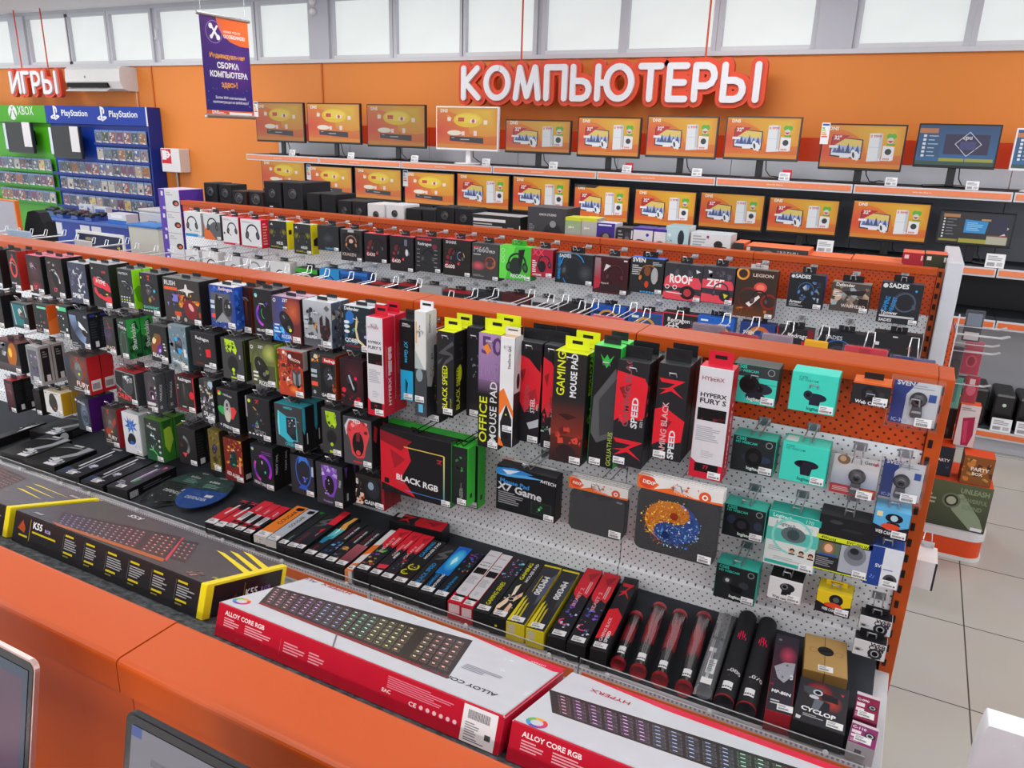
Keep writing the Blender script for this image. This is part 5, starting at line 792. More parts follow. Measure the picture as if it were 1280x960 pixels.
LY = [
('narrow black and red mouse pad box, first in the lying row', (251, 655), (262, 659), (281, 622), .045, K, K, zt1, ()),
('narrow black and red mouse pad box, second in the lying row', (262.5, 659), (272.5, 663), (292, 625), .045, K, K, zt1, ()),
('red and black mouse pad box with a white strip, third in the lying row', (272.5, 662), (284, 667), (306, 623), .05, K, K, zt2, ()),
('red and black mouse pad box with a white strip, fourth in the lying row', (284, 666), (294, 670), (320, 627), .05, K, K, zt2, ()),
('red and black mouse pad box with a white strip, fifth in the lying row', (294, 670), (305.5, 674), (330, 630), .05, K, K, zt2, ()),
('orange mouse pad box with a black cat mark and pale foot', (313, 671), (328, 677), (352, 629), .06, 'e8802c', '34302e', [('t', 'COUGAR', .68, .60, .34, '4a3020', 90, 1, 2.0), ('p', '1c1814', .3, .06, .8, .04, .9, .12, .6, .16, .3, .14), ('r', 0, .84, 1, 1, 'd8d4d0')], [('r', 0, 0, 1, .45, 'd8d4d0'), ('s', .1, .05, .9, .5, 3, 6, ['8a8a8c', '5a4a44'], .1)]),
('grey mouse pad box with a black cat mark', (328, 676), (341, 681), (366, 633), .06, 'b4bac4', '34302e', [('t', 'COUGAR', .68, .60, .34, '3a3e48', 90, 1, 2.0), ('p', '1c1814', .3, .06, .8, .04, .9, .12, .6, .16, .3, .14), ('r', 0, .86, 1, .9, '8a5a5c')], [('r', 0, 0, 1, .45, 'd0ccc8')]),
('black mouse pad box with a small green tip', (341, 682), (351, 686), (380, 637), .055, '26282a', K, [('p', '1c7830', .1, 0, .6, 0, .4, .06, .1, .05), ('t', 'Goliathus', .66, .86, .2, '7a98a0', 90)], ()),
('black mouse pad box with grey swirl and dim red lettering', (351, 686), (364, 691), (393, 640), .055, '2a2b2e', K, SS+[('t', 'GEAR SPEED', .62, .88, .28, '7a2c38', 90, .8, 2.0)], ()),
('red ended mouse pad box beside the golden flame one', (366, 687), (380, 691), (409, 636), .06, '242428', K, [('r', 0, 0, 1, .36, 'd82a38'), ('p', '2c2024', 0, .36, 1, .36, 1, .42, .5, .46), ('p', 'b82434', .1, .5, .6, .46, .5, .62), ('t', 'ALIEN', .5, .66, .18, 'c8a0a4', 90)], ()),
('mouse pad box with a golden and turquoise flame', (374, 694), (388, 699), (421, 643), .05, '242428', K, [('p', 'e0a850', .5, .02, .8, .0, .7, .2, .9, .32, .4, .34, .3, .2), ('p', '58c0c8', .2, .34, .9, .32, .8, .56, .4, .62, .2, .6), ('p', 'd8f0f0', .4, .3, .6, .36, .5, .5), ('p', '2888a8', .1, .56, .7, .5, .5, .7, .2, .7), ('t', 'MOUSE PAD', .5, .92, .2, '8a3038', 90, 1, 1.0)], ()),
('mouse pad box with a blue crystal print', (388, 699), (402, 703), (432, 650), .05, '222428', K, gmp('7a2c34', [('s', .1, .52, .95, .86, 5, 18, ['3870b8', '68a0d8', '204878', 'a8c8e8'], .24)], at=.44), ()),
('mouse pad box with an astronaut in amber light', (402, 703), (414, 707.5), (444, 655), .05, '222428', K, gmp('7a2c34', [('e', .5, .62, .3, 'c89040', .3), ('s', .1, .6, .9, .9, 6, 12, ['3a6a78', '88b8c0', 'd07030', '4a4a50'], .24)], at=.44), ()),
('mouse pad box with a dusky pink skyline', (414, 707.5), (425, 714), (457, 658), .05, '26242a', K, gmp('7a2c34', [('l', 0, .46, 1, .92, 'b86a74', '5a2c38'), ('x', .1, .46, .9, .9, '8a4450', 5, 5, True)], at=.44), ()),
('slim white and orange mouse pad box among black ones', (426, 716), (436, 718), (471, 659), .045, 'e0e0e0', 'd8d8d8', [('p', 'e87830', 0, .42, 1, .36, 1, .56, 0, .66), ('p', 'e87830', 0, .86, 1, .8, 1, 1, 0, 1), ('e', .7, .9, .3, '141414')], [('r', 0, 0, .5, 1, 'e89050')]),
('red topped mouse pad box with a green dragon', (437.5, 714), (455.6, 720), (479, 657), .06, '24242a', K, zbox([('s', .1, .5, .9, .62, 7, 8, ['38a048', '287838', '70c868'], .26), ('s', .1, .6, .9, .86, 8, 14, ['7a38a0', 'c83850', 'd0b048', '38884a'], .24)], 'BEAST'), ()),
('red topped mouse pad box with a red paint stroke at its foot', (455.6, 720), (470, 724), (494, 661), .06, '2a2a2e', K, zbox([('t', 'SPEED', .8, .62, .2, WH, 90, 1.6, 1.0), ('p', 'd83a4a', .1, .78, .95, .76, .9, .84, .2, .86)], 'GAMING'), ()),
('red topped mouse pad box with a small pale green splash', (470, 724), (485, 730), (512, 665), .06, '26262e', K, zbox([('z', .4, .58, .8, .66, 'c02c3c'), ('s', .1, .62, .8, .8, 9, 8, ['88b0a0', 'c8e0d0', '405a58'], .2)], 'GUN'), ()),
('black mouse pad box with a yellow biohazard sign', (485, 729), (502, 737), (529, 672), .06, '242426', K, gmp('2890d0', [('o', .5, .64, .36, .1, 'd0c828', None, 120, 420), ('o', .3, .76, .3, .1, 'd0c828', None, 100, 330), ('s', .2, .6, .8, .8, 10, 8, ['d8d030', 'b8a820'], .16)], at=.42), ()),
('black mouse pad box with grey swirl and blue lettering', (502, 736), (519, 742), (542, 678), .06, '28292c', K, SS+[('t', 'BLACK SPEED', .66, .88, .30, '2890d0', 90, .8, 2.6), ('t', 'mouse pad', .84, .9, .1, '8a8a90', 90)], ()),
('mouse pad box with a glowing ice blue crystal', (520, 741), (538, 747), (559, 680), .06, '1c2430', K, [('l', 0, 0, 1, .62, '2060c0', '1878c8'), ('g', .55, .3, .5, .24, '68e0f8', '2088d8'), ('p', 'c8f4ff', .5, .22, .7, .3, .5, .42, .36, .32), ('t', 'GAMING', .4, .88, .24, '2890d0', 90, .8, 1.5), ('t', 'MOUSE PAD', .74, .88, .18, WH, 90, 1.2, 1.7)], ()),
('mouse pad box with blue, red and green creatures', (538, 746), (556, 752), (577, 686), .06, '1e2228', K, [('s', .1, .02, .95, .3, 11, 18, ['3858c8', '5838a0', 'd04040', '202c50'], .24), ('s', .05, .26, .9, .52, 12, 14, ['30b878', 'e07850', '28a0c0', '1c3038'], .22), ('t', 'Dark Heroes', .6, .88, .24, '2890d0', 90, .8, 1.9)], ()),
('white and red mouse pad box lying beside the creature print', (558, 752.5), (572, 761), (601, 685), .06, 'd4d2d8', 'c81e34', fury(), [('r', .1, .1, .9, .6, 'e0c8cc')]),
('white and red mouse pad box lying beside a fellow of its kind', (572.5, 760), (587, 766), (616, 690), .06, 'd4d2d8', 'c81e34', fury(), [('r', .1, .1, .9, .6, 'e0c8cc')]),
('black mouse pad box with pink and turquoise dragons', (588, 765), (609, 774), (631, 692), .06, '26262a', K, [('s', .1, .04, .95, .22, 13, 12, ['3878c8', 'c060c0', '78c8e0', '242434'], .2), ('s', .05, .2, .95, .42, 14, 18, ['d048b0', '38b8c8', '8838a0', '60d0d8'], .2), ('t', 'GAMING SERIES', .66, .88, .26, 'd0d020', 90, .8, 2.4)], ()),
('black mouse pad box with a flaming hazard sign', (609, 772), (630.6, 781), (651, 697), .06, '242426', K, gmp('d8d820', [('p', 'f0e0c8', .3, .5, .5, .44, .54, .62, .4, .66), ('p', 'e8c8a8', .9, .56, .98, .62, .7, .74, .62, .66), ('p', 'f0d8b8', .0, .84, .34, .66, .44, .76, .1, .96), ('p', 'e8c0a0', .6, .76, .8, .78, .8, .98, .5, .98), ('s', .1, .5, .9, .95, 15, 16, ['d07050', 'f0e0c8', '8a2c24', 'f8f0e0'], .14), ('e', .5, .7, .2, 'f0e0c8'), ('e', .5, .7, .16, '26201f')], at=.38), [('e', .4, .5, .08, 'd0c820')]),
('black mouse pad box with yellow stripes and yellow end, paler band', (631, 778), (654, 787), (672.5, 704), .06, '33353d', 'e0d020', [('r', 0, 0, 1, .03, 'e8d820'), ('p', '585c70', .6, .3, 1, .1, 1, .5, .8, .7), ('t', 'MM300', .42, .2, .32, 'e4e4e8', -90, 1.6, 1.9), ('p', 'e0d020', .0, .98, .06, .62, .16, .56, .2, .98), ('p', 'e0d020', .24, .98, .24, .66, .32, .6, .36, .98), ('p', 'c8b820', .44, .98, .42, .7, .5, .66, .54, .98), ('x', .24, .2, .34, .5, 'b0a030', 1, 2, True)], [('r', .1, .1, .5, .6, 'd0c8a0')]),
('black mouse pad box with yellow stripes and yellow end, by the red dragons', (656, 786), (679, 795), (695.6, 710), .06, '2e2f34', 'e0d020', [('r', 0, 0, 1, .03, 'e8d820'), ('p', '44454c', .6, .3, 1, .1, 1, .5, .8, .7), ('t', 'MM300', .42, .2, .32, 'e4e4e8', -90, 1.6, 1.9), ('p', 'e0d020', .0, .98, .06, .62, .16, .56, .2, .98), ('p', 'e0d020', .24, .98, .24, .66, .32, .6, .36, .98), ('p', 'c8b820', .44, .98, .42, .7, .5, .66, .54, .98)], [('r', .1, .1, .5, .6, 'd0c8a0')]),
('red topped mouse pad box with violet dragon and white jaws', (681, 799), (704, 807), (725, 708), .06, '26262c', K, zbox([('s', .1, .5, .95, .72, 16, 14, ['6838b8', '8858d8', '4878c8', '30203c'], .24), ('o', .4, .8, .3, .1, 'd84878', None, 100, 330), ('s', .1, .66, .9, .92, 17, 9, ['e8e8f0', '3858a0', 'c8d8e8'], .16)], 'BEAST 2'), ()),
('red topped mouse pad box with violet dragon, next to the big black box', (705, 807), (729, 816), (749, 714), .06, '26262c', K, zbox([('s', .1, .5, .95, .72, 18, 14, ['6838b8', '8858d8', '4878c8', '30203c'], .24), ('o', .4, .8, .3, .1, 'd84878', None, 100, 330), ('s', .1, .66, .9, .92, 19, 9, ['e8e8f0', '3858a0', 'c8d8e8'], .16)], 'BEAST 2'), ()),
('thick black mouse pad box with jagged red mark, last of the lying row', (731, 820), (760, 830), (774, 719), .065, '222226', '19191c', [('z', .1, .1, .9, .32, 'd82432'), ('p', 'd82432', 0, .5, .5, .46, 1, .56, .95, .8, .5, .84, 0, .88), ('t', 'GAMING BLACK', .46, .9, .2, 'e8b8bc', 90, 1, 2.6), ('t', 'SPEED', .76, .9, .2, 'e0e0e4', 90, 1.6, 1.2)], ()),
]
for i, (lab, FL, FR, RL, h, cf, cs, top, fr) in enumerate(LY):
    wm = .046
    if i < len(LY)-1: wm = (pZ(*LY[i+1][1], SHZ+LY[i+1][4])[0]-pZ(*FL, SHZ+h)[0])*.994-.0015
    lie('mouse_pad_box', lab, 'mouse pad box', LP, FL, FR, RL, h, cf, cs, cf, top, fr, wmax=wm)
o, w_, L_ = lie('mouse_pad_box', 'black and red mouse pad box lying crosswise against the panel', 'mouse pad box', LP, (486, 650), (546, 670), (496, 640), .07, '222226', '19191c', K, [('r', .06, .0, .16, .5, 'd8d8da'), ('z', .14, .1, .40, .95, 'd82432'), ('p', 'd82432', .46, .1, .98, .0, 1, 1, .5, 1, .44, .6), ('p', 'a01c28', .6, .3, .9, .2, .8, .7)], (), (), False, shy=1)
# tubes, bag and boxes towards the end of the shelf
TU = 'tubes lying on the shelf'
def tube(label, rear, front, r, kind):
    zc = SHZ+r+.001; b = Vector(pZ(*rear, zc)); a = Vector(pZ(*front, zc)); a.y = max(a.y, FY+.008+r*.2)
    d = b-a; L = d.length; yaw = math.atan2(-d.x, d.y); yaw = max(-.12, min(.12, yaw))
    o = empty('mouse_pad_tube', (a.x, a.y, SHZ+.0006), label, 'mouse pad tube', TU, (0, 0, yaw))
    if kind == 'clear':
        m = M().lathe((0, .012, r+.001), [(r*.9, 0), (r*.9, L-.03)], ['1e1c1e', '1e1c1e'], 20, 'y')
        m.tube([(0, .03, r*1.9), (0, .03+L*.3, r*1.9)], .0005, '1e1c1e', 4); m.build('rolled_mat', 'matte', o, True)
        m = M()
        for k in range(14):     # the red paint stroke printed on the rolled sleeve
            t0, t1 = math.radians(30+k*9), math.radians(39+k*9); rr = r*.91; rd = random.Random(int(rear[0])*20+k); y0 = L*rd.uniform(.34, .42); y1 = L*rd.uniform(.66, .9)
            m.face([(rr*math.cos(t0), y0, r+.001+rr*math.sin(t0)), (rr*math.cos(t1), y0, r+.001+rr*math.sin(t1)), (rr*math.cos(t1), y1, r+.001+rr*math.sin(t1)), (rr*math.cos(t0), y1, r+.001+rr*math.sin(t0))], ['9c1c28', '9c1c28', 'c02838', '7a1820'])
        m.build('red_print', 'card', o)
        for y0, nm in ((0, 'front_cap'), (L-.016, 'rear_cap')):
            M().lathe((0, y0, r+.001), [(r*.98, 0), (r*1.0, .002), (r*1.0, .014), (r*.97, .016)], 'b8323c' if y0 else '8a1822', 20, 'y').build(nm, 'plastic', o, True)
        M().lathe((0, .014, r+.001), [(r*.985, 0), (r*.985, L-.03)], 'eef2f4', 20, 'y').build('clear_tube', 'glassy', o, True)
    else:
        M().lathe((0, 0, r+.001), [(r*.94, 0), (r, .003), (r, L-.003), (r*.94, L)], ['26262a', '26262a', '26262a'], 24, 'y').build('tube_body', 'matte', o, True)
        m = M(); rr = r*1.004
        def on(x, y): t = math.pi/2-x/rr; return (rr*math.cos(t), y, r+.001+rr*math.sin(t))
        for dx, y, w2, h2 in ((0, .62, .010, .022), (-.009, .645, .003, .022), (-.004, .66, .003, .026), (.002, .662, .003, .026), (.008, .652, .003, .022), (.013, .63, .003, .014)):
            y0 = L*y; m.face([on(dx-w2/2, y0), on(dx+w2/2, y0), on(dx+w2/2, y0+h2), on(dx-w2/2, y0+h2)], 'd81c48')
        m.build('hand_print', 'card', o); m = M()
        m.face([on(-.02, L*.22), on(-.004, L*.2), on(.004, L*.3), on(-.008, L*.27)], 'c81c30')
        vs, ps = glyphs('-'+kind, 1); sc = .022
        for f in ps: m.face([on(vs[i][0]*sc-.012, L*.25+vs[i][1]*sc) for i in f], 'd8d8dc')
        m.build('tube_print', 'card', o)
        M().lathe((0, .002, r+.001), [(r*1.002, 0), (r*1.002, .006)], 'c02030', 24, 'y').build('red_band', 'card', o, True)
    m = M(); s = .012; zz = r*2+.0016
    for k in range(4):
        t0 = math.radians(62+k*14); t1 = math.radians(76+k*14); rr = r*1.012
        m.face([(rr*math.cos(t), y, r+.001+rr*math.sin(t)) for t, y in ((t0, .03), (t1, .03), (t1, .062), (t0, .062))], 'ececee')
        m.face([(rr*1.004*math.cos(t), y, r+.001+rr*1.004*math.sin(t)) for t, y in ((t0+.03, .036), (t1-.03, .036), (t1-.03, .042), (t0+.03, .042))], '4a4a50')
    m.build('price_sticker', 'card', o)
tube('short clear tube with red caps, first beside the thick black box', (794, 770), (772, 832), .021, 'clear')
tube('clear tube with red caps and long red print, second of four', (823, 760), (797, 842), .023, 'clear')
tube('clear tube with red caps, third of four', (850, 769), (824, 852), .023, 'clear')
tube('clear tube with red caps, beside the grey bag', (880, 772), (854, 863), .023, 'clear')
tube('black tube with a red hand beside the clear bag', (935, 772), (904, 880), .026, '080')
tube('black tube with a red hand beside the pink smoke box', (960, 780), (931, 892), .026, '070')
# grey bag with a rolled mat
zc = SHZ+.026; a = Vector(pZ(877, 872, zc)); b = Vector(pZ(911, 765, zc)); d = b-a; L = d.length
o = empty('mat_bag', (a.x, a.y, SHZ+.001), 'clear bag with a rolled dark grey desk mat between the tubes', 'bagged mat', None, (0, 0, math.atan2(-d.x, d.y)))
M().lathe((0, .02, .027), [(.022, 0), (.0235, .004), (.0235, L-.07), (.022, L-.066)], '565a64', 20, 'y').build('rolled_mat', 'matte', o, True)
m = M(); a_ = Art(m, (-.02, L*.62, .0522), (.04, 0, 0), (0, -L*.6, 0)); a_.text('ORICO', .05, .12, .26, '1c1c20', -6, 1.2); m.build('bag_print', 'card', o); m = M(); a_ = Art(m, (-.02, L*.62, .0522), (.04, 0, 0), (0, -L*.6, 0)); a_.rect(.12, .3, .6, .38, 'd8d8dc'); a_.rect(.3, .5, .85, .76, 'e0e0e2'); a_.lines(.36, .53, .8, .73, '8a8a90', 6); a_.rect(.2, .84, .9, .94, 'e8e8ea'); a_.rect(.3, .38, .5, .5, 'b8bcc4'); a_.rect(.4, .76, .6, .84, 'b8bcc4'); m.build('paper_label', 'card', o)
m = M(); n = 14; ring = []
for i, (y, rx, rz) in enumerate(((0, .026, .004), (.02, .025, .022), (.06, .0255, .0265), (L*.6, .0255, .0265), (L-.05, .0255, .0265), (L-.02, .027, .018), (L, .024, .003))):
    ring.append([(rx*math.cos(2*math.pi*k/n), y, .027+rz*math.sin(2*math.pi*k/n)) for k in range(n)])
for i in range(len(ring)-1):
    for k in range(n): m.face([ring[i][k], ring[i][(k+1) % n], ring[i+1][(k+1) % n], ring[i+1][k]], 'e0e4e8')
m.build('clear_bag', 'haze', o, True)
EB = 'boxes at the shelf end'
lie('mouse_pad_box', 'dark mouse pad box with pink smoke and a white rock', 'mouse pad box', EB, (955.5, 890), (988, 905), (971, 792), .06, '34303a', 'a81c2c', K, [('l', 0, 0, 1, .5, '38323e', '4a2c3c'), ('g', .6, .28, .4, .14, 'c84868', '4a2c3c'), ('p', 'a8a8b4', .1, .46, .5, .38, .94, .36, .9, .52, .56, .64, .3, .6), ('s', .2, .4, .9, .6, 20, 12, ['d8d8e0', '78788a', '9a9aa8', '50505c'], .16), ('e', .2, .08, .08, '6a8888'), ('s', .05, .62, .24, .72, 21, 5, ['c02848', '8a2038'], .1), ('t', 'MP-80N', .12, .78, .2, 'f0f0f4', -4, 1.8, .76), ('x', .14, .86, .7, .92, 'c8c8cc', 2)], [('l', 0, 0, 1, 1, 'a81c2c', '7a1420')], stick=.72, shy=.98)
lie('webcam_box', 'kraft cardboard webcam box with a black round lens in its lid', 'webcam box', EB, (1004, 836), (1058, 842), (1006, 791), .07, 'b8945c', '8a6a3c', K, [('r', .47, 0, .49, 1, '7a5c34'), ('e', .5, .4, .19, '1c1c1e', .19), ('e', .5, .4, .15, '2c2c2e'), ('p', '101012', .36, .38, .64, .36, .64, .40, .36, .44), ('x', .44, .82, .62, .88, '6a4c2c', 1), ('o', .22, .42, .1, .012, '8a6a40'), ('o', .8, .42, .1, .012, '8a6a40')], [('r', .46, 0, .5, 1, '6a4c2c')], shy=1)
lie('webcam_box', 'black box with a glowing red webcam at the shelf front', 'webcam box', EB, (988, 905), (1056, 926), (1001, 845), .06, '323238', '1b1b1e', K, [('g', .42, .24, .3, .22, 'c03838', '3a2a30'), ('g', .72, .44, .2, .2, 'b84038', '34323a'), ('p', '4a5058', .1, .2, .5, .16, .5, .34, .3, .4, .12, .32), ('p', '24262c', .4, .24, .8, .28, .82, .42, .5, .4), ('p', '68707c', .36, .42, .54, .44, .44, .72, .32, .68), ('p', '2a2c32', .54, .44, .66, .46, .66, .74, .44, .72), ('e', .40, .28, .1, 'c0c4cc', .1), ('e', .40, .28, .06, '202024'), ('e', .34, .40, .1, 'c8ccd4', .06), ('p', 'd83040', .84, .16, .92, .17, .88, .22), ('t', 'CYCLOP', .12, .74, .13, 'f0f0f4', -4, 1.8, .68), ('x', .18, .80, .6, .87, 'b0b0b8', 2), ('p', 'd8d8dc', .06, .88, .16, .9, .14, .96, .06, .96)], (), stick=.80, shy=.98)
pk = lambda t: [('r', 0, 0, 1, .12, 'd8ccd4'), ('t', t, .06, .32, .16, WH, 0, 1.4, .5), ('r', .06, .4, .4, .54, 'e8dce4'), ('r', .06, .6, .4, .72, 'e8dce4'), ('e', .72, .48, .2, '24222a'), ('e', .72, .48, .13, 'b8b8c0'), ('e', .72, .48, .08, '1c1c24'), ('x', .06, .78, .4, .94, 'd8a8c0', 3)]
lie('webcam_box', 'small plum coloured box, the one further from the shelf front', 'webcam box', EB, (1066, 896), (1097, 905), (1072, 864), .05, '8a2048', '6a1838', K, pk('C-090'), (), shy=.98)
lie('webcam_box', 'small plum coloured box at the shelf front', 'webcam box', EB, (1058, 934), (1094, 946), (1066, 900), .05, '8a2c6a', 'b0acb0', K, pk('C-110'), [('x', .3, .2, .7, .6, '5a5a60', 1)], shy=.98)
# dark packs at the far end of the shelf
DP = 'dark packs on the shelf'
clam = [('l', 0, 0, 1, 1, '2c2e32', '141517'), ('p', '0d0d0f', 0, .3, .3, .16, .62, .12, .72, .3, .5, .62, .2, .9, 0, 1), ('p', '9a9ea4', .72, .0, .95, .02, .9, .4, .66, .7, .56, .62, .74, .3), ('s', .4, .62, .95, .86, 30, 10, ['c8ccd2', '8a8e96', 'e8eaee', 'b8bcc4'], .2), ('r', .56, .86, .9, .96, 'e0e0e4'), ('r', .3, .0, .6, .06, 'c0c2c6'), ('p', '8a8e94', 0, .28, .3, .13, .6, .09, .72, .12, .3, .18)]
fan = [('l', 0, 0, 1, 1, '2c2e36', '24262e'), ('r', .28, .08, .34, .74, 'e0e2e6'), ('r', .46, .2, .49, .8, 'c8ccd4'), ('r', .2, .04, .42, .8, '15161a'), ('r', .27, .08, .35, .72, 'd8dade'), ('r', .48, .2, .51, .8, 'c0c4cc'), ('e', .72, .62, .14, 'b8bcc8', .1), ('s', .6, .56, .84, .7, 31, 6, ['e0e4ea', '8a909c', '3a3c44'], .1), ('r', .1, .0, .5, .05, 'd0d0d4'), ('x', .1, .82, .8, .92, 'c8ccd8', 3), ('l', .0, .8, .3, .98, '384468', '2c3040')]
lie('accessory_box', 'black and white patterned pack at the picture edge', 'accessory pack', DP, (-26, 552), (4, 556), (-2, 524), .04, '1e2022', '161618', K, [('p', 'd8dce0', .5, .3, .9, .1, .8, .5), ('s', .1, .1, .9, .9, 32, 12, ['c8ccd0', '3a3c40', '6a90a0', 'e0d8b0'], .2)], (), shy=.95, wmax=.05)
lie('headset_pack', 'black clamshell pack under the white and yellow mouse box', 'accessory pack', DP, (36, 538), (64, 548), (66, 517), .045, '2a2b2e', '121214', K, clam, (), [('e', .2, .5, .1, 'd0d0d4'), ('x', .4, .2, .9, .8, '3a3a3e', 3)], False)
lie('headset_pack', 'black clamshell pack nearest the shelf end by the yellow striped box', 'accessory pack', DP, (-4, 566), (24, 577), (30, 541), .045, '2a2b2e', '121214', K, clam, (), (), False)
lie('headset_pack', 'black clamshell pack between another one and two striped packs', 'accessory pack', DP, (27, 576), (62, 588), (70, 552), .045, '2a2b2e', '121214', K, clam, (), (), False)
lie('accessory_box', 'dark pack with two silver bars, first of a pair', 'accessory pack', DP, (68, 590), (94, 600), (111, 557), .04, '2a2c34', '16171a', K, fan, ())
lie('accessory_box', 'dark pack with two silver bars, second of a pair', 'accessory pack', DP, (97, 602), (130, 614), (143, 567), .04, '2a2c34', '16171a', K, fan, (), wmax=.118)
lie('accessory_box', 'charcoal box with a silver wand on violet light', 'accessory pack', DP, (133, 607), (160, 620), (166, 575), .045, '3a3a42', '141417', K, [('g', .6, .4, .3, .3, '6a3c70', '3a3a42'), ('r', .5, .2, .56, .74, 'd8dae0'), ('r', .58, .18, .63, .72, '8a8c98'), ('p', 'e07090', .7, .08, .84, .1, .74, .2), ('p', '30a858', .6, .64, .74, .6, .64, .78), ('e', .3, .12, .06, 'b8d0c8'), ('x', .08, .74, .5, .86, 'a8a8b4', 2)], (), [('b', .04, .3, .2, .9, 3, 'd8d8dc', 8), ('x', .3, .3, .9, .7, '5a5a64', 2)], True, wmax=.108)
# two round mouse pads in clear bags
for c_, col, lab, sgn in (((211, 617), '1c1e22', 'round black mouse pad in a bag, half under another', 0), ((231, 610), '1c1f24', 'round black mouse pad in a clear bag with green header', 1), ((258, 621), '1e4c98', 'round blue mouse pad in a clear bag', 2)):
    cx, cy = pZ(*c_, SHZ+.01); cy = max(cy-.01, FY+.154); dz = .004+.0115*sgn
    o = empty('round_mouse_pad', (cx, cy, SHZ+dz), lab, 'mouse pad', 'round mouse pads in bags', (0, 0, .12*sgn)); o.scale = (.9, 1.22, 1)
    M().lathe((0, 0, 0), [(.10, -.002), (.102, 0), (.10, .003)], col, 36).build('soft_pad', 'matte', o)
    m = M(); a_ = Art(m, (-.09, .09, .003), (.18, 0, 0), (0, -.18, 0))
    a_.text('DEFENDER', .18, .74, .09, 'b8c8e0' if sgn == 2 else 'c8ccd0', -4, 1.4, .6); a_.rect(.62, .55, .82, .64, 'e4e4e8')
    if sgn != 2: a_.splash(.2, .75, .8, .9, 5, 6, ['9aa0a8', '5a5e64'], .06)
    m.build('pad_print', 'card', o)
    m = M(); pts = []
    for i in range(24):
        t = math.pi*i/23; pts.append((.1*math.cos(t), .02+.1*math.sin(t)))
    m.prism(pts, .0044, .0054, '2c4a44', lambda p, q, dd: (p, q, dd)); a_ = Art(m, (-.1, .12, .0054), (.2, 0, 0), (0, -.1, 0)); a_.text('e-blue', .3, .5, .08, 'e0e8e4', -4, 1.2); a_.lines(.3, .6, .7, .9, '7aa098', 3); a_.rect(.42, .1, .6, .16, 'c8d0d0')
    m.build('card_insert', 'card', o)
    m = M(); n = 28
    ring = [[((.108 if i < 2 else .07)*math.cos(2*math.pi*k/n), (.108 if i < 2 else .07)*math.sin(2*math.pi*k/n)*(1.1), z+.0015*math.sin(5*k)) for k in range(n)] for i, z in enumerate((0, .0068, .0085))]
    for i in range(2):
        for k in range(n): m.face([ring[i][k], ring[i][(k+1) % n], ring[i+1][(k+1) % n], ring[i+1][k]], 'fff')
    m.face(ring[2], 'fff'); m.build('clear_bag', 'clear', o, True)
# ------------------------------------------------------------------ keyboard boxes on the sloping shelf
def slope_at(px, py, h):
    n = Vector((0, math.sin(TL), math.cos(TL))); o = Vector(slope(0, 0, h)); d = ray(px, py); e = Vector((0, 0, EYE))
    p = e+d*((o-e).dot(n)/d.dot(n)); return p.x, (p-o).dot(Vector((0, math.cos(TL), -math.sin(TL))))
def kbox(label, x0, w, s0, dep, h, base, front, right, art_top, art_front, art_right, edge=None, yaw=0):
    o = empty('keyboard_box', slope(x0, s0, 0), label, 'keyboard box', 'keyboard boxes on the sloping shelf', (-TL, 0, yaw))
    m = M().box(0, w, 0, dep, .0006, h, base, .0015, front=front, right=right, left=right, top=base, back=front); m.build('carton', 'gloss', o)
    uv = lambda px, py: ((slope_at(px, py, h)[0]-x0)/w, 1-(slope_at(px, py, h)[1]-s0)/dep)
    m = M(); a_ = Art(m, (0, dep, h), (w, 0, 0), (0, -dep, 0), .0004); a_.rect(.005, .01, .995, .99, base); art_top(a_, uv); m.build('top_print', 'gloss', o)
    m = M(); a_ = Art(m, (0, 0, h), (w, 0, 0), (0, 0, -h)); a_.rect(.005, .03, .995, .97, front); draw(a_, art_front); m.build('front_print', 'gloss', o)
    if art_right: m = M(); draw(Art(m, (w, 0, h), (0, dep, 0), (0, 0, -h)), art_right); m.build('end_print', 'gloss', o)
    if edge:
        m = M(); t = .011
        m.box(w-t, w+.001, -.001, dep+.001, h-.004, h+.001, edge, .0006); m.box(w-.001, w+.0012, -.001, .014, .0012, h, edge, .0006); m.box(w-.001, w+.0012, dep-.008, dep+.001, .0012, h, edge, .0006); m.box(w-.012, w+.001, -.0012, .001, .0012, h, edge, .0006)
        m.build('end_trim', 'gloss', o)
    return o
import colorsys
def rgbkey(x, y):
    hue = [.93, .80, .62, .42, .18, .10, .02][min(6, int(x*7))]; r, g, b_ = colorsys.hsv_to_rgb(hue, .55, .42+.2*(1-abs(y-.5)))
    return (r, g, b_, 1)
def alloy_top(a, uv):
    a.poly([uv(517, 738), (1, 0), (1, .10), (.98, .12), uv(612, 775)], 'd01c40')
    a.keys([uv(340, 732), uv(591, 801), uv(561, 846), uv(325, 752.5)], 6, 21, '1e1c20', '3a383c', 3, rgbkey)
    a.poly([uv(325, 752.5), uv(561, 846), uv(559, 849), uv(323, 755)], '7a1c28')
    q = uv(302, 752)
    for i, c in enumerate(('d83030', 'e0a030', '60b040', '3090c8', '6040b0', 'c03080')): a.ring(q[0], q[1], .028, .011, c, c, i*60, i*60+60, 6)
    p0, p1 = uv(420, 793), uv(410, 811); a.poly([p0, (p0[0]+.006, p0[1]), (p1[0]+.006, p1[1]), p1], '6a6a78')
    q = uv(621, 872); a.text('ALLOY CORE RGB', q[0]-.005, q[1]-.04, .020, '3a3a4a', 180, 1.2, .24)
    q = uv(626, 858); a.lines(q[0]-.14, q[1]-.14, q[0]-.02, q[1]-.04, '9a9aa8', 4, 2)
    q = uv(437, 744); a.text('HYPERX', q[0], q[1]-.05, .022, 'b02040', 180, .6, .13)
    q = uv(396, 725); a.text('ALLOY', q[0]+.02, q[1]+.04, .02, '8a3a58', 180, .2, .10)
    q = uv(672, 833); a.text('HYPERX', q[0]+.02, max(.03, q[1]-.05), .010, 'f0d0d8', 180, .6)
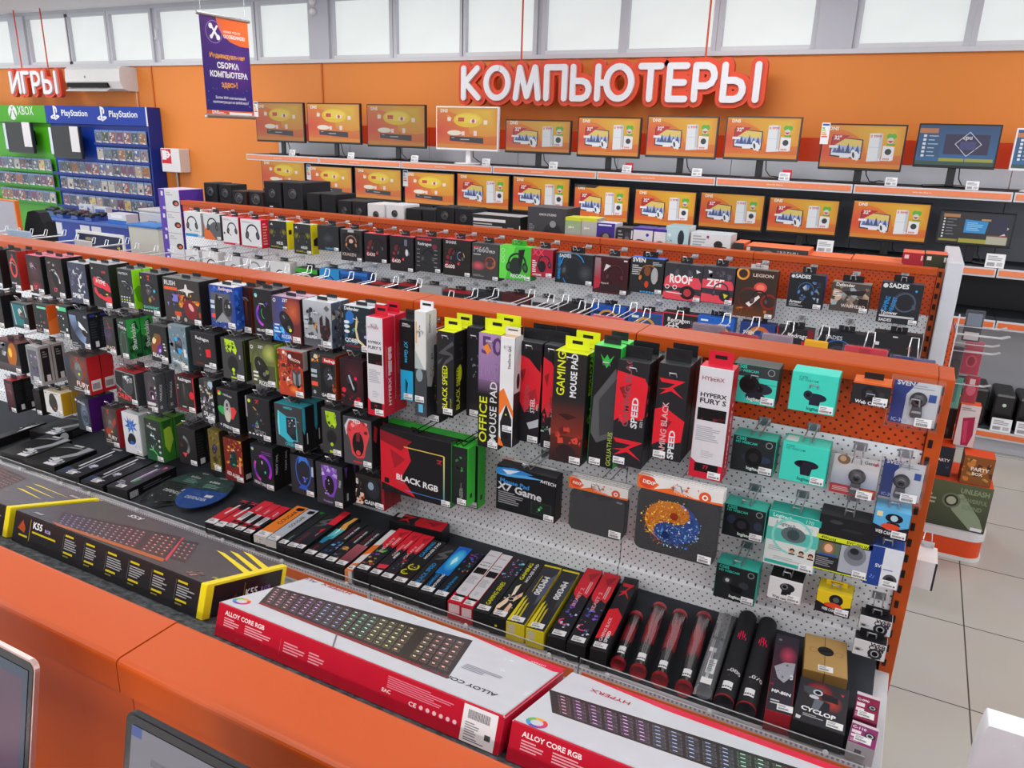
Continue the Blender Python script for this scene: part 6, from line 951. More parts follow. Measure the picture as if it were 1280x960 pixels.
al_front = [('t', 'ALLOY CORE RGB', .034, .28, .0135, 'f0dce0', 0, 1.4, .16), ('x', .034, .34, .10, .62, 'e0a0ac', 4), ('x', .12, .34, .23, .62, 'e0a0ac', 4), ('r', .262, .3, .263, .75, 'd06070'), ('x', .275, .34, .36, .66, 'd8909c', 4), ('x', .37, .34, .43, .66, 'd8909c', 4),
            ('x', .645, .12, .87, .45, 'd8788c', 6), ('t', 'EAC', .63, .58, .010, 'f0dce0', 0, 1, .03), ('t', 'CE', .72, .66, .012, 'f0dce0', 0, 1, .025), *[('e', .76+.021*i, .6, .006, 'e8b8c4') for i in range(6)], ('r', .885, .04, .985, .96, 'e4e2e4'), ('b', .90, .14, .965, .36, 7, '2a2a30', 18), ('x', .895, .44, .94, .8, '8a8a90', 6), ('r', .955, .6, .972, .74, '4a4a50'), ('x', .895, .82, .96, .92, '6a6a70', 2)]
kbox('white and red keyboard box, wholly in view, upside down lettering', -.813, .474, .018, .196, .050, 'c2c6ce', 'b8182f', 'c0203a', alloy_top, al_front, [('r', .0, .02, .96, .06, 'e0a0ac')])
def alloy_top2(a, uv):
    a.poly([(.02, 0), (1, 0), (1, .10), (.3, .09)], 'd01c40')
    a.keys([uv(686, 862), (.96, .14), (.96, .56), uv(690, 891)], 6, 21, '1c1e22', '34383c', 4, lambda x, y: rgbkey(min(.99, x*.62+.12), y))
    q = uv(671, 904)
    for i, c in enumerate(('d83030', 'e0a030', '60b040', '3090c8', '6040b0', 'c03080')): a.ring(q[0], q[1], .028, .011, c, c, i*60, i*60+60, 6)
    q = uv(787, 882); a.text('HYPERX', q[0], q[1]-.045, .022, 'b02040', 180, .6, .12)
kbox('white and red keyboard box cut off by the bottom of the picture', -.329, .474, .018, .196, .050, 'c2c6ce', 'b8182f', 'c0203a', alloy_top2, al_front, ())
def k55_top(a, uv):
    a.grad(0, 0, 1, 1, '46454c', '3e3d42')
    a.keys([uv(78, 640), uv(228, 672), uv(206, 699), uv(66, 658)], 6, 19, '2c2430', '4a4448', 5, lambda x, y: (.16+.5*x, .16+.02*x, .48-.40*x, 1))
    a.poly([uv(228, 672), uv(230, 673), uv(208, 702), uv(206, 699)], 'c03848'); a.keys([uv(227, 675), uv(249, 679), uv(232, 704), uv(212, 698)], 5, 3, '28242a', '48444a', 6, lambda x, y: (.4, .12, .14, 1))
    a.poly([uv(64, 652), uv(206, 699), uv(203, 703), uv(66, 658)], 'a85a30')
    for i in range(3):
        u0 = .80-.03*i; a.poly([(u0+.0, .03+.10*i), (u0+.04, .03+.10*i), (.985, .20+.12*i), (.985, .28+.12*i)], 'e8d020')
    q = uv(245, 711); a.splash(.86, .80, .95, .96, 3, 8, ['8a6a60', '5a4a48'], .02); a.text('CORSAIR', .955, .84, .012, 'd8c020', 0, 1, .035)
    a.text('K55', .30, .10, .03, 'd8d0d8', 180, 1.2); a.lines(.06, .86, .14, .95, '8a8a90', 1)
k55_front = [('p', 'a84824', .03, .5, .055, .2, .075, .45, .07, .6), ('t', 'K55', .115, .34, .024, 'e8e8ec', 0, 1.4), ('t', 'RGB', .185, .34, .012, 'b8a8d8', 0, 1), ('r', .115, .44, .25, .5, 'c8b420'), ('r', .04, .66, .09, .72, 'c8b420'), ('r', .10, .1, .102, .8, 'c8b420')]
for i in range(6):
    u = .30+.115*i; k55_front += [('r', u, .14, u+.045, .2, 'c8b420'), ('x', u, .26, u+.08, .6, '9a9a9c', 5, i+3), ('r', u, .66, u+.05, .72, 'c8b420'), ('x', u, .76, u+.05, .84, '8a8a4c', 1), ('r', u-.008, .14, u-.006, .7, '5a5a60')]
k55_end = [('t', 'K55', .48, .62, .07, 'e0e0e4', 0, 1.2), ('t', 'RGB', .68, .6, .05, '8a70b8', 0, 1), ('r', .46, .2, .465, .7, 'a89030'), ('p', '5a2c28', .3, .8, .36, .4, .42, .8)]
kbox('black keyboard box with yellow edges, tilted beside the white and red one', -1.343, .480, .041, .172, .056, '444348', '242326', '201f22', k55_top, k55_front, k55_end, 'e8d424')
def k55_top2(a, uv):
    a.grad(0, 0, 1, 1, '5c5a62', '4c4a50')
    for i in range(3):
        p = uv(21+10*i, 610-2.6*i); q = uv(46+17*i, 622-.8*i); a.poly([p, (p[0]+.03, p[1]-.02), (q[0]+.03, min(.97, q[1])), (q[0]-.004, min(.97, q[1]))], 'e8d020')
    a.keys([(.3, .06), uv(34, 598), uv(0, 612), (.3, .6)], 6, 20, '3a2c30', '4a3c40', 7, lambda x, y: (.35, .12, .10, 1))
    a.text('CORSAIR', .98, .16, .014, 'd8d0d8', 180, 1, .07)
kbox('black keyboard box with yellow edges, furthest along the sloping shelf', -1.838, .480, .042, .172, .056, '55535a', '242326', '201f22', k55_top2, k55_front, (), 'e8d424')
# ------------------------------------------------------------------ laptops on the counter
def laptop(label, x0, x1, ytop, ztop, rim, pic, dark):
    w = x1-x0; tilt = math.radians(12); H = .235
    o = empty('laptop', (x0, ytop-H*math.sin(tilt)-.0, ztop-H*math.cos(tilt)-.012), label, 'laptop', 'laptops on the counter')
    def sp(a, t, d): return (a, t*math.sin(tilt)+d*math.cos(tilt), .012+t*math.cos(tilt)-d*math.sin(tilt))
    def rr(x0, x1, t0, t1, r, top=True):
        pts = []
        for cx, ct, a0 in ((x1-r, t0+r, -90), (x1-r, t1-r, 0), (x0+r, t1-r, 90), (x0+r, t0+r, 180)):
            for k in range(6):
                t = math.radians(a0+18*k); pts.append((cx+r*math.cos(t), ct+r*math.sin(t)))
        return pts
    m = M(); m.prism(rr(0, w, 0, H, .012), 0, .006, rim, sp); m.build('lid', 'metal', o)
    m = M(); m.prism(rr(.003, w-.003, .003, H-.003, .010), -.0008, .0006, '17181c', sp); m.build('bezel', 'gloss', o)
    m = M(); O = Vector(sp(.011, H-.013, -.001)); a_ = Art(m, O, Vector(sp(w-.011, H-.013, -.001))-O, Vector(sp(.011, .02, -.001))-O); draw(a_, pic); m.build('display', 'screen', o)
    m = M().box(0, w, -.225, .006, 0, .013, rim, .004); m.build('base', 'metal', o)
    m = M(); a_ = Art(m, (.015, -.02, .013), (w-.03, 0, 0), (0, -.11, 0)); a_.keys([(0, 0), (1, 0), (1, 1), (0, 1)], 5, 14, '16171a', '2a2b30', 3); a_.O = Vector((w*.34, -.14, .013)); a_.U = Vector((w*.32, 0, 0)); a_.V = Vector((0, -.07, 0)); a_.rect(0, 0, 1, 1, '8a8c92'); m.build('keyboard', 'plastic', o)
    return o
xr, zr = pY(43, 834, .42)
laptop('laptop with a blue and violet picture on its display', xr-.34, xr+.004, .42, zr+.007, 'd8b8b4', [('l', 0, 0, 1, 1, '1c3450', '182c48'), ('r', .0, .07, .968, .95, '4a2448')], K)
xl, zl = pY(163, 893, .42)
laptop('laptop with a grey document on its display', xl-.004, xl+.34, .42, zl+.006, '3c3d42', [('l', 0, 0, 1, 1, '74727e', '6a6874'), ('r', .0, .0, .05, .06, '2c4890'), ('r', .0, .32, .04, .36, '2c4890'), ('x', .1, .12, .6, .2, '5c5a68', 1), ('x', .1, .3, .5, .55, '62606c', 3)], K)
# ------------------------------------------------------------------ headset boxes on the second gondola
HB = 'boxed headsets in the upper row'; YH = 3.80
def head(label, px, cf, cs, ct, ops, sops=(), tab=('2a2a2e', .03, .06), stick='br', name='headset_box', Y=YH, dep=.072, grp=HB, hk=True):
    return hang(name, label, 'headset box', grp, px, Y, dep, cf, cs, ct, ops, sops, stick, tab, 0, hk, Y2)
RB = [('e', .3, .35, .12, '6a2028', .12), ('e', .18, .5, .06, '8a2430'), ('s', .1, .6, .6, .8, 41, 5, ['c82838', 'e04858', '6a1c24'], .16)]
HD = [
('white headset box with a blue foot', (229, 261, 253, 297), 'd4d6da', 'c8cace', 'dcdde0', [('r', 0, .88, 1, 1, '2888c8'), ('h', .45, .45, .3, '24252a', '303238'), ('x', .55, .7, .9, .8, 'a8acb8', 2)]),
('grey and orange headset box', (253, 263, 277, 301), '5a5c60', '54565a', 'd4d5d8', [('p', 'd86830', 0, .3, .7, 1, 0, 1), ('r', 0, 0, 1, .3, 'ccced2'), ('p', 'ccced2', .0, .3, .6, .3, .1, .6), ('h', .52, .42, .3, '242428', '303036', None, False)]),
('white headset box with a crimson hem', (277, 270, 300, 307), 'd8d8dc', 'c0203c', 'd83858', [('r', 0, .93, 1, 1, 'c02840'), ('h', .58, .42, .28, '2a2426', '34282a'), ('e', .1, .6, .05, '3a3a40'), ('x', .1, .08, .6, .14, '9a9aa0', 2)]),
('wide white headset box with a crimson side', (300, 273, 328, 311), 'd8d8dc', 'c81c40', 'd83858', [('r', 0, .95, 1, 1, 'c02840'), ('h', .56, .46, .3, '26262c', '2e2e36'), ('x', .08, .08, .7, .14, '9a9aa0', 2)], [('x', .2, .1, .8, .9, 'e8a0b0', 8)]),
('black headset box with a yellow edge and yellow glints, first of two', (335, 275, 360, 313), '26272a', 'e0d820', 'd8d8d8', [('g', .2, .4, .2, .12, '8a8428', '26272a'), ('g', .8, .38, .2, .12, '8a8428', '26272a'), ('h', .5, .45, .26, '16161a', '1c1c20'), ('t', 'HS35', .4, .82, .12, WH), ('x', .1, .88, .8, .94, 'a89c30', 2), ('p', 'd8d8d8', .1, .14, .2, .08, .24, .16)], [('r', .2, .3, .6, .46, '2a2a20')]),
('black headset box with a yellow edge and yellow glints, second of two', (366, 279, 390, 319), '2c2d2f', 'e0d820', 'd8d8d8', [('g', .2, .4, .2, .12, '8a8428', '2c2d2f'), ('g', .8, .38, .2, .12, '8a8428', '2c2d2f'), ('h', .5, .5, .28, '16161a', '1c1c20'), ('t', 'HS50', .4, .82, .12, WH), ('x', .1, .88, .8, .94, 'a89c30', 2), ('p', 'd8d8d8', .1, .14, .2, .08, .24, .16)], [('p', '202020', .3, .5, 1, .4, 1, .75, .3, .7)]),
('square plain black headset box beside the yellow edged ones', (396, 281, 424, 315), '26282c', '1c1e22', '303238', [('h', .5, .5, .2, '383c44', '1a1c20'), ('g', .5, .5, .3, .2, '40444c', '26282c'), ('t', 'logitech', .36, .94, .09, '4898c8')]),
('headset box with a see-through front and copper glint', (425, 286, 453, 328), '2c2a2c', '242226', '8a8c90', [('r', .1, .12, .9, .74, '1a181a'), ('h', .5, .4, .26, '6a5a58', '2a2426', 'c88858'), ('e', .5, .36, .1, 'd8a898', .08), ('t', 'KRAKEN', .08, .84, .12, 'b8a8a0'), ('r', .36, .0, .64, .08, 'b0b4b8')]),
('black headset box with a red lid, leftmost of three alike', (455, 291, 484, 330), '241e22', '161416', 'e04858', RB+[('h', .58, .4, .26, '161418', '1e1a1e', None), ('t', 'G430', .1, .78, .12, 'e8c8c8')]),
('black headset box with a red lid and a bright white cup', (487, 294, 517, 341), '221c22', '161416', 'd84058', RB+[('h', .58, .4, .26, '141318', '201c20', None), ('e', .72, .45, .06, 'd0d0d8', .12), ('t', 'G430', .08, .76, .12, 'f0d8d8'), ('r', .62, .08, .74, .26, '6a6c80')]),
('black headset box covered in small white callouts', (519, 295, 551, 342), '28282c', '1a1a1c', 'a83040', [('r', .06, .04, .64, .09, 'c82c3c'), ('t', 'Redragon', .1, .24, .1, 'd0d0d4'), ('h', .5, .55, .24, '141416', '3a3438'), *[('x', u, v, u+.2, v+.03, 'a0a0a6', 1) for u in (.06, .74) for v in (.35, .47, .58, .7, .82)], ('e', .76, .26, .09, '7a2838')]),
('black headset box with a red lid and a rainbow ring', (554, 298, 588, 347), '24201f', '141214', 'e04858', RB+[('o', .64, .44, .14, .03, 'd8a030', '3060c8'), ('h', .5, .44, .24, '131215', '1a181c', None), ('t', 'SHARK', .1, .12, .09, 'c8c8cc'), ('t', 'G600', .06, .8, .12, 'f0d8d8')]),
('dark grey headset box with glowing red headphones', (590, 303, 623, 352), '403e3e', '26262a', '585a5e', [('t', 'M660', .06, .24, .18, 'a8a8ac', 0, .8, .56), ('t', 'PRO', .64, .24, .08, 'd0d0d4'), ('r', .06, .08, .3, .12, 'b83840'), ('g', .24, .62, .28, .14, 'e05868', '483c3e'), ('o', .68, .52, .2, .07, 'c86850', '7a3028'), ('h', .68, .5, .14, '2a2224', 'a04838', None, False), ('x', .06, .28, .5, .34, 'b0b0b4', 1), ('x', .06, .86, .5, .92, '8a8a8e', 2)]),
('bright green headset box', (625, 306, 663, 352), '48b838', '308828', '58c848', [('p', '68d850', .0, .0, .5, .0, .2, 1, 0, 1), ('h', .56, .5, .3, '202422', '262a28', '2c7038'), ('e', .52, .6, .2, '26302a', .26), ('p', '1c201e', .6, .1, .8, .06, .7, .6, .6, .56), ('t', 'RECON', .36, .93, .1, WH), ('o', .1, .15, .06, .014, 'b8e8b0'), ('o', .1, .3, .06, .014, 'b8e8b0'), ('o', .1, .45, .06, .014, 'b8e8b0')], (), ('30a028', .03, .09)),
('small crimson headset box beside the bright green one', (664, 310, 690, 348), 'a8203c', '7a1c30', '8a8c90', [('h', .62, .46, .28, '2a2228', '241e24', None, False), ('e', .52, .62, .18, '1e1a20', .24), ('t', 'XX', .08, .24, .26, 'e04858'), ('x', .08, .4, .3, .86, 'f0d8dc', 6), ('t', 'XTREME', .1, .96, .08, WH)]),
('black headset box with a blue outlined headset and side lettering', (695, 315, 740, 358), '202328', '16181c', '6a6e74', [('o', .46, .4, .32, .025, '2890d8', None, 20, 175), ('h', .46, .44, .26, '2a2e36', '30343c', None), ('t', 'GAMING HEADSET', .14, .88, .07, '2890d8', 90, 1.2, .60), ('t', 'SADES', .1, .14, .08, 'd8dce0'), ('o', .5, .7, .3, .02, '2880c8', None, 200, 260), ('g', .8, .6, .2, .3, '4a4c54', '202328')], (), ('1c1c20', .03, .08)),
('headset box with a dark red see-through window', (743, 319, 783, 370), '4a1c22', '2a1216', '7a7c80', [('r', .2, .06, .98, .94, '3c161c'), ('h', .62, .45, .24, '1c1216', '2c181c', '6a2830'), ('p', 'b82c40', .04, .1, .22, .14, .22, .84, .04, .9), ('l', .04, .05, .2, .6, '8a8088', 'a03844'), ('r', .2, .76, .9, .92, '302024'), ('t', 'HyperX', .24, .74, .05, 'c8b8bc'), ('p', 'd8d0d4', .36, .2, .5, .24, .3, .4), ('r', .86, .06, .96, .1, 'd8c8cc')]),
('black headset box with blue lid and callouts around an amber headset', (789, 321, 827, 369), '26262a', '1c2030', '2468c8', [('t', 'SVEN', .06, .12, .12, WH, 0, 1.6), ('h', .56, .46, .28, '3a3028', '20201f', 'c87838'), ('e', .74, .48, .1, 'a8a8ac', .24), ('x', .06, .2, .36, .5, 'b8b8bc', 5), ('e', .52, .36, .1, '7a4828', .14), ('e', .52, .74, .06, 'c84028', .1), ('x', .66, .08, .96, .2, 'b0b0b4', 3), *[('r', .34+.09*i, .94, .4+.09*i, .98, '40a0e0') for i in range(6)]], (), ('18181a', .03, .08)),
('black and coral headset box with a four letter word across it', (832, 328, 875, 379), '34343a', '202024', '505258', [('p', 'e04858', .1, .34, .9, .34, .98, .5, .98, .64, .0, .64, .04, .4), ('p', 'e04858', .0, .78, .3, .74, .98, .82, .98, .98, .1, .98, 0, .94), ('t', 'ROOF', .14, .52, .22, 'f4e8ea', 0, 2, .60), ('p', WH, .82, .12, .94, .17, .84, .22), ('h', .5, .16, .2, '2a2a30', '4a4a52', None, False), ('e', .64, .76, .2, '241c20', .18), ('e', .64, .76, .1, 'b83840'), ('o', .1, .64, .06, .02, 'd8d8dc'), ('o', .3, .64, .06, .02, 'd8d8dc'), ('p', 'e8e8ea', .08, .78, .5, .8, .5, .82, .08, .8)]),
('black and coral headset box with a three letter word across it', (880, 332, 915, 382), '38363e', '202024', '505258', [('p', 'e04858', .0, .36, .9, .36, .98, .5, .98, .6, .0, .6), ('p', 'e04858', .0, .74, .98, .8, .98, .98, 0, .98), ('t', 'ZEF', .14, .54, .24, 'f4e8ea', 0, 1.4), ('p', WH, .16, .1, .3, .15, .18, .2), ('s', .2, .1, .9, .34, 45, 10, ['4c4a54', '2c2a32', '5c5a64'], .14), ('h', .6, .62, .24, '3a3c4c', '2c2e38', None, False), ('e', .74, .76, .18, '26262c', .18), ('p', 'd0c838', .68, .7, .84, .74, .74, .84)]),
('brown headset box with an orange ring and red headset, see-through sleeve', (922, 335, 965, 400), '3a2c26', '5a2c24', '6a5a50', [('l', 0, .7, 1, 1, '3a2820', '6a3c1c'), ('o', .16, .1, .16, .05, 'e08028', 'f0a850'), ('t', 'LEGION', .4, .14, .08, 'd8c0b8', 0, 1, .5), ('e', .62, .36, .16, 'd85048', .13), ('e', .62, .36, .1, 'f07868', .08), ('o', .36, .6, .28, .05, '7a2c28', '4a2420', 40, 300), ('p', 'e8e0dc', .3, .72, .6, .52, .64, .56, .4, .78), ('o', .86, .64, .2, .05, '8a2420'), ('h', .62, .58, .2, '2a1c1c', '4a2220', None, False), ('s', .05, .8, .9, .95, 46, 8, ['c87030', '5a3420'], .1)], (), ('c8c8cc', .02, .08)),
('black headset box with blue white armour picture', (988, 341, 1026, 388), '202328', '1c3060', '383c44', [('t', 'SADES', .16, .12, .11, 'e0e4e8', 0, 1.4), ('e', .1, .08, .05, 'd8dce0'), ('s', .3, .2, .9, .8, 47, 20, ['90a0b0', '485468', 'c8d8e8', '2c3848', '3868b0'], .16), ('h', .5, .45, .22, '26282e', '2c2f36', '4880c8'), ('t', 'Armor', .08, .86, .09, WH), ('x', .08, .88, .5, .96, 'a8acb4', 2)], [('l', 0, 0, 1, 1, '2858b0', '101c40')]),
('dark headset box with a burnt battlefield picture', (1041, 352, 1084, 393), '4a4440', '2a2628', '8a8684', [('s', .02, .1, .98, .9, 48, 34, ['8a7a70', 'c8a890', '3a3430', '5a5858', 'a86848', '98a8b0'], .18), ('t', 'Defender', .1, .12, .09, 'e8e4e0', 0, 1), ('p', '2c2624', .3, .3, .9, .2, .8, .4, .4, .4), ('r', .72, .5, .96, .86, '2a2220'), ('x', .06, .3, .3, .5, 'd8d8d8', 3), ('t', 'WARHEAD', .3, .84, .09, 'd0c8c4', 0, 1)], (), ('1c1c20', .03, .09)),
('black headset box with blue side lettering at the gondola end', (1103, 352, 1146, 408), '26282e', '1c2c44', '3a3e46', [('t', 'SADES', .18, .12, .12, 'e0e4e8', 0, 1.4), ('e', .1, .08, .06, 'd8dce0'), ('h', .6, .46, .28, '363c4a', '2a2e38', None, False), ('o', .62, .46, .26, .04, '4a5468'), ('t', 'GAMING', .2, .72, .12, '2890d8', 80, 1, .4), ('t', 'HEADSET', .36, .72, .1, '2890d8', 80, 1, .4), ('t', 'Tpower', .08, .78, .09, WH), ('r', .06, .8, .9, .85, 'c0c4c8'), ('t', 'SADES', .06, .96, .08, WH), ('e', .84, .16, .03, '3898d8')], [('r', .3, .1, .9, .9, '2880b8')], ('1c1c20', .03, .08)),
]
for it in HD: head(it[0], it[1], it[2], it[3], it[4], it[5], it[6] if len(it) > 6 else (), it[7] if len(it) > 7 else ('2a2a2e', .03, .06))
H2 = 'boxed headsets in the lower row'
LOW = [
('white headset box low behind the mouse gondola, first', (231, 312, 251, 345), 'd4d4d8', [('h', .5, .5, .3)]),
('white headset box low behind the mouse gondola, second', (252, 314, 275, 350), 'd6d6d8', [('h', .56, .5, .3)]),
('grey white headset box with a coiled cord print', (280, 320, 302, 355), 'cacace', [('h', .6, .5, .28, '4a4a50', '3a3a42')]),
('white headset box with a pale headset print', (303, 323, 334, 360), 'd0d0d4', [('h', .5, .4, .3, '8a8a90', '6a6a72')]),
('white headset box beside the green one', (337, 326, 364, 364), 'd2d2d4', [('h', .5, .5, .24)]),
('green and black headset box in the lower row', (369, 334, 398, 372), '2a2c2a', [('r', 0, 0, 1, .16, '38a030'), ('h', .5, .5, .3, 'b8bcb8', '6a6c6a')]),
('sky blue headset box in the lower row', (399, 335, 425, 375), '2888c8', [('h', .5, .42, .24, '202630', '182028')]),
('deep blue headset box in the lower row', (425, 338, 460, 380), '1c4c98', [('r', .1, .2, .8, .5, '182038'), ('r', 0, 0, 1, .1, '2c70c0')]),
('first black headset box with a red lid low behind the orange cap', (462, 352, 492, 392), '26262a', [('r', 0, 0, 1, .06, 'a01c24')]),
('second black headset box with a red lid low behind the orange cap', (497, 354, 522, 395), '26262a', [('r', 0, 0, 1, .06, 'a01c24'), ('e', .6, .4, .2, '3860a8')]),
('grey clear topped headset pack in the lower row', (524, 356, 552, 397), '9a9a9c', [('e', .5, .5, .3, '6a6a6e')]),
('black headset box with a dark red lid by the yellow tabs', (554, 362, 588, 402), '242428', [('r', 0, 0, 1, .05, 'a01c24')]),
('black headset box with a small white picture', (591, 363, 626, 407), '22252c', [('r', .2, .3, .55, .8, '8a90a0'), ('e', .4, .5, .12, 'b83848')]),
('maroon headset box with an upright pale word', (627, 366, 661, 410), '4a1c20', [('t', 'ONE', .2, .8, .16, 'c8a0a0', 90), ('l', .3, 0, 1, 1, '4a1c20', '2c1418')]),
('silver rimmed white headset box', (664, 372, 697, 416), 'a8a8ac', [('r', .05, .12, .95, .9, '2c2c30'), ('e', .5, .5, .2, '6a6a70')]),
('black headset box with a small red mark, lower row', (700, 378, 734, 420), '26262a', [('p', 'c82c30', .2, .3, .4, .28, .3, .5)]),
('blue headset box with a gold ringed headset', (739, 380, 779, 424), '1c50a8', [('r', .06, .18, .94, .9, '1c2c50'), ('o', .5, .46, .3, .06, 'c88838'), ('r', .1, .3, .3, .42, 'd8e0f0')]),
('blue headset box with a gold ringed headset and raised lid', (786, 388, 826, 432), '1c50a8', [('r', .06, .05, .94, .9, '2c4c7a'), ('o', .5, .5, .3, .07, 'c89038'), ('r', .1, .12, .3, .2, 'd8e0f0')]),
('black headset box framed in red, lower row', (829, 389, 869, 432), '2a2428', [('r', 0, 0, 1, .04, 'd03040'), ('r', 0, 0, .03, 1, 'd03040'), ('t', 'Redragon', .14, .3, .12, 'e0e0e2'), ('t', 'H5', .16, .56, .2, 'e0e0e2'), ('p', 'd03040', .6, .5, 1, .4, 1, 1, .7, 1)]),
('bright blue headset box under the brown one', (872, 394, 914, 436), '2060c0', [('r', .06, .3, .94, .98, '3a4868'), ('o', .6, .6, .3, .06, 'c88838'), ('r', .1, .1, .3, .16, 'e0e8f4'), ('r', .6, .2, .9, .24, 'c8d8f0')]),
('navy headset box with a red and gold headset', (926, 402, 965, 442), '243a78', [('o', .56, .5, .34, .12, 'c03028', 'd09030'), ('t', 'SVEN', .1, .4, .1, WH)]),
('black and red headset box at the lower row', (972, 408, 1012, 450), '28242a', [('r', 0, 0, .03, 1, 'c02c38'), ('t', 'Redragon', .3, .3, .12, 'e0e0e2'), ('r', .7, .4, 1, 1, 'b82838'), ('r', .84, 0, 1, .3, '7a2028')]),
('wide black headset box with a blue outlined headset', (1024, 412, 1085, 458), '22242a', [('o', .4, .75, .3, .02, '2868c0', None, 10, 170), ('t', 'SADES', .14, .26, .08, 'b8bcc4'), ('o', .4, .85, .24, .06, '3a3e48', None, 0, 180)]),
('large plain black headset box at the gondola end, lower row', (1093, 414, 1146, 462), '26262a', [('p', '7a3838', .7, .4, .8, .3, .82, .5), ('r', .4, .08, .5, .12, 'd0d0d4'), ('r', .06, .3, .14, .4, 'd0d0d4')]),
]
for lab, px, c_, ops in LOW:
    z1 = pY(px[0], px[1], 3.78)[1]
    head(lab, px, c_, c_, c_ if 'lid' not in lab else 'a01c24', ops, (), ('2a2a2e', .025, .07), None, 'headset_box', 3.78, .072, H2)
# ------------------------------------------------------------------ hooks and packs on the far side of the first gondola
RH = 'wire hooks on the far side of the mouse gondola'
tips = [(9, 282), (24, 285), (40, 286), (58, 287), (80, 289), (97, 293), (118, 297), (134, 300), (152, 298), (172, 304), (196, 307), (216, 308), (245, 311), (265, 314), (288, 318), (312, 323), (335, 326), (360, 331), (388, 332), (410, 336), (440, 340), (468, 342), (496, 346), (525, 349), (557, 353), (589, 356), (621, 361), (652, 365), (690, 368), (729, 376), (772, 381), (810, 386), (851, 389), (893, 393), (937, 399), (983, 407), (1028, 412), (1086, 419), (1150, 430)]
ys0 = 2.2902; YT = 2.72; packx = []
RP = 'packs hung on the far side of the mouse gondola'
def rear(label, px0, px1, py, Y, col, h=.2, clear=True, ops=()):
    x0, z1 = pY(px0, py, Y); x1, _ = pY(px1, py, Y)
    o = M().box(x0, x1, Y, Y+.012, z1-h, z1, col, .004).build('accessory_pack', 'gloss'); tag(o, label, 'accessory pack', RP)
    if ops: m = M(); a_ = Art(m, (x0, Y, z1), (x1-x0, 0, 0), (0, 0, -h)); a_.rect(.05, .03, .95, .97, col); draw(a_, ops); under(m.build('card_print', 'card'), o)
    if clear: under(M().box(x0-.004, x1+.004, Y-.004, Y-.001, z1-h-.004, z1+.006, 'e4e8ec', .0008).build('clear_shell', 'clear'), o)
    packx.append((x0+x1)/2); hook((x0+x1)/2, min(z1-.03, 1.398), ys0, YT, 'hook of the '+short(label, 13), RH, 'eceef2', .013, .03)
rear('small blue and white blister just past the orange cap', 505, 530, 376, 2.44, 'c8ccd8', .2, True, [('r', 0, 0, .4, .2, '3060c0')])
rear('white blister past the orange cap beneath the grey headset box', 533, 565, 373, 2.44, 'd0d0d4', .2, True, [('p', '3a3a40', .3, .05, .5, .0, .6, .1)])
rear('crumpled clear blister past the orange cap', 600, 645, 374, 2.43, 'b8bcc4', .2, True, [('s', .1, 0, .9, .4, 3, 8, ['d8dade', '8a8e9a', 'c04050'], .2)])
rear('white rounded blister past the orange cap', 650, 688, 381, 2.44, 'd8d8da')
rear('red blister past the orange cap beside the blue headset boxes', 690, 728, 388, 2.44, 'b02838')
rear('pink red blister under the gold ringed headset box', 740, 780, 393, 2.44, 'd05060', .2, True, [('r', .3, .06, .7, .1, 'f0b0a8')])
rear('mauve clear blister past the cap, nearer the middle', 866, 907, 403, 2.44, '8a7a8a')
rear('dark red blister behind the cap above the white mouse pad box', 899, 950, 414, 2.43, 'a82838')
rear('mauve clear blister behind the cap above the teal webcams', 953, 992, 416, 2.44, '9a8a9c')
rear('amber card pack on a hook above the teal webcams', 1006, 1036, 424, 2.45, 'e0a828', .2, False)
rear('bright red blister behind the cap near the end post', 1056, 1112, 431, 2.45, 'd03048', .2, True, [('r', .35, .03, .6, .2, 'b82438')])
rear('blue and clear blister behind the cap at the end post', 1115, 1172, 444, 2.44, '5a6088', .2, True, [('r', 0, 0, .5, .3, '2c3c80')])
rear('pale blue pack behind the cap at the picture edge', 8, 36, 286, 2.46, 'a8c0d8')
rear('white pack behind the cap below the consoles', 92, 112, 299, 2.46, 'c8c8c8')
for i, (px, py) in enumerate(tips):
    x, z = pY(px, py, YT); z = max(min(z-.03, 1.398), 1.30)
    if min(abs(x-q) for q in packx) > .05: hook(x, z, ys0, YT, 'empty looped wire hook rising behind the orange cap of the mouse gondola', RH, 'eceef2', .013, .03)
# ------------------------------------------------------------------ loudspeakers and boxes along the top of the second gondola
TS = 1.4255; SPK = 'loudspeakers along the gondola top'
def speaker(label, px, Y, dep, col='26272b', port=True, top='55585e', pr=.17, pv=.35, plate=None):
    xl, yt, xr, yb = px; x0, z1 = pY(xl, yt, Y); x1, _ = pY(xr, yb, Y); w, h = x1-x0, z1-TS
    o = empty('loudspeaker', ((x0+x1)/2, Y, TS), label, 'loudspeaker', SPK); GG = G(o)
    GG.add(M().box(x0, x1, Y, Y+dep, TS+.0006, z1, col, .004, top=col), 'cabinet', 'matte')
    m = M(); a_ = Art(m, (x0, Y, z1), (w, 0, 0), (0, 0, TS-z1)); a_.rect(.05, .04, .95, .97, '1d1e21' if col[0] in '23' else col); a_.rect(.4, .9, .6, .93, '8a8a90')
    if plate: a_.rect(.12, .62, .88, .92, plate); a_.rect(.3, .74, .5, .78, 'd8d8dc')
    GG.add(m, 'front_panel', 'matte')
    if port:
        m = M(); r = w*pr; m.lathe((x0+w*.5, Y, z1-h*pv), [(r*1.25, -.001), (r*1.2, -.006), (r, -.004), (r*.9, .0), (r*.3, -.0012)], ['4a4c52', '34363a', '141416', '0c0c0e', '0c0c0e'], 20, 'y'); GG.add(m, 'speaker_port', 'plastic', True)
    return o
speaker('small black loudspeaker, first on the gondola top', (254, 228, 272, 253), 4.2, .16, pr=.2)
speaker('small black loudspeaker, second on the gondola top', (273, 230, 290, 254), 4.2, .16, pr=.2)
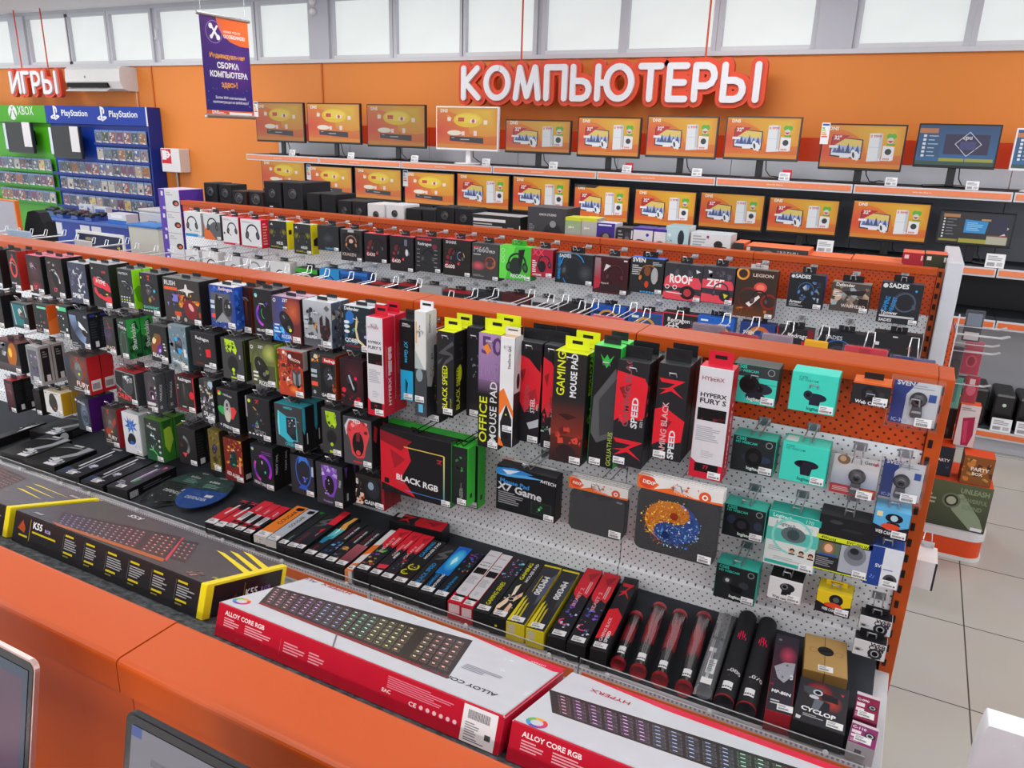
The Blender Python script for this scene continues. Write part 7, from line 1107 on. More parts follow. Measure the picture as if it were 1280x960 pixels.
speaker('brown edged loudspeaker with a round port, beside the small black pair', (290, 238, 308, 258), 4.12, .16, '3a2a28', pr=.24)
speaker('brown edged loudspeaker with a red side line', (311, 239, 329, 259), 4.12, .16, '3a2a28', pr=.24)
speaker('tall black loudspeaker with a small port, slimmer of the big pair', (329, 226, 352, 262), 4.14, .24, pr=.15, pv=.36, plate='111113')
speaker('big deep black loudspeaker beside the tall one', (353, 227, 379, 266), 4.14, .30, '2a2b2f', pr=.16, pv=.34)
speaker('short black loudspeaker with a knob plate', (383, 241, 400, 267), 4.12, .22, '202124', False, plate='0e0e10')
speaker('short plain black loudspeaker beside the knobbed one', (401, 242, 420, 268), 4.12, .22, '202124', False)
speaker('low black loudspeaker with a port, before the white pair', (422, 250, 439, 273), 4.10, .18, pr=.16, pv=.45)
speaker('low black loudspeaker with a port, touching the white pair', (440, 251, 458, 274), 4.10, .18, pr=.16, pv=.45)
speaker('white loudspeaker with a black port', (459, 254, 481, 278), 4.10, .18, 'd4d5d8', pr=.13, pv=.5)
speaker('white loudspeaker with a black control plate', (482, 255, 505, 279), 4.10, .18, 'd4d5d8', pr=.13, pv=.4, plate='1c1c1e')
speaker('low black loudspeaker without port beside the white pair', (507, 260, 526, 281), 4.10, .16, '26272b', False)
speaker('low dark loudspeaker with a tiny white label', (528, 261, 544, 282), 4.10, .16, '303238', False)
speaker('black loudspeaker with a port and white label', (545, 258, 567, 284), 4.11, .18, pr=.16, plate='202024')
speaker('black loudspeaker with a port, by the long black carton', (569, 260, 590, 286), 4.11, .18, pr=.16, pv=.4)
TB = 'cartons along the gondola top'
def topbox(label, px, Y, dep, cf, cs, ct, ops, name='product_carton', sops=(), topops=()):
    x0, z1 = pY(px[0], px[1], Y); x1, _ = pY(px[2], px[3], Y)
    return carton(name, label, 'carton', TB, x0, x1, Y, dep, TS+.0008, z1, cf, cs, ct, ops, sops, None, None, 'card', topops)
topbox('long black carton with a white specification panel', (590, 267, 650, 291), 4.10, .16, '242528', '1c1c1f', 'a8aaae', [('r', .03, .18, .7, .32, 'd8d8dc'), ('x', .03, .38, .68, .95, 'b8b8bc', 5), ('x', .74, .5, .96, .9, '8a8a90', 4), ('r', .98, .4, 1, .9, WH)])
topbox('large dark grey carton with a round speaker picture', (660, 258, 707, 296), 4.12, .20, '3e3e44', '2c2c32', '4a4a50', [('t', 'ONYX STUDIO', .3, .24, .05, 'd0d0d4', 0, 1, .44), ('e', .66, .78, .24, '2a2a2e', .26), ('e', .66, .48, .08, '8a8c92'), ('x', .04, .5, .2, .74, '7a7c82', 4)])
jb = lambda c: [('r', 0, 0, 1, .12, 'c8cc30'), ('l', 0, .12, 1, .7, c, 'a8a8a4'), ('e', .36, .86, .16, '3a3a38'), ('e', .74, .86, .16, '3a3a38'), ('t', 'Jabra', .2, .4, .12, 'f0f0ec')]
topbox('carton with yellow band and green haze', (707, 271, 726, 298), 4.10, .12, '8aa080', '9a9a8a', 'd8d840', jb('88a878'))
topbox('carton with yellow band and grey haze', (727, 272, 745, 300), 4.10, .12, 'a0a0a0', '9a9a90', 'd8d840', jb('b0b0ac'))
topbox('violet carton with a dark speaker picture', (746, 278, 768, 302), 4.10, .12, '3a2a88', 'd8d8e0', 'c8c8e0', [('e', .5, .6, .34, '2c2c34', .26), ('e', .52, .56, .16, '8a7a78'), ('r', .1, .06, .8, .12, 'd8d8f0')])
topbox('narrow black carton with white drawings', (771, 284, 791, 305), 4.10, .12, '26262a', '1c1c20', '3a3a3e', [('x', .1, .1, .4, .9, '8a8a90', 5), ('r', .5, .2, .8, .8, '3c3c42'), ('e', .62, .5, .12, '6a6a72'), ('r', .86, .1, .94, .5, 'd8d8d8')])
topbox('white and violet carton with a black tube speaker', (792, 284, 815, 308), 4.10, .12, 'd4d4dc', '3a2c88', '4a3c98', [('e', .5, .66, .36, '26262c', .14, -14), ('r', 0, 0, 1, .1, '3a2c90'), ('e', .72, .3, .08, '4a3ca0')])
topbox('pale carton with a black speaker, beside the violet one', (818, 286, 832, 309), 4.10, .12, 'd8d8e0', 'c8c8d4', '4a3c98', [('e', .5, .66, .36, '26262c', .24), ('r', 0, 0, 1, .12, '3a2c90')])
topbox('pale aqua carton with a dark cylinder picture', (833, 282, 859, 311), 4.10, .14, 'b0d0d8', 'd8dce0', '8aa8b0', [('e', .68, .42, .14, '26303a', .34), ('s', .02, .1, .3, .9, 50, 10, ['5878a0', '90c0d0', 'd8e8ec', 'c8b048'], .16), ('r', 0, .8, 1, .96, 'd0d8c8')])
topbox('white carton with a black puck and blue tint', (864, 290, 912, 315), 4.10, .14, 'd4dade', 'c8ccd0', 'b8c8d0', [('e', .7, .46, .11, '26282c', .10), ('p', '303236', .74, .5, .92, .54, .92, .72, .76, .72), ('l', 0, .5, .4, 1, 'd4e8ec', 'b8d0d8'), ('x', .06, .1, .4, .7, '98a8b0', 5), ('r', .4, .1, .46, .22, '8a3c8a')], 'product_carton')
topbox('dark carton with an orange lid, half hidden', (917, 303, 929, 317), 4.12, .16, '343436', 'e06838', 'f07848', [('t', 'ASH', .1, .9, .4, 'b8b8ba', 0, 1.4)])
topbox('long dark carton with an orange lid, beside the white puck carton', (932, 307, 1009, 328), 4.10, .2, '403f40', 'e06838', 'f07848', [('t', 'UNLEASH', .52, .58, .10, 'b8b8ba', 0, 1.6, .32), ('t', 'POWERFUL', .52, .95, .09, '9a9a9c', 0, 1.6, .32), ('e', .36, .9, .16, '1e1e20', .06), ('o', .36, .9, .17, .02, '8a8a8c'), ('r', .02, .06, .08, .3, 'e8c8b8')])
topbox('low dark carton with an orange lid, beside the low white one', (1008, 319, 1062, 331), 4.10, .2, '403f40', 'e06838', 'f07848', [('t', 'PLAY', .56, .9, .11, 'b8b8ba', 0, 1.6), ('r', .02, .1, .1, .5, 'e8c8b8')])
topbox('low white carton with an orange lid', (1065, 323, 1127, 337), 4.10, .2, 'd8d4d2', 'e06838', 'f07848', [('r', 0, 0, 1, .3, 'e87850'), ('e', .62, .8, .3, '3a2c28', .04), ('r', .02, .4, .08, .6, 'e06030')])
topbox('crimson carton with an orange lid', (1129, 315, 1152, 339), 4.10, .14, 'a82838', '8a2030', 'f07050', [('e', .8, .9, .4, 'c86070', .4), ('r', .1, .1, .3, .26, 'e8d0d0'), ('r', .86, .1, .94, .3, 'e8c0c0')])
topbox('dark olive carton with an orange lid at the gondola end', (1157, 317, 1181, 341), 4.10, .14, '3a3c2c', '2c2e24', 'f07050', [('e', .8, .9, .4, '7a8038', .4), ('r', .1, .1, .3, .26, 'e0e0d8'), ('r', .86, .1, .94, .3, 'd8d8d0')])
# ------------------------------------------------------------------ monitors on the wall shelves
AD0 = [('l', 0, 0, 1, 1, 'e09018', 'd05c18'), ('g', .85, .1, .7, .6, 'e0b428', 'dc8c1c'), ('g', .0, .6, .55, .55, 'd83c1c', 'dc741c'), ('r', 0, .9, 1, 1, 'd88420'), ('t', 'DNS', .06, .12, .045, 'f0e8d8', 0, 1.8)]
ADB = AD0+[('p', '24242c', .11, .27, .51, .33, .51, .80, .11, .74), ('p', 'e0c468', .125, .29, .495, .35, .495, .52, .125, .47), ('p', 'a8b4d8', .125, .46, .495, .51, .495, .64, .125, .59), ('p', 'dce4f2', .125, .58, .495, .62, .495, .77, .125, .71), *[('p', c_, u-.035, .645+.04*u, u, v, u+.035, .65+.04*u) for u, v, c_ in ((.17, .50, '5868a0'), (.22, .45, '404c80'), (.27, .50, '4c5a90'), (.33, .42, '38447a'), (.39, .48, '485490'), (.45, .46, '404c84'))], ('p', 'b81c28', .12, .22, .34, .24, .12, .52), ('t', '32"', .14, .34, .05, 'f0e8e8', 0, 1.8), ('r', .09, .48, .20, .54, 'f0e8e8'), ('r', .24, .71, .36, .77, 'f0e8e8'), ('e', .41, .69, .03, 'e8e8ec', .07, 14), ('e', .45, .72, .03, 'e8e8ec', .06, 14), ('e', .41, .7, .015, '26262c', .04, 14),
          ('p', 'e4e6ea', .58, .18, .72, .17, .74, .82, .58, .84), ('p', 'c4c8d0', .70, .17, .74, .18, .75, .82, .71, .83), ('r', .59, .5, .71, .506, 'a8acb4'), ('r', .58, .23, .70, .28, 'f0e0e0'), ('t', '0 9999', .59, .275, .035, 'c82838'), ('p', 'e8e8ec', .76, .46, .90, .48, .90, .80, .76, .76), ('e', .83, .60, .04, '2c2c32'), ('r', .72, .76, .88, .81, 'f0e8e8'), ('t', '0 9999', .74, .80, .03, 'c82838'), ('e', .82, .24, .035, '58b030'), ('e', .87, .24, .035, '58b030'), ('e', .84, .34, .04, 'd8d0c8'), ('p', 'c03030', .80, .34, .88, .34, .84, .40), ('r', .8, .41, .9, .45, '58a830')]
ADA = AD0+[('e', .52, .30, .24, 'e8c020', .10), ('e', .52, .27, .2, 'f0d040', .06), ('p', 'e0a820', .26, .26, .18, .18, .20, .36), ('p', 'e0a820', .76, .28, .84, .2, .84, .4), ('r', .36, .24, .46, .34, 'c83c30'), ('r', .56, .28, .66, .37, 'f0e0d8'), ('e', .61, .325, .025, 'c83c30'), ('r', .78, .3, .84, .4, 'f0e0d0'), ('r', .18, .24, .24, .33, 'f0e0d0'), ('e', .3, .62, .12, 'f0e8d0', .035), ('r', .42, .58, .47, .68, 'f0d8d8'), ('r', .62, .56, .67, .68, 'f0d8d8'), ('p', '24242a', .22, .70, .78, .73, .78, .87, .22, .82), ('x', .4, .76, .64, .80, 'b8b8bc', 1), ('r', .25, .735, .3, .745, 'd0d0d4')]
PCU = [('l', 0, 0, 1, 1, '1c4878', '2868a0'), ('r', 0, .08, .24, .2, 'c07848'), ('r', .02, .22, .3, .8, '285480'), *[('r', .06, .24+.1*i, .1, .3+.1*i, 'e0e8f0') for i in range(6)], *[('x', .13, .25+.1*i, .26, .3+.1*i, 'a8c0d8', 1, i) for i in range(6)], ('r', .34, .22, .9, .72, '241c48'), ('o', .64, .46, .17, .012, 'd8dce8', None, 0, 360, 4), ('r', .54, .4, .74, .6, '40407a'), ('t', 'cpu', .56, .34, .06, WH, 0, 1), ('r', .3, .82, .62, .9, 'a8a838'), ('r', .63, .82, .98, .9, 'a8a838'), ('r', 0, .9, 1, 1, '305048')]
MON = 'monitors on the wall shelves'
def monitor(label, px, Y, ad, frame, shelf, dim=1.0, kind='flat', note=None, white=False):
    xl, yt, xr, yb = px; x0, z1 = pY(xl, yt, Y); x1 = pY(xr, yt, Y)[0]-.004; z0 = pY(xr, yb, Y)[1]; w = x1-x0; t = .010; cx = (x0+x1)/2; zb = shelf+.0006
    o = empty('monitor', (cx, Y, shelf), label, 'monitor', MON); GG = G(o)
    GG.add(M().box(x0, x1, Y, Y+.03, z0, z1, frame, .003), 'housing', 'plastic')
    m = M(); a_ = Art(m, (x0+t, Y-.0002, z1-t), (w-2*t, 0, 0), (0, 0, z0-z1+t+.018), .0003, .00004)
    k = dim
    def dk(c): return tuple(q*k for q in lin(c)[:3])+(1,)
    ops = []
    for op in ad:
        ops.append(tuple(dk(q) if isinstance(q, str) and i > 0 and len(q) == 6 and all(ch in '0123456789abcdef' for ch in q) and not (op[0] == 't' and i == 1) else (dk(WH) if q is WH else q) for i, q in enumerate(op)))
    draw(a_, ops); GG.add(m, 'display', 'screen')
    m = M()
    sc = 'e0e0e4' if white else '1c1c20'
    if z0-shelf > .02: m.box(cx-.025, cx+.025, Y+.03, Y+.05, shelf+.012, z0+.12, sc, .003); GG.add(m, 'stand_neck', 'plastic')
    m = M()
    if kind == 'vee':
        m.tube([(cx-.16, Y-.035, shelf+.01), (cx, Y+.06, shelf+.014), (cx+.16, Y-.035, shelf+.01)], .010, sc, 8)
    elif kind == 'oval':
        m.lathe((cx, Y+.03, shelf), [(.12, .0008), (.12, .006), (.11, .011), (.02, .013)], sc, 24)
    else: m.box(cx-.13, cx+.13, Y-.03, Y+.12, shelf+.0008, shelf+.012, sc, .004)
    GG.add(m, 'stand_foot', 'plastic')
    m = M(); rd = random.Random(int(px[0])); p = [Vector((cx+.04, Y+.04, z0+.06))]
    for i in range(5): p.append(Vector((cx+.05+.03*i, Y+.06+rd.uniform(-.04, .04), shelf+.012+(.05 if i == 0 else rd.uniform(0, .012)))))
    m.tube(p, .004, '141416', 5); GG.add(m, 'cable', 'plastic', True)
    if note == 'energy':
        GG.add(M().box(x0-.01, x0+.045, Y-.004, Y-.0015, z1-.14, z1+.004, 'e4e4e8', .0005), 'energy_label', 'card')
        m = M(); a_ = Art(m, (x0-.01, Y-.004, z1+.004), (.055, 0, 0), (0, 0, -.144))
        a_.rect(.1, .05, .9, .14, '3058a0'); 
        for i, c in enumerate(('30a050', '80b838', 'd8c830', 'e08830', 'd04030')): a_.rect(.1, .22+.1*i, .4+.1*i, .28+.1*i, c)
        GG.add(m, 'label_print', 'card')
    return o
def ticket(x, y, z, label, red=False, w=.075, h=.055):
    """folded price ticket in a clear foot"""
    m = M(); m.prism([(0, 0), (.004, 0), (.018, h), (.014, h)], -w/2, w/2, 'e6e6ea', lambda p, q, dd: (dd, p, q)); m.box(-w/2, w/2, -.004, .03, 0, .003, 'd8dce0', .0005)
    o = m.build('price_ticket', 'card'); o.location = (x, y, z+.0006); tag(o, label, 'price ticket', 'price tickets on the monitor shelves')
    m = M(); a_ = Art(m, (-w/2, .0135, h), (w, 0, 0), (0, -.0135, -h), .0006); a_.lines(.1, .12, .9, .5, '9a9aa0', 3); a_.code(.1, .62, .5, .88, 3, '6a6a70', 10); a_.rect(.6, .6, .9, .88, 'b8b8bc')
    p = m.build('ticket_print', 'card'); p.parent = o
    if red: q = M().box(-w/2+.02, w/2+.01, .02, .021, h*.3, h*1.35, 'c83040', .0003).build('red_flag', 'card'); q.parent = o
UM = [
('monitor with the blimp advert at the end of the upper shelf', (318, 127.5, 379, 179), ADA, K, .62, 'flat', 'energy'),
('monitor with the blimp advert, second on the upper shelf', (383, 128.5, 450, 181), ADA, K, .95, 'vee', None),
('dim monitor with the blimp advert, third on the upper shelf', (458, 130, 532, 186), ADA, K, .6, 'vee', None),
('white framed monitor with the blimp advert', (545, 132.5, 624, 190), ADA, 'e4e4e8', .9, 'oval', None),
('smaller black framed monitor with the television advert, upper shelf', (632, 149, 715, 194), ADB, K, .68, 'flat', None),
('monitor with the television advert under the middle of the big sign', (723, 145.5, 803, 199), ADB, K, 1, 'flat', None),
('monitor with the television advert under the last letters of the sign', (810, 144.5, 900, 200), ADB, '3a3c44', 1.03, 'flat', None),
('monitor with the television advert just past the big sign', (909, 145, 1005, 203), ADB, '3a3c40', 1.02, 'oval', None),
('monitor with the television advert and an energy label on its corner', (1030, 154, 1137, 216), ADB, K, .82, 'flat', 'energy'),
('monitor with a dark blue computer builder page, upper shelf', (1150, 154, 1256, 213), PCU, K, .8, 'vee', None),
('white framed monitor cut off by the picture edge', (1272, 160, 1372, 218), PCU, 'e4e4e8', 1, 'oval', None),
]
for lab, px, ad, fr, dim, kd, nt in UM: monitor(lab, px, 6.08, ad, fr, ZU, dim, kd, nt, fr == 'e4e4e8')
LMN = [
('lower shelf monitor behind the big black loudspeakers', (326, 199, 381, 242), ADA, .8), ('lower shelf monitor with the blimp advert, second along', (384, 206, 440, 249), ADA, .9),
('lower shelf monitor with the blimp advert above the white loudspeakers', (443, 208.5, 502, 253), ADA, .88), ('lower shelf monitor with the blimp advert above the long black carton', (505, 213, 569, 260), ADA, 1),
('lower shelf monitor with the television advert, first of its kind', (571, 215.5, 638, 265), ADB, .9), ('lower shelf monitor with the television advert behind the dark grey carton', (641, 219, 714, 270), ADB, .9),
('lower shelf monitor with a black notched corner on its picture', (718, 229, 789, 281), ADB, 1.05), ('lower shelf monitor with the television advert behind the aqua carton', (794, 235, 873, 288), ADB, 1.05),
('lower shelf monitor with the television advert above the long orange lidded carton', (876, 239, 959, 292), ADB, .86), ('lower shelf monitor with the television advert above the long low orange lidded carton', (962, 245, 1053, 298), ADB, .9),
('lower shelf monitor with the television advert, last before the dark page', (1067, 249, 1168, 307), ADB, .95)]
for i, (lab, px, ad, dim) in enumerate(LMN): monitor(lab, px, 6.06, ad+([('p', '141416', 0, 0, .45, 0, .38, .07, 0, .07), ('x', .04, .02, .3, .05, '8a8a90', 1)] if 'notched' in lab else []), K, ZL, dim, 'flat', 'energy' if i in (1, 3) else None)
DPG = [('l', 0, 0, 1, 1, '26282e', '202228'), ('r', .04, .06, .27, .17, 'b07848'), *[('e', .06, .23+.1*i, .014, 'd8d8dc') for i in range(7)], *[('x', .1, .22+.1*i, .24, .26+.1*i, '8a8c92', 1, i) for i in range(6)], ('p', '2888c8', .35, .22, .67, .26, .65, .66, .35, .66), ('x', .38, .3, .62, .6, '88c0e8', 5), ('r', .57, .18, .72, .24, 'b8905c'), ('r', .7, .1, .95, .62, '242440'), ('r', .68, .70, .96, .74, '8a3c40'), ('r', .68, .74, .96, 1, 'b0ac98'), ('p', 'd8d0d0', .85, .7, .91, .62, .93, .68), ('r', .02, .90, .28, .97, '8a8430'), ('r', .3, .86, .68, 1, 'a09838'), ('p', 'd0d0d4', .93, .4, .96, .45, .93, .5, .94, .45)]
monitor('lower shelf monitor with a dark page and a bright blue panel', (1176, 262, 1274, 312), 6.06, DPG, K, ZL, 1, 'vee')
for px, red, wh in ((367, 0, 'first blimp monitor'), (440, 0, 'second blimp monitor'), (519, 0, 'dim third blimp monitor'), (608, 0, 'white framed blimp monitor'), (692, 0, 'smaller black monitor'), (784, 1, 'monitor under the middle of the big sign, with red flag'), (872, 0, 'monitor under the last letters of the big sign'), (982, 1, 'monitor just past the big sign, with red flag'), (1117, 0, 'energy labelled television advert monitor'), (1220, 0, 'dark blue page monitor')):
    x, _ = pY(px, 210, 6.0); ticket(x, 5.984, ZU, 'small price ticket below the '+wh, bool(red))
for px, wh in ((1028, 'second last advert monitor'), (1243, 'dark page monitor')):
    x, _ = pY(px, 330, 6.0); ticket(x, 5.984, ZL, 'large price ticket on the lower monitor shelf below the '+wh, False, .11, .09)
# ------------------------------------------------------------------ hanging signs with rounded letters
LT = {   # strokes on a letter body 1 high; each: width, list of polylines
'К': (.62, [[(0, 0), (0, 1)], [(.55, 1), (.06, .52), (.60, 0)]]),
'О': (.86, [[(.43+.43*math.sin(2*math.pi*i/24), .5+.5*math.cos(2*math.pi*i/24)) for i in range(25)]]),
'М': (.86, [[(0, 0), (.14, 1), (.43, .06), (.72, 1), (.86, 0)]]),
'П': (.66, [[(0, 0), (0, 1), (.66, 1), (.66, 0)]]),
'Ь': (.58, [[(0, 1), (0, 0), (.34, 0), (.50, .07), (.57, .22), (.57, .34), (.50, .49), (.34, .56), (0, .56)]]),
'Ю': (1.15, [[(0, 0), (0, 1)], [(0, .5), (.3, .5)], [(.73+.42*math.sin(2*math.pi*i/24), .5+.5*math.cos(2*math.pi*i/24)) for i in range(25)]]),
'Т': (.64, [[(0, 1), (.64, 1)], [(.32, 1), (.32, 0)]]),
'Е': (.52, [[(.52, 1), (0, 1), (0, 0), (.52, 0)], [(0, .5), (.46, .5)]]),
'Р': (.58, [[(0, 0), (0, 1), (.34, 1), (.50, .92), (.57, .76), (.57, .64), (.50, .48), (.34, .40), (0, .40)]]),
'Ы': (.98, [[(0, 1), (0, 0), (.34, 0), (.50, .07), (.57, .22), (.57, .34), (.50, .49), (.34, .56), (0, .56)], [(.98, 0), (.98, 1)]]),
'И': (.70, [[(0, 1), (0, 0), (.70, 1), (.70, 0)]]),
'Г': (.50, [[(0, 0), (0, 1), (.50, 1)]])}
def strokes(m, lines, r, y0, y1, col):
    q = 0
    for ln in lines:
        for i in range(len(ln)):
            cx, cz = ln[i]; n = 16; q += 1; y0 -= .00012; y1 += .00012
            if i == 0 or i == len(ln)-1 or len(ln) < 12: m.prism([(cx+r*math.cos(2*math.pi*k/n), cz+r*math.sin(2*math.pi*k/n)) for k in range(n)], y0, y1, col)
            elif len(ln) >= 12: m.prism([(cx+r*math.cos(2*math.pi*k/n), cz+r*math.sin(2*math.pi*k/n)) for k in range(n)], y0, y1, col)
            if i < len(ln)-1:
                a = Vector(ln[i]); b = Vector(ln[i+1]); d = (b-a).normalized(); p = Vector((-d.y, d.x))*r
                y0 -= .00012; y1 += .00012
                m.prism([tuple(a+p), tuple(b+p), tuple(b-p), tuple(a-p)], y0, y1, col)
def sign(word, label, x0, x1, z0, z1, Y, cords, lean=0):
    rr = (z1-z0)*.085; gap = .30; tot = sum(LT[c][0] for c in word)+gap*(len(word)-1); H = z1-z0-2*rr; sx = (x1-x0-2*rr)/tot
    o = empty('hanging_sign', ((x0+x1)/2, Y, z0), label, 'sign'); GG = G(o); x = x0+rr
    back = M()
    for i, c in enumerate(word):
        w, ls = LT[c]; pts = [[(x+a*sx, z0+rr+b*H) for a, b in l] for l in ls]
        strokes(back, pts, rr*2.5, Y+.002, Y+.05, 'd8482a')
        f = M(); strokes(f, pts, rr, Y-.022, Y+.001, 'dcdce2'); GG.add(f, 'letter', 'plastic'); x += (w+gap)*sx
    GG.add(back, 'red_backing', 'paint')
    for cx in cords:
        GG.add(M().tube([(cx, Y+.026, z1), (cx, Y+.026, 3.298)], .008, 'd0502c', 8), 'hanging_cord', 'paint')
    return o
YS = 6.35
xa, zt_ = pY(578, 81, YS); xb, zb_ = pY(948, 130, YS); _, za_ = pY(578, 125, YS); _, zc_ = pY(948, 78, YS)
sign('КОМПЬЮТЕРЫ', 'big orange hanging sign with white letters over the monitors', xa, xb, (za_+zb_)/2, (zt_+zc_)/2, YS, [pY(651, 40, YS)[0], pY(884, 40, YS)[0]])
xa, zt_ = pY(12, 89, YS); xb, zb_ = pY(75, 118, YS)
sign('ИГРЫ', 'orange hanging sign with four white letters above the game racks', xa, xb, zb_, zt_, YS, [pY(21, 60, YS)[0], pY(54, 60, YS)[0]])
# ------------------------------------------------------------------ roll banner hung edge on to the aisle
bx, by0, by1, bz0, bz1 = -5.02, 4.50, 4.98, 2.085, 2.812
o = empty('hanging_banner', (bx, (by0+by1)/2, bz0), 'violet and orange roll banner hanging from the ceiling by the monitors', 'banner'); GB = G(o)
m = M().box(bx-.003, bx, by0, by1, bz0, bz1, '3c2468', .0005)
GB.add(m, 'printed_sheet', 'card')
m = M(); a_ = Art(m, (bx, by0, bz1), (0, by1-by0, 0), (0, 0, bz0-bz1), .0006); w = by1-by0
a_.grad(0, 0, 1, .94, '4a2470', '2c2a78'); a_.glow(.7, .5, .4, .25, '5a3080', '3f2772')
a_.poly([(.32, 0), (1, 0), (1, .27), (.8, .27), (.6, .24), (.44, .18), (.36, .1)], 'd8602c')
a_.ring(.27, .16, .17, .012, '8a70b0'); a_.poly([(.2, .10), (.24, .10), (.36, .2), (.33, .22)], WH); a_.poly([(.36, .10), (.33, .09), (.2, .2), (.23, .22)], WH); a_.ell(.21, .105, .04, WH); a_.ell(.35, .21, .04, WH); a_.ell(.21, .21, .03, WH)
a_.text('НУЖНО ЧТО-ТО', .46, .155, .035, 'f0dcd4', 0, .8, .36); a_.text('ОСОБЕННОЕ?', .46, .205, .05, WH, 0, 1.2, .46)
a_.text('Индивидуальная', .14, .41, .07, 'e8a040', 0, 1.2, .74); a_.text('СБОРКА', .28, .51, .085, WH, 0, 1.8, .46); a_.text('КОМПЬЮТЕРА', .12, .60, .085, WH, 0, 1.8, .80); a_.text('здесь!', .34, .70, .09, 'e8a040', 0, 1.2, .34)
a_.text('Более 3000 наименований', .2, .82, .04, 'e0dcec', 0, .8, .64); a_.text('комплектующих на любой вкус!', .14, .865, .04, 'e0dcec', 0, .8, .76)
rd = random.Random(4)
for i in range(24): a_.ell(rd.random(), rd.uniform(.7, .93), rd.uniform(.004, .01), '8a80d0', n=6)
a_.rect(0, .94, 1, 1, 'd8603c'); a_.text('DNS', .1, .975, .05, WH, 0, 1.8); a_.lines(.24, .955, .4, .98, 'f0dcd4', 2); a_.rect(.46, .955, .96, .985, 'f0e8e8')
GB.add(m, 'banner_print', 'card')
GB.add(M().tube([(bx-.002, by0-.02, bz1), (bx-.002, by1+.02, bz1)], .014, 'c8c8cc', 10), 'top_bar', 'metal', True)
GB.add(M().tube([(bx-.002, by0-.01, bz0), (bx-.002, by1+.01, bz0)], .016, 'c8c8cc', 10), 'bottom_bar', 'metal', True)
for y in (by0+.02, by1-.02): GB.add(M().tube([(bx-.002, y, bz1+.012), (bx-.002, y, 3.299)], .0015, 'd0d4d8', 5), 'hanging_wire', 'steel')
# ------------------------------------------------------------------ air conditioner, hose cabinet on the wall
xa, zt_ = pY(79, 83, 6.36); xb, zb_ = pY(151, 113, 6.36); xm = pY(132, 100, 6.36)[0]
o = empty('air_conditioner', ((xa+xb)/2, 6.5, zb_), 'white wall air conditioner beside the orange four letter sign', 'air conditioner'); GA = G(o); zt_ = min(zt_, 2.64)
prof = [(6.599, zt_), (6.40, zt_), (6.37, zt_-.03), (6.36, zb_+.10), (6.40, zb_+.02), (6.46, zb_), (6.599, zb_)]
GA.add(M().prism(prof, xa, xb, 'd6d4d4', lambda p, q, dd: (dd, p, q)), 'case', 'plastic')
GA.add(M().box(xa+.03, xb-.22, 6.352, 6.40, zb_+.035, zb_+.085, '1c1c1e', .002), 'air_outlet', 'matte')
lv = M(); lv.prism([(6.40, zb_+.03), (6.395, zb_+.035), (6.33, zb_-.005), (6.335, zb_-.012)], xa+.03, xb-.22, 'd8d6d6', lambda p, q, dd: (dd, p, q)); GA.add(lv, 'louver', 'plastic')
GA.add(M().lathe(((xa+xm)/2, 6.361, zb_+.15), [(.012, 0), (.012, -.004)], '8a8a90', 12, 'y'), 'badge', 'plastic')
GA.add(M().tube([(xb-.02, 6.585, zb_), (xb-.02, 6.585, zb_-.55)], .012, 'd8a080', 8), 'drain_pipe', 'plastic')
xa, zt_ = pY(200, 185, 6.45); xb, zb_ = pY(226, 216, 6.45)
o = empty('hose_cabinet', ((xa+xb)/2, 6.5, zb_), 'small white wall cabinet with a red hose sign on the orange wall', 'cabinet'); GA = G(o)
GA.add(M().box(xa, xb, 6.45, 6.599, zb_, zt_, 'dcdadc', .006), 'case', 'paint')
m = M(); a_ = Art(m, (xa, 6.45, zt_), (xb-xa, 0, 0), (0, 0, zb_-zt_)); a_.rect(.04, .03, .56, .64, 'c82030'); a_.ell(.36, .26, .13, WH); a_.ell(.36, .26, .06, 'c82030'); a_.rect(.08, .08, .3, .48, WH); a_.poly([(.3, .24), (.54, .22), (.54, .3), (.3, .3)], WH); GA.add(m, 'sign_print', 'card')
GA.add(M().tube([(xa+.09, 6.58, zb_), (xa+.09, 6.58, zb_-.7)], .016, 'b0a8a4', 8), 'pipe', 'metal')
# ------------------------------------------------------------------ game racks: green and blue boards with ledges of cases
YG = 6.44
gx0, gxm, gx1 = pY(-60, 160, YG)[0], pY(62, 160, YG)[0], pY(187, 160, YG)[0]; zg1 = pY(187, 134, YG)[1]; zh = pY(187, 158, YG)[1]
def logo_cross(a, u, v, r):
    a.ell(u, v, r, WH); q = a.w/a.h; a.poly([(u-.3*r, v-.95*r*q), (u, v-.3*r*q), (u+.3*r, v-.95*r*q), (u, v-.7*r*q)], '3c9418'); a.poly([(u-.62*r, v+.8*r*q), (u-.1*r, v-.25*r*q), (u-.25*r, v-.35*r*q), (u-.8*r, v+.5*r*q)], '3c9418'); a.poly([(u+.62*r, v+.8*r*q), (u+.1*r, v-.25*r*q), (u+.25*r, v-.35*r*q), (u+.8*r, v+.5*r*q)], '3c9418')
def logo_ps(a, u, v, r):
    q = a.w/a.h; P_ = lambda *p: a.poly([(u+p[i]*r, v+p[i+1]*r*q) for i in range(0, len(p), 2)], WH)
    P_(-.2, -1, .15, -.9, .15, .9, -.2, .75); P_(.15, -.9, .5, -.75, .62, -.4, .55, -.1, .36, 0, .3, -.2, .36, -.5, .15, -.6); P_(-.95, .45, -.25, .15, -.25, .35, -.6, .5, -.25, .52, -.25, .75, -.8, .72); P_(.2, .3, .6, .2, .98, .35, .9, .52, .2, .82, .2, .62, .6, .46, .2, .5)
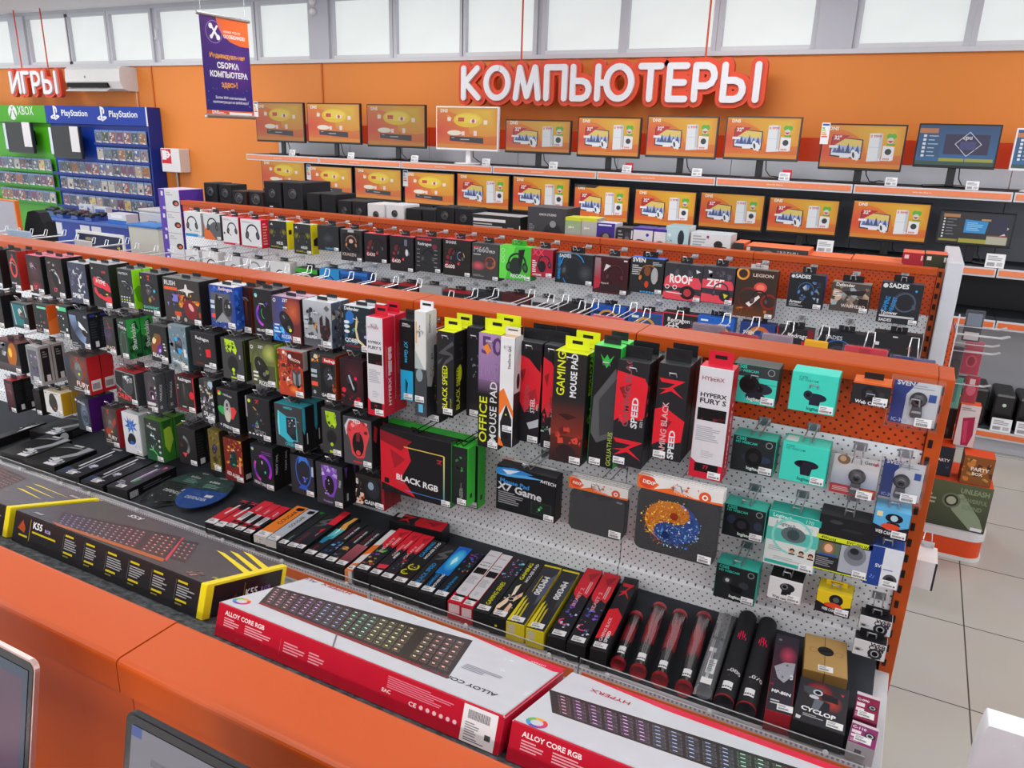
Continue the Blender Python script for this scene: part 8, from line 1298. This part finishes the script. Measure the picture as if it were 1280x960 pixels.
def rack(label, x0, x1, col, dark, header):
    o = empty('game_rack', ((x0+x1)/2, YG, 0), label, 'game rack', 'game racks'); GG = G(o)
    GG.add(M().box(x0+.002, x1-.002, YG+.02, YG+.06, .1, zh, col, .002), 'back_board', 'paint')
    GG.add(M().box(x0+.002, x1-.002, YG-.03, YG+.06, zh, zg1, col, .002), 'header_board', 'paint')
    m = M(); a_ = Art(m, (x0, YG-.03, zg1), (x1-x0, 0, 0), (0, 0, zh-zg1)); a_.rect(.01, .03, .99, .97, col); header(a_); GG.add(m, 'header_print', 'card')
    GG.add(M().box(x0+.002, x1-.002, YG-.1, YG+.15, 0, .1, dark), 'plinth', 'paint')
    return o, GG
def hx(a): logo_cross(a, .69, .44, .042); a.text('XBOX', .74, .56, .05, WH, 0, .2, .15)
def hp(a): logo_ps(a, .10, .42, .050); a.text('PlayStation', .17, .55, .038, WH, 0, .9, .27); logo_ps(a, .58, .42, .050); a.text('PlayStation', .65, .55, .038, WH, 0, .9, .27)
ra, GRa = rack('green game rack board with a white cross orb and white lettering', gx0, gxm, '48a41c', '2c7018', hx)
rb, GRb = rack('blue game rack board with two white console logos', gxm, gx1, '10369c', '0c2470', hp)
GRb.add(M().prism([(YG-.03, zg1), (YG-.03, zh), (YG-.05, .9), (YG-.05, .1), (YG+.15, .1), (YG+.15, zg1)], gx1, gx1+.02, '16308a', lambda p, q, dd: (dd, p, q)), 'side_board', 'paint')
GRb.add(M().box(gx1-.002, gx1+.022, YG-.034, YG-.03, zh, zg1, 'd8d4e0', .0005), 'header_edge', 'paint')
pal = ['4a3c3c', '6a5048', '3a3c50', '5a6a78', '8a4038', '2c3038', 'a89078', '584868', '404a3c', '7a7078', '30303c', '905c30', '4c5a8a', 'a03c48', 'b0a8a0', '6a3c5a', 'c8b070', '384858']
rdg = random.Random(12); CASES = {}
def case(x, z, i, k, row, n, where):
    key = i % 30
    if key not in CASES:
        w, h = .128, .165; m = M().box(0, w-.006, -.014, 0, 0, h, '8a94a8', .001, front='8a94a8'); r2 = random.Random(key*7)
        a_ = Art(m, (0, -.014, h), (w-.006, 0, 0), (0, 0, -h), .0006); a_.rect(.03, .0, .97, .1, '6080b8'); a_.rect(.05, .12, .95, .97, r2.choice(pal))
        a_.splash(.06, .14, .94, .94, key, 9, [r2.choice(pal) for _ in range(4)]+['d8d0c8'], .3); a_.text(r2.choice(['WAR', 'FAR', 'LEGEND', 'ROAD', 'RUN', 'NIGHT', 'STORM']), .12, .88, .16, 'e0dcd8', 0, 1, .7); a_.rect(.6, .84, .95, .97, 'ececf0')
        p = m.build('game_case', 'gloss'); CASES[key] = p.data; bpy.data.objects.remove(p)
    o = bpy.data.objects.new('game_case', CASES[key]); C.objects.link(o); o.location = (x, YG-.022, z)
    ordn = ['first', 'second', 'third', 'fourth', 'fifth', 'sixth', 'seventh', 'eighth', 'ninth', 'tenth', 'eleventh', 'twelfth', 'thirteenth', 'fourteenth', 'fifteenth', 'sixteenth', 'seventeenth', 'eighteenth', 'nineteenth', 'twentieth']
    tag(o, 'small game case, %s from the right on the %s ledge of the %s' % (ordn[k], row, where), 'game case', 'game cases on the rack ledges')
def ledge(GG, x0, x1, z, col):
    l_ = M().box(x0, x1, YG-.045, YG+.02, z-.012, z, col, .001); l_.box(x0, x1, YG-.045, YG-.042, z, z+.02, col, .0005); GG.add(l_, 'ledge', 'paint')
pitch = .1325
for r_, (py, nm) in enumerate(((183, 'top'), (205, 'second'), (225, 'third'), (246, 'fourth'), (268, 'fifth'))):
    z = pY(187, py, YG)[1]; nx = 7 if r_ < 2 else 14
    x0 = gx1-.03-pitch*nx; ledge(GRb, max(gxm+.004, x0-.02), gx1-.006, z, '143088')
    for k in range(nx):
        xx = gx1-.03-pitch*(k+1)
        if xx > gxm+.004: case(xx, z+.0006, rdg.randint(0, 29), k, nm, nx, 'blue rack')
    if r_ >= 2:
        ledge(GRa, gx0+.01, gxm-.004, z+.004, '2c8a1c')
        for k in range(9):
            xx = gxm-.02-pitch*(k+1)
            case(xx, z+.0046, rdg.randint(0, 29), k, nm, 9, 'green rack')
def tv(label, px, Y):
    x0, z1 = pY(px[0], px[1], Y); x1, z0 = pY(px[2], px[3], Y); o = empty('television', ((x0+x1)/2, Y, z0), label, 'television', 'televisions on the game racks'); GG = G(o)
    GG.add(M().box(x0, x1, Y, Y+.04, z0, z1, '2a2a30', .004), 'housing', 'plastic'); GG.add(M().box(x0+.015, x1-.015, Y-.002, Y, z0+.02, z1-.012, '0e0d10', .0005), 'dark_screen', 'gloss')
    GG.add(M().box((x0+x1)/2-.12, (x0+x1)/2+.12, Y+.04, YG+.0195, z0+.1, min(z1-.1, zh-.03), '1c1c20', .003), 'wall_bracket', 'metal')
    GG.add(M().box(x1-.17, x1-.01, Y-.006, Y-.003, z1-.3, z1, 'dcd8dc', .0005), 'white_paper', 'card'); GG.add(M().box(x0-.03, x0+.02, Y-.006, Y-.003, z1-.34, z1-.02, 'd0d8e8', .0005), 'energy_label', 'card')
tv('switched off television with a white paper on the green board', (5, 152, 43, 192), 6.31)
tv('switched off television with a white paper on the blue board', (62, 157, 103, 199), 6.31)
# ------------------------------------------------------------------ consoles and counters under the racks
YC = 5.75
def P2(px, py, y): return pY(px, py, y)
x0, z1 = P2(52, 270, YC); x1, _ = P2(160, 284, YC)
o = empty('console_counter', ((x0+x1)/2, YC, 0), 'blue and white counter below the game racks holding game controllers', 'counter'); GC = G(o); zc1 = z1
GC.add(M().box(x0, x1, YC, YC+.42, .1, zc1-.03, '243a98'), 'blue_body', 'paint'); GC.add(M().box(x0-.01, x1+.01, YC-.01, YC+.42, zc1-.03, zc1, '4c6cb8'), 'counter_top', 'paint'); GC.add(M().box(x0, x1, YC+.03, YC+.4, 0, .1, '1c2460'), 'plinth', 'paint')
m = M()
for u0, u1 in ((57, 78), (99, 112), (113, 126)):
    a, zz = P2(u0, 273, YC); b_, _ = P2(u1, 284, YC); m.box(a, b_, YC-.004, YC, zc1-.19, zc1-.05, 'd4d6e0', .0005)
GC.add(m, 'info_card', 'card')
xs = P2(197, 280, 5.6)
a, zz = P2(174, 263, 5.5); b_, _ = P2(203, 272, 5.5)
o = empty('drawer_cabinet', ((a+b_)/2, 5.5, 0), 'pale grey drawer cabinet beside the violet router cartons', 'cabinet'); GC = G(o)
GC.add(M().box(a, b_+.1, 5.5, 5.95, 0, zz, 'b8b8be', .004), 'carcass', 'paint'); GC.add(M().box(a-.01, b_+.11, 5.49, 5.96, zz, zz+.02, 'c8c8cc', .002), 'top_board', 'paint')
for i in range(3):
    GC.add(M().box(a+.012, b_+.09, 5.484, 5.5, zz-.31*(i+1)+.012, zz-.31*i-.014, 'c4c4ca', .003), 'drawer', 'paint'); GC.add(M().tube([(a+.16, 5.472, zz-.31*i-.1), (a+.28, 5.472, zz-.31*i-.1)], .007, '6a6c74', 8), 'drawer_handle', 'metal')
def controller(px, py, col, label, y=5.82):
    x, _ = pY(px, py, y); m = M(); z = zc1+.001; rr = []
    o = empty('game_controller', (x, y, z), label, 'game controller', 'game controllers on stands')
    M().box(-.06, .06, -.045, .045, 0, .05, '3c5cb0', .004).build('display_stand', 'plastic', o)
    m.lathe((0, 0, .052), [(.03, 0), (.062, .008), (.066, .02), (.05, .034), (.01, .038)], col, 16); m.build('body', 'plastic', o, True)
    for s_ in (-1, 1):
        M().tube([(s_*.045, -.005, .066), (s_*.066, -.04, .062), (s_*.074, -.07, .054)], [.024, .021, .013], col, 10).build('grip', 'plastic', o, True); M().lathe((s_*.022, -.02, .086), [(.012, 0), (.012, .008), (.008, .012)], '24242a', 10).build('thumbstick', 'plastic', o, True)
for i, (px, c_, l_) in enumerate(((69, '26262c', 'black controller nearest the black armchair'), (79, '24242a', 'black controller second from the armchair'), (89, '2a2a30', 'black controller with its stand in the counter middle'), (97, '22222a', 'black controller beside the maroon one'), (105, '5a2430', 'maroon controller on a stand'), (114, '1e1e24', 'black controller in front of the white console box'), (128, '1c1c22', 'black controller at the counter end'))): controller(px, 270, c_, l_+' on the blue counter', 5.80 if i % 2 else 5.95)
def lump(label, px, Y, dep, col, ops=(), name='console_carton', rest=None, rot=0):
    x0, z1 = pY(px[0], px[1], Y); x1, z0 = pY(px[2], px[3], Y); z0 = rest if rest is not None else z0
    return carton(name, label, 'carton', 'console cartons', x0, x1, Y, dep, z0+.0008, max(z1, z0+.03), col, col, 'd8d8de', ops, (), None, None)
lump('white console carton standing behind the controllers', (98, 255, 116, 266), 6.02, .08, 'c8ccd8', [('s', .1, .1, .9, .9, 3, 8, ['4c6cb0', 'e0e4ec', '2c3460'], .2)], rest=zc1)
lump('white and blue console carton with a slanted picture', (117, 258, 133, 268), 6.02, .08, 'd0d4dc', [('r', .1, .2, .9, .5, '5070b8')], rest=zc1)
lump('long white and blue carton at the counter end', (134, 266, 158, 278), 5.78, .16, 'd0d4e0', [('r', 0, .6, 1, 1, '2c6cc0'), ('r', .2, .1, .8, .4, 'e8ecf2')], rest=zc1)
a, z1 = P2(160, 282, 5.2); b_, _ = P2(177, 300, 5.2)
q = M().box(a, b_+.25, 5.2, 5.45, .0008, z1, 'd4d4cc', .004).build('white_counter', 'paint'); tag(q, 'low white counter block before the drawer cabinet', 'counter'); under(M().box(a-.02, b_+.27, 5.18, 5.46, z1, z1+.02, '3878c8', .002).build('counter_top', 'paint'), q)
a, z1 = P2(94, 287, 4.6); b_, z0 = P2(155, 308, 4.6)
o = empty('display_board', ((a+b_)/2, 4.6, 0), 'white framed dark blue display board behind the wire hooks', 'display'); GC = G(o)
GC.add(M().box(a, b_, 4.6, 4.62, 0, z1, 'd8d8d8', .003), 'white_frame', 'paint'); m = M(); a_ = Art(m, (a, 4.6, z1), (b_-a, 0, 0), (0, 0, -.5)); a_.rect(.04, .05, .97, .9, '1c2444'); a_.text('ARENA', .2, .16, .04, 'b8b080', 0, 1); a_.splash(.85, .1, .95, .3, 3, 4, ['d8b030', 'c89020'], .03); GC.add(m, 'board_print', 'card')
# office armchair and the orange framed panel at the picture edge
ax_, az_ = P2(38, 263, 4.5)
o = empty('armchair', (ax_, 4.6, 0), 'black high backed armchair behind the far end of the mouse gondola', 'chair'); GC = G(o)
hw = .17; prof = []
for i in range(9):
    t = i/8; prof.append((math.cos(math.pi*(1-t))*hw*(1-.2*abs(2*t-1)), .55+0*t))
m = M(); pts = [(-hw*.8, .5), (hw*.95, .5), (hw*1.05, .8), (hw*1.0, 1.1), (hw*.8, az_-.12), (hw*.5, az_-.02), (hw*.1, az_), (-hw*.5, az_-.02), (-hw*.9, az_-.14), (-hw*1.05, 1.0), (-hw*.95, .7)]
m.prism([(ax_+a, b) for a, b in pts], 4.52, 4.62, '26282b'); GC.add(m, 'backrest', 'matte')
GC.add(M().box(ax_-.25, ax_+.25, 4.625, 5.05, .44, .54, '222427', .03), 'seat', 'matte')
for s_ in (-1, 1): GC.add(M().tube([(ax_+s_*.24, 4.72, .5), (ax_+s_*.25, 4.74, .72), (ax_+s_*.24, 4.98, .74)], .02, '1c1c1e', 8), 'armrest', 'plastic', True)
GC.add(M().tube([(ax_, 4.84, .05), (ax_, 4.84, .44)], .03, '3a3c40', 10), 'gas_column', 'metal')
for k in range(5):
    t = 2*math.pi*k/5; GC.add(M().tube([(ax_, 4.84, .09), (ax_+.28*math.cos(t), 4.84+.28*math.sin(t), .03)], [.025, .018], '1c1c1e', 8), 'leg', 'plastic', True)
a, z1 = P2(-40, 246, 4.3); b_, _ = P2(17, 248, 4.3)
o = empty('partition_screen', ((a+b_)/2, 4.3, 0), 'silver grey panel with an orange edge at the picture edge', 'partition'); GC = G(o)
GC.add(M().box(a, b_, 4.3, 4.32, 0, z1, 'a8a4ac', .002), 'panel', 'metal'); GC.add(M().box(b_, b_+.02, 4.29, 4.33, 0, z1+.01, 'e0702c', .002), 'edge_frame', 'paint'); GC.add(M().box(a, b_, 4.29, 4.33, z1, z1+.012, 'e0702c', .002), 'edge_frame', 'paint')
# violet router cartons stacked at the end of the headset gondola
rz_ = .6
YV = 3.99
xv0 = pY(202, 280, YV)[0]; xv1 = pY(215, 280, YV)[0]
zs = [pY(205, p, YV)[1] for p in (236, 264, 290, 316, 344)]
st = M().box(xv0-.01, -4.812, YV-.01, YV+.24, .0008, zs[4]-.0008, 'c8c8ce', .004).build('display_plinth', 'paint'); tag(st, 'pale plinth carrying the stack of violet router cartons', 'plinth'); under(M().box(xv0-.02, -4.811, YV-.02, YV+.25, .0004, .03, '8a8a90', .002).build('plinth_foot', 'paint'), st)
for i, nm in enumerate(('topmost', 'second from the top', 'third from the top', 'lowest')):
    carton('router_carton', 'violet and white router carton, %s of its stack' % nm, 'carton', 'router cartons', xv0, -4.8125, YV, .22, zs[i+1]+.0008, zs[i]-.0006, 'd0d0d4', '5a38a0', 'd8c8e0', [('r', 0, 0, .30, 1, '5a3ca4'), ('r', .12, .1, .22, .3, 'd8d4e4'), ('r', .16, .78, .28, .9, 'c8c4d8'), ('x', .36, .1, .7, .3, 'a8a8b0', 2), ('e', .8, .6, .16, '26262c', .10), ('e', .82, .62, .08, 'd86038', .05)], (), None, None)
# ------------------------------------------------------------------ end stand with portable speakers and the shelving to the right
o = empty('end_stand', (.3, 4.3, 0), 'white and orange end stand with hooks beside the headset gondola', 'display stand'); GE = G(o)
ze = pY(1187, 327, 3.95)[1]
GE.add(M().box(.146, .212, 3.93, 4.62, .12, ze, 'd0d2da', .004), 'end_panel', 'paint'); GE.add(M().box(.213, .232, 3.93, 4.62, .12, 1.22, OR, .002), 'orange_panel', 'peg_orange'); GE.add(M().box(.233, .238, 3.93, 3.95, .12, 1.3, 'e0e0e4', .001), 'slotted_strip', 'paint')
bs_ = []
for cx, cy, a0 in ((.50, 4.24, -90), (.50, 4.56, 0)):
    for k in range(7): t = math.radians(a0+15*k); bs_.append((cx+.07*math.cos(t), cy+.07*math.sin(t)))
bs_ = [(.15, 4.17)]+bs_+[(.15, 4.63)]
fz = lambda p, q, dd: (p, q, dd)
GE.add(M().prism(bs_, .0, .02, 'd8d8d8', fz), 'base_rim', 'paint'); GE.add(M().prism([(.15+(x-.15)*.985, 4.4+(y-4.4)*.985) for x, y in bs_], .02, .115, 'd8481c', fz), 'base_band', 'paint'); GE.add(M().prism(bs_, .115, .16, 'd4d4d6', fz), 'base_top', 'paint')
PS = 'portable speaker cartons on the end stand'
def ecarton(label, x0, x1, y, dep, z0, z1, cf, cs, ct, ops): return carton('speaker_carton', label, 'carton', PS, x0, x1, y, dep, z0+.0008, z1, cf, cs, ct, ops, (), None, None)
ecarton('large olive carton with an orange lid on the base of the end stand', .24, .555, 4.19, .30, .16, .41, '4c5440', 'd84c24', 'e05428', [('l', 0, 0, 1, 1, '5a6448', '3c4434'), ('p', '8a9a80', .36, .34, .6, .22, .9, .7, .98, .94, .8, .98, .5, .62), ('e', .46, .4, .13, '6a7860'), ('e', .46, .4, .10, '2c3028'), ('e', .46, .4, .07, 'a8b098'), ('t', 'UNLEASH', .56, .2, .085, '8a9878', 0, 1.6, .4), ('t', 'POWERFUL', .58, .38, .07, '7a8868', 0, 1.6, .38), ('t', 'SOUND', .62, .54, .07, '7a8868', 0, 1.6, .28), ('x', .06, .3, .26, .55, 'a8b098', 3), ('r', .8, .9, .96, .97, WH)])
ecarton('carton with a sunset picture standing on the olive one', .40, .535, 4.20, .12, .41, .56, '8a5428', '5a2c20', 'e05428', [('s', .0, .1, 1, .95, 61, 16, ['c88038', '5a3020', 'e0a850', '3a2420'], .24), ('t', 'PARTY', .28, .5, .14, 'f0e8d8', 0, 1.4), ('t', 'BOX', .34, .66, .12, 'f0e8d8', 0, 1.4)])
ecarton('dark blue carton with an orange lid behind the sunset one', .25, .36, 4.24, .14, .41, .57, '28303c', 'b84020', 'e05428', [('t', 'PARTY', .28, .5, .14, 'e8e0e0', 0, 1.4), ('s', .1, .6, .9, .95, 62, 8, ['3a4864', '202838'], .2)])
ecarton('dark grey carton with pale bubbles on the end stand', .24, .345, 4.39, .14, .41, .80, '2e3230', 'c04824', 'e05428', [('e', .4, .25, .18, '5a605c'), ('e', .6, .5, .2, '4a504c'), ('e', .4, .75, .16, '6a706c'), ('s', .1, .1, .9, .9, 63, 8, ['3c423e', '242826'], .2)])
ecarton('white carton with a crimson speaker on top of the small cartons of the end stand', .345, .435, 4.29, .08, .572, .79, 'd8d4d6', 'd04c28', 'e05428', [('p', 'a82850', .22, .32, .8, .26, .86, .7, .7, .98, .36, .98), ('p', 'c84068', .3, .4, .5, .36, .6, .9, .42, .92), ('x', .1, .06, .8, .14, '8a8a90', 2)])
def ehook(y, z, L, label):
    m = M()
    for s_ in (-.011, .011): m.tube([(0, s_, 0), (L, s_, .002), (L+.03, s_, .014)], .0028, 'e4e5ea', 6)
    m.box(0, .004, -.02, .02, -.012, .012, 'e4e5ea', .001); q = m.build('display_hook', 'metal'); q.location = (.2385, y, z); tag(q, label, 'hook', 'hooks of the end stand')
for i, (y, z) in enumerate(((3.975, 1.205), (4.05, 1.19), (4.155, 1.21), (4.275, 1.10), (4.195, 1.08), (4.265, .90))):
    ehook(y, z, .18, 'white double hook of the end stand, %s from the top' % ('first', 'second', 'third', 'fourth', 'fifth', 'sixth')[i])
def epack(label, x, y, z, w, h, col, ops):
    o = empty('hanging_pack', (x, y, z), label, 'accessory pack', 'packs hung on the end stand'); GG = G(o)
    m = M().box(x, x+w, y-.01, y, z-h, z, col, .003); a_ = Art(m, (x, y-.01, z), (w, 0, 0), (0, 0, -h)); draw(a_, ops); GG.add(m, 'printed_card', 'card'); GG.add(M().box(x-.003, x+w+.003, y-.016, y-.013, z-h-.003, z+.003, 'fff', .001), 'clear_shell', 'clear')
epack('grey and white pack on the end stand, upper', .275, 4.16, 1.29, .075, .15, '4a5058', [('r', .1, .1, .9, .5, '8a98a8'), ('r', .1, .7, .9, .95, 'e0e0e4')])
epack('red and pink headphone pack on the end stand', .305, 4.28, 1.12, .08, .17, 'c04058', [('e', .5, .6, .3, 'd86078', .4), ('e', .5, .6, .2, 'a02840', .3), ('l', 0, 0, 1, .3, 'd88090', 'c04058')])
epack('black headphone pack on the end stand', .25, 4.20, 1.10, .05, .16, '4c4a50', [('h', .5, .5, .34, '1c1c20', '26262c')])
epack('red speaker pack on the end stand, lower', .34, 4.28, .945, .06, .14, 'b83048', [('e', .5, .5, .34, 'e07088', .5), ('r', .3, .1, .7, .3, 'f0e0e4')])
epack('teal pack on the end stand, lowest', .285, 4.27, .93, .045, .16, '68b0a0', [('r', .1, .2, .6, .8, '4a8a80')])
# lower shelves of the wall unit to the right of the end stand
for z, nm in ((.93, 'mid'), (.17, 'base')):
    root = empty('wall_shelf', (1.3, 6.2, z), 'wall shelf board with orange price strip, %s' % ('above the power units' if nm == 'mid' else 'near the floor under the power units'), 'shelf')
    for a, bb in ((-.35, .57), (.573, 1.5), (1.503, 2.4)):
        shelf_rail(root, a, bb, 5.94, z, .50, None, False, 'e0703c')
    for ch in list(root.children): ch.matrix_parent_inverse = Matrix.Translation(-root.location)
    GR = G(root); GR.add(M().box(-.35, 2.4, 6.444, 6.449, z, z+.30 if nm == 'mid' else .90, '2a2a2e' if nm == 'mid' else 'c4c4ca', .001), 'back_plate', 'paint'); GR.add(M().box(-.36, -.352, 5.96, 6.449, .17 if nm == 'base' else .902, z+.30 if nm == 'mid' else .90, 'd0d2d8', .001), 'side_panel', 'paint')
for i, (px, w, h) in enumerate(((1214, .20, .26), (1246, .125, .24), (1267, .125, .23), (1288, .125, .23))):
    x = pY(1214, 500, 6.02)[0]+(0, .20, .345, .49)[i]; o = empty('power_unit', (x, 6.02, .17), ('wide black power unit with a cable on the low shelf', 'black power unit with a green light beside the wide one', 'black power unit second beside the wide one', 'black power unit at the picture edge')[i], 'power unit', 'power units on the low shelf'); GG = G(o)
    GG.add(M().box(x-w/2, x+w/2, 6.02, 6.34, .1708, .17+h, '202022', .012), 'case', 'plastic'); GG.add(M().box(x-w/2+.01, x+w/2-.01, 6.016, 6.021, .18, .16+h, '18181a', .002), 'front_panel', 'plastic'); GG.add(M().lathe((x, 6.016, .10+h), [(.012, 0), (.012, -.003)], ['c8d8c8', 'c8d8c8'], 12, 'y'), 'power_button', 'plastic')
    if i: ticket(x-.0, 5.945, .17, ('', 'price ticket before the black power unit with a green light', 'price ticket before the second slim black power unit', 'price ticket before the power unit at the picture edge')[i], False, .12, .09)
# curved white display top at the lower corner
o = empty('white_display', (.62, 1.05, 0), 'curved white plastic display top at the lower picture corner', 'display'); GC = G(o)
xa, za = pY(1210, 962, 1.08); xb, zb = pY(1236, 896, 1.08); m = M(); n = 12; prof = []
for i in range(n+1):
    t = math.pi*.5*i/n; prof.append((xb-(xb-xa)*math.cos(t), za+(zb-za)*math.sin(t)))
prof += [(xb+.16+(xb-xa)*math.sin(math.pi*.5*i/n), za+(zb-za)*math.cos(math.pi*.5*i/n)) for i in range(n+1)]
for i in range(len(prof)-1):
    (x0, z0), (x1, z1) = prof[i], prof[i+1]
    m.face([(x0, 1.06, z0), (x1, 1.06, z1), (x1, 1.10, z1), (x0, 1.10, z0)], 'e4e6ec')
for y in (1.06, 1.10): m.face([(x, y, z) for x, z in prof]+[(prof[-1][0], y, prof[0][1])], 'd0d2da')
GC.add(m, 'curved_top', 'gloss', False)
GC.add(M().box(prof[0][0]+.01, prof[-1][0], 1.07, 1.09, .02, prof[0][1], 'd0d2da', .004), 'stand_body', 'paint'); GC.add(M().box(prof[0][0]-.02, prof[-1][0]+.02, 1.0, 1.2, 0, .02, 'b0b2ba', .003), 'stand_foot', 'paint')
bpy.data.objects.remove(_to)
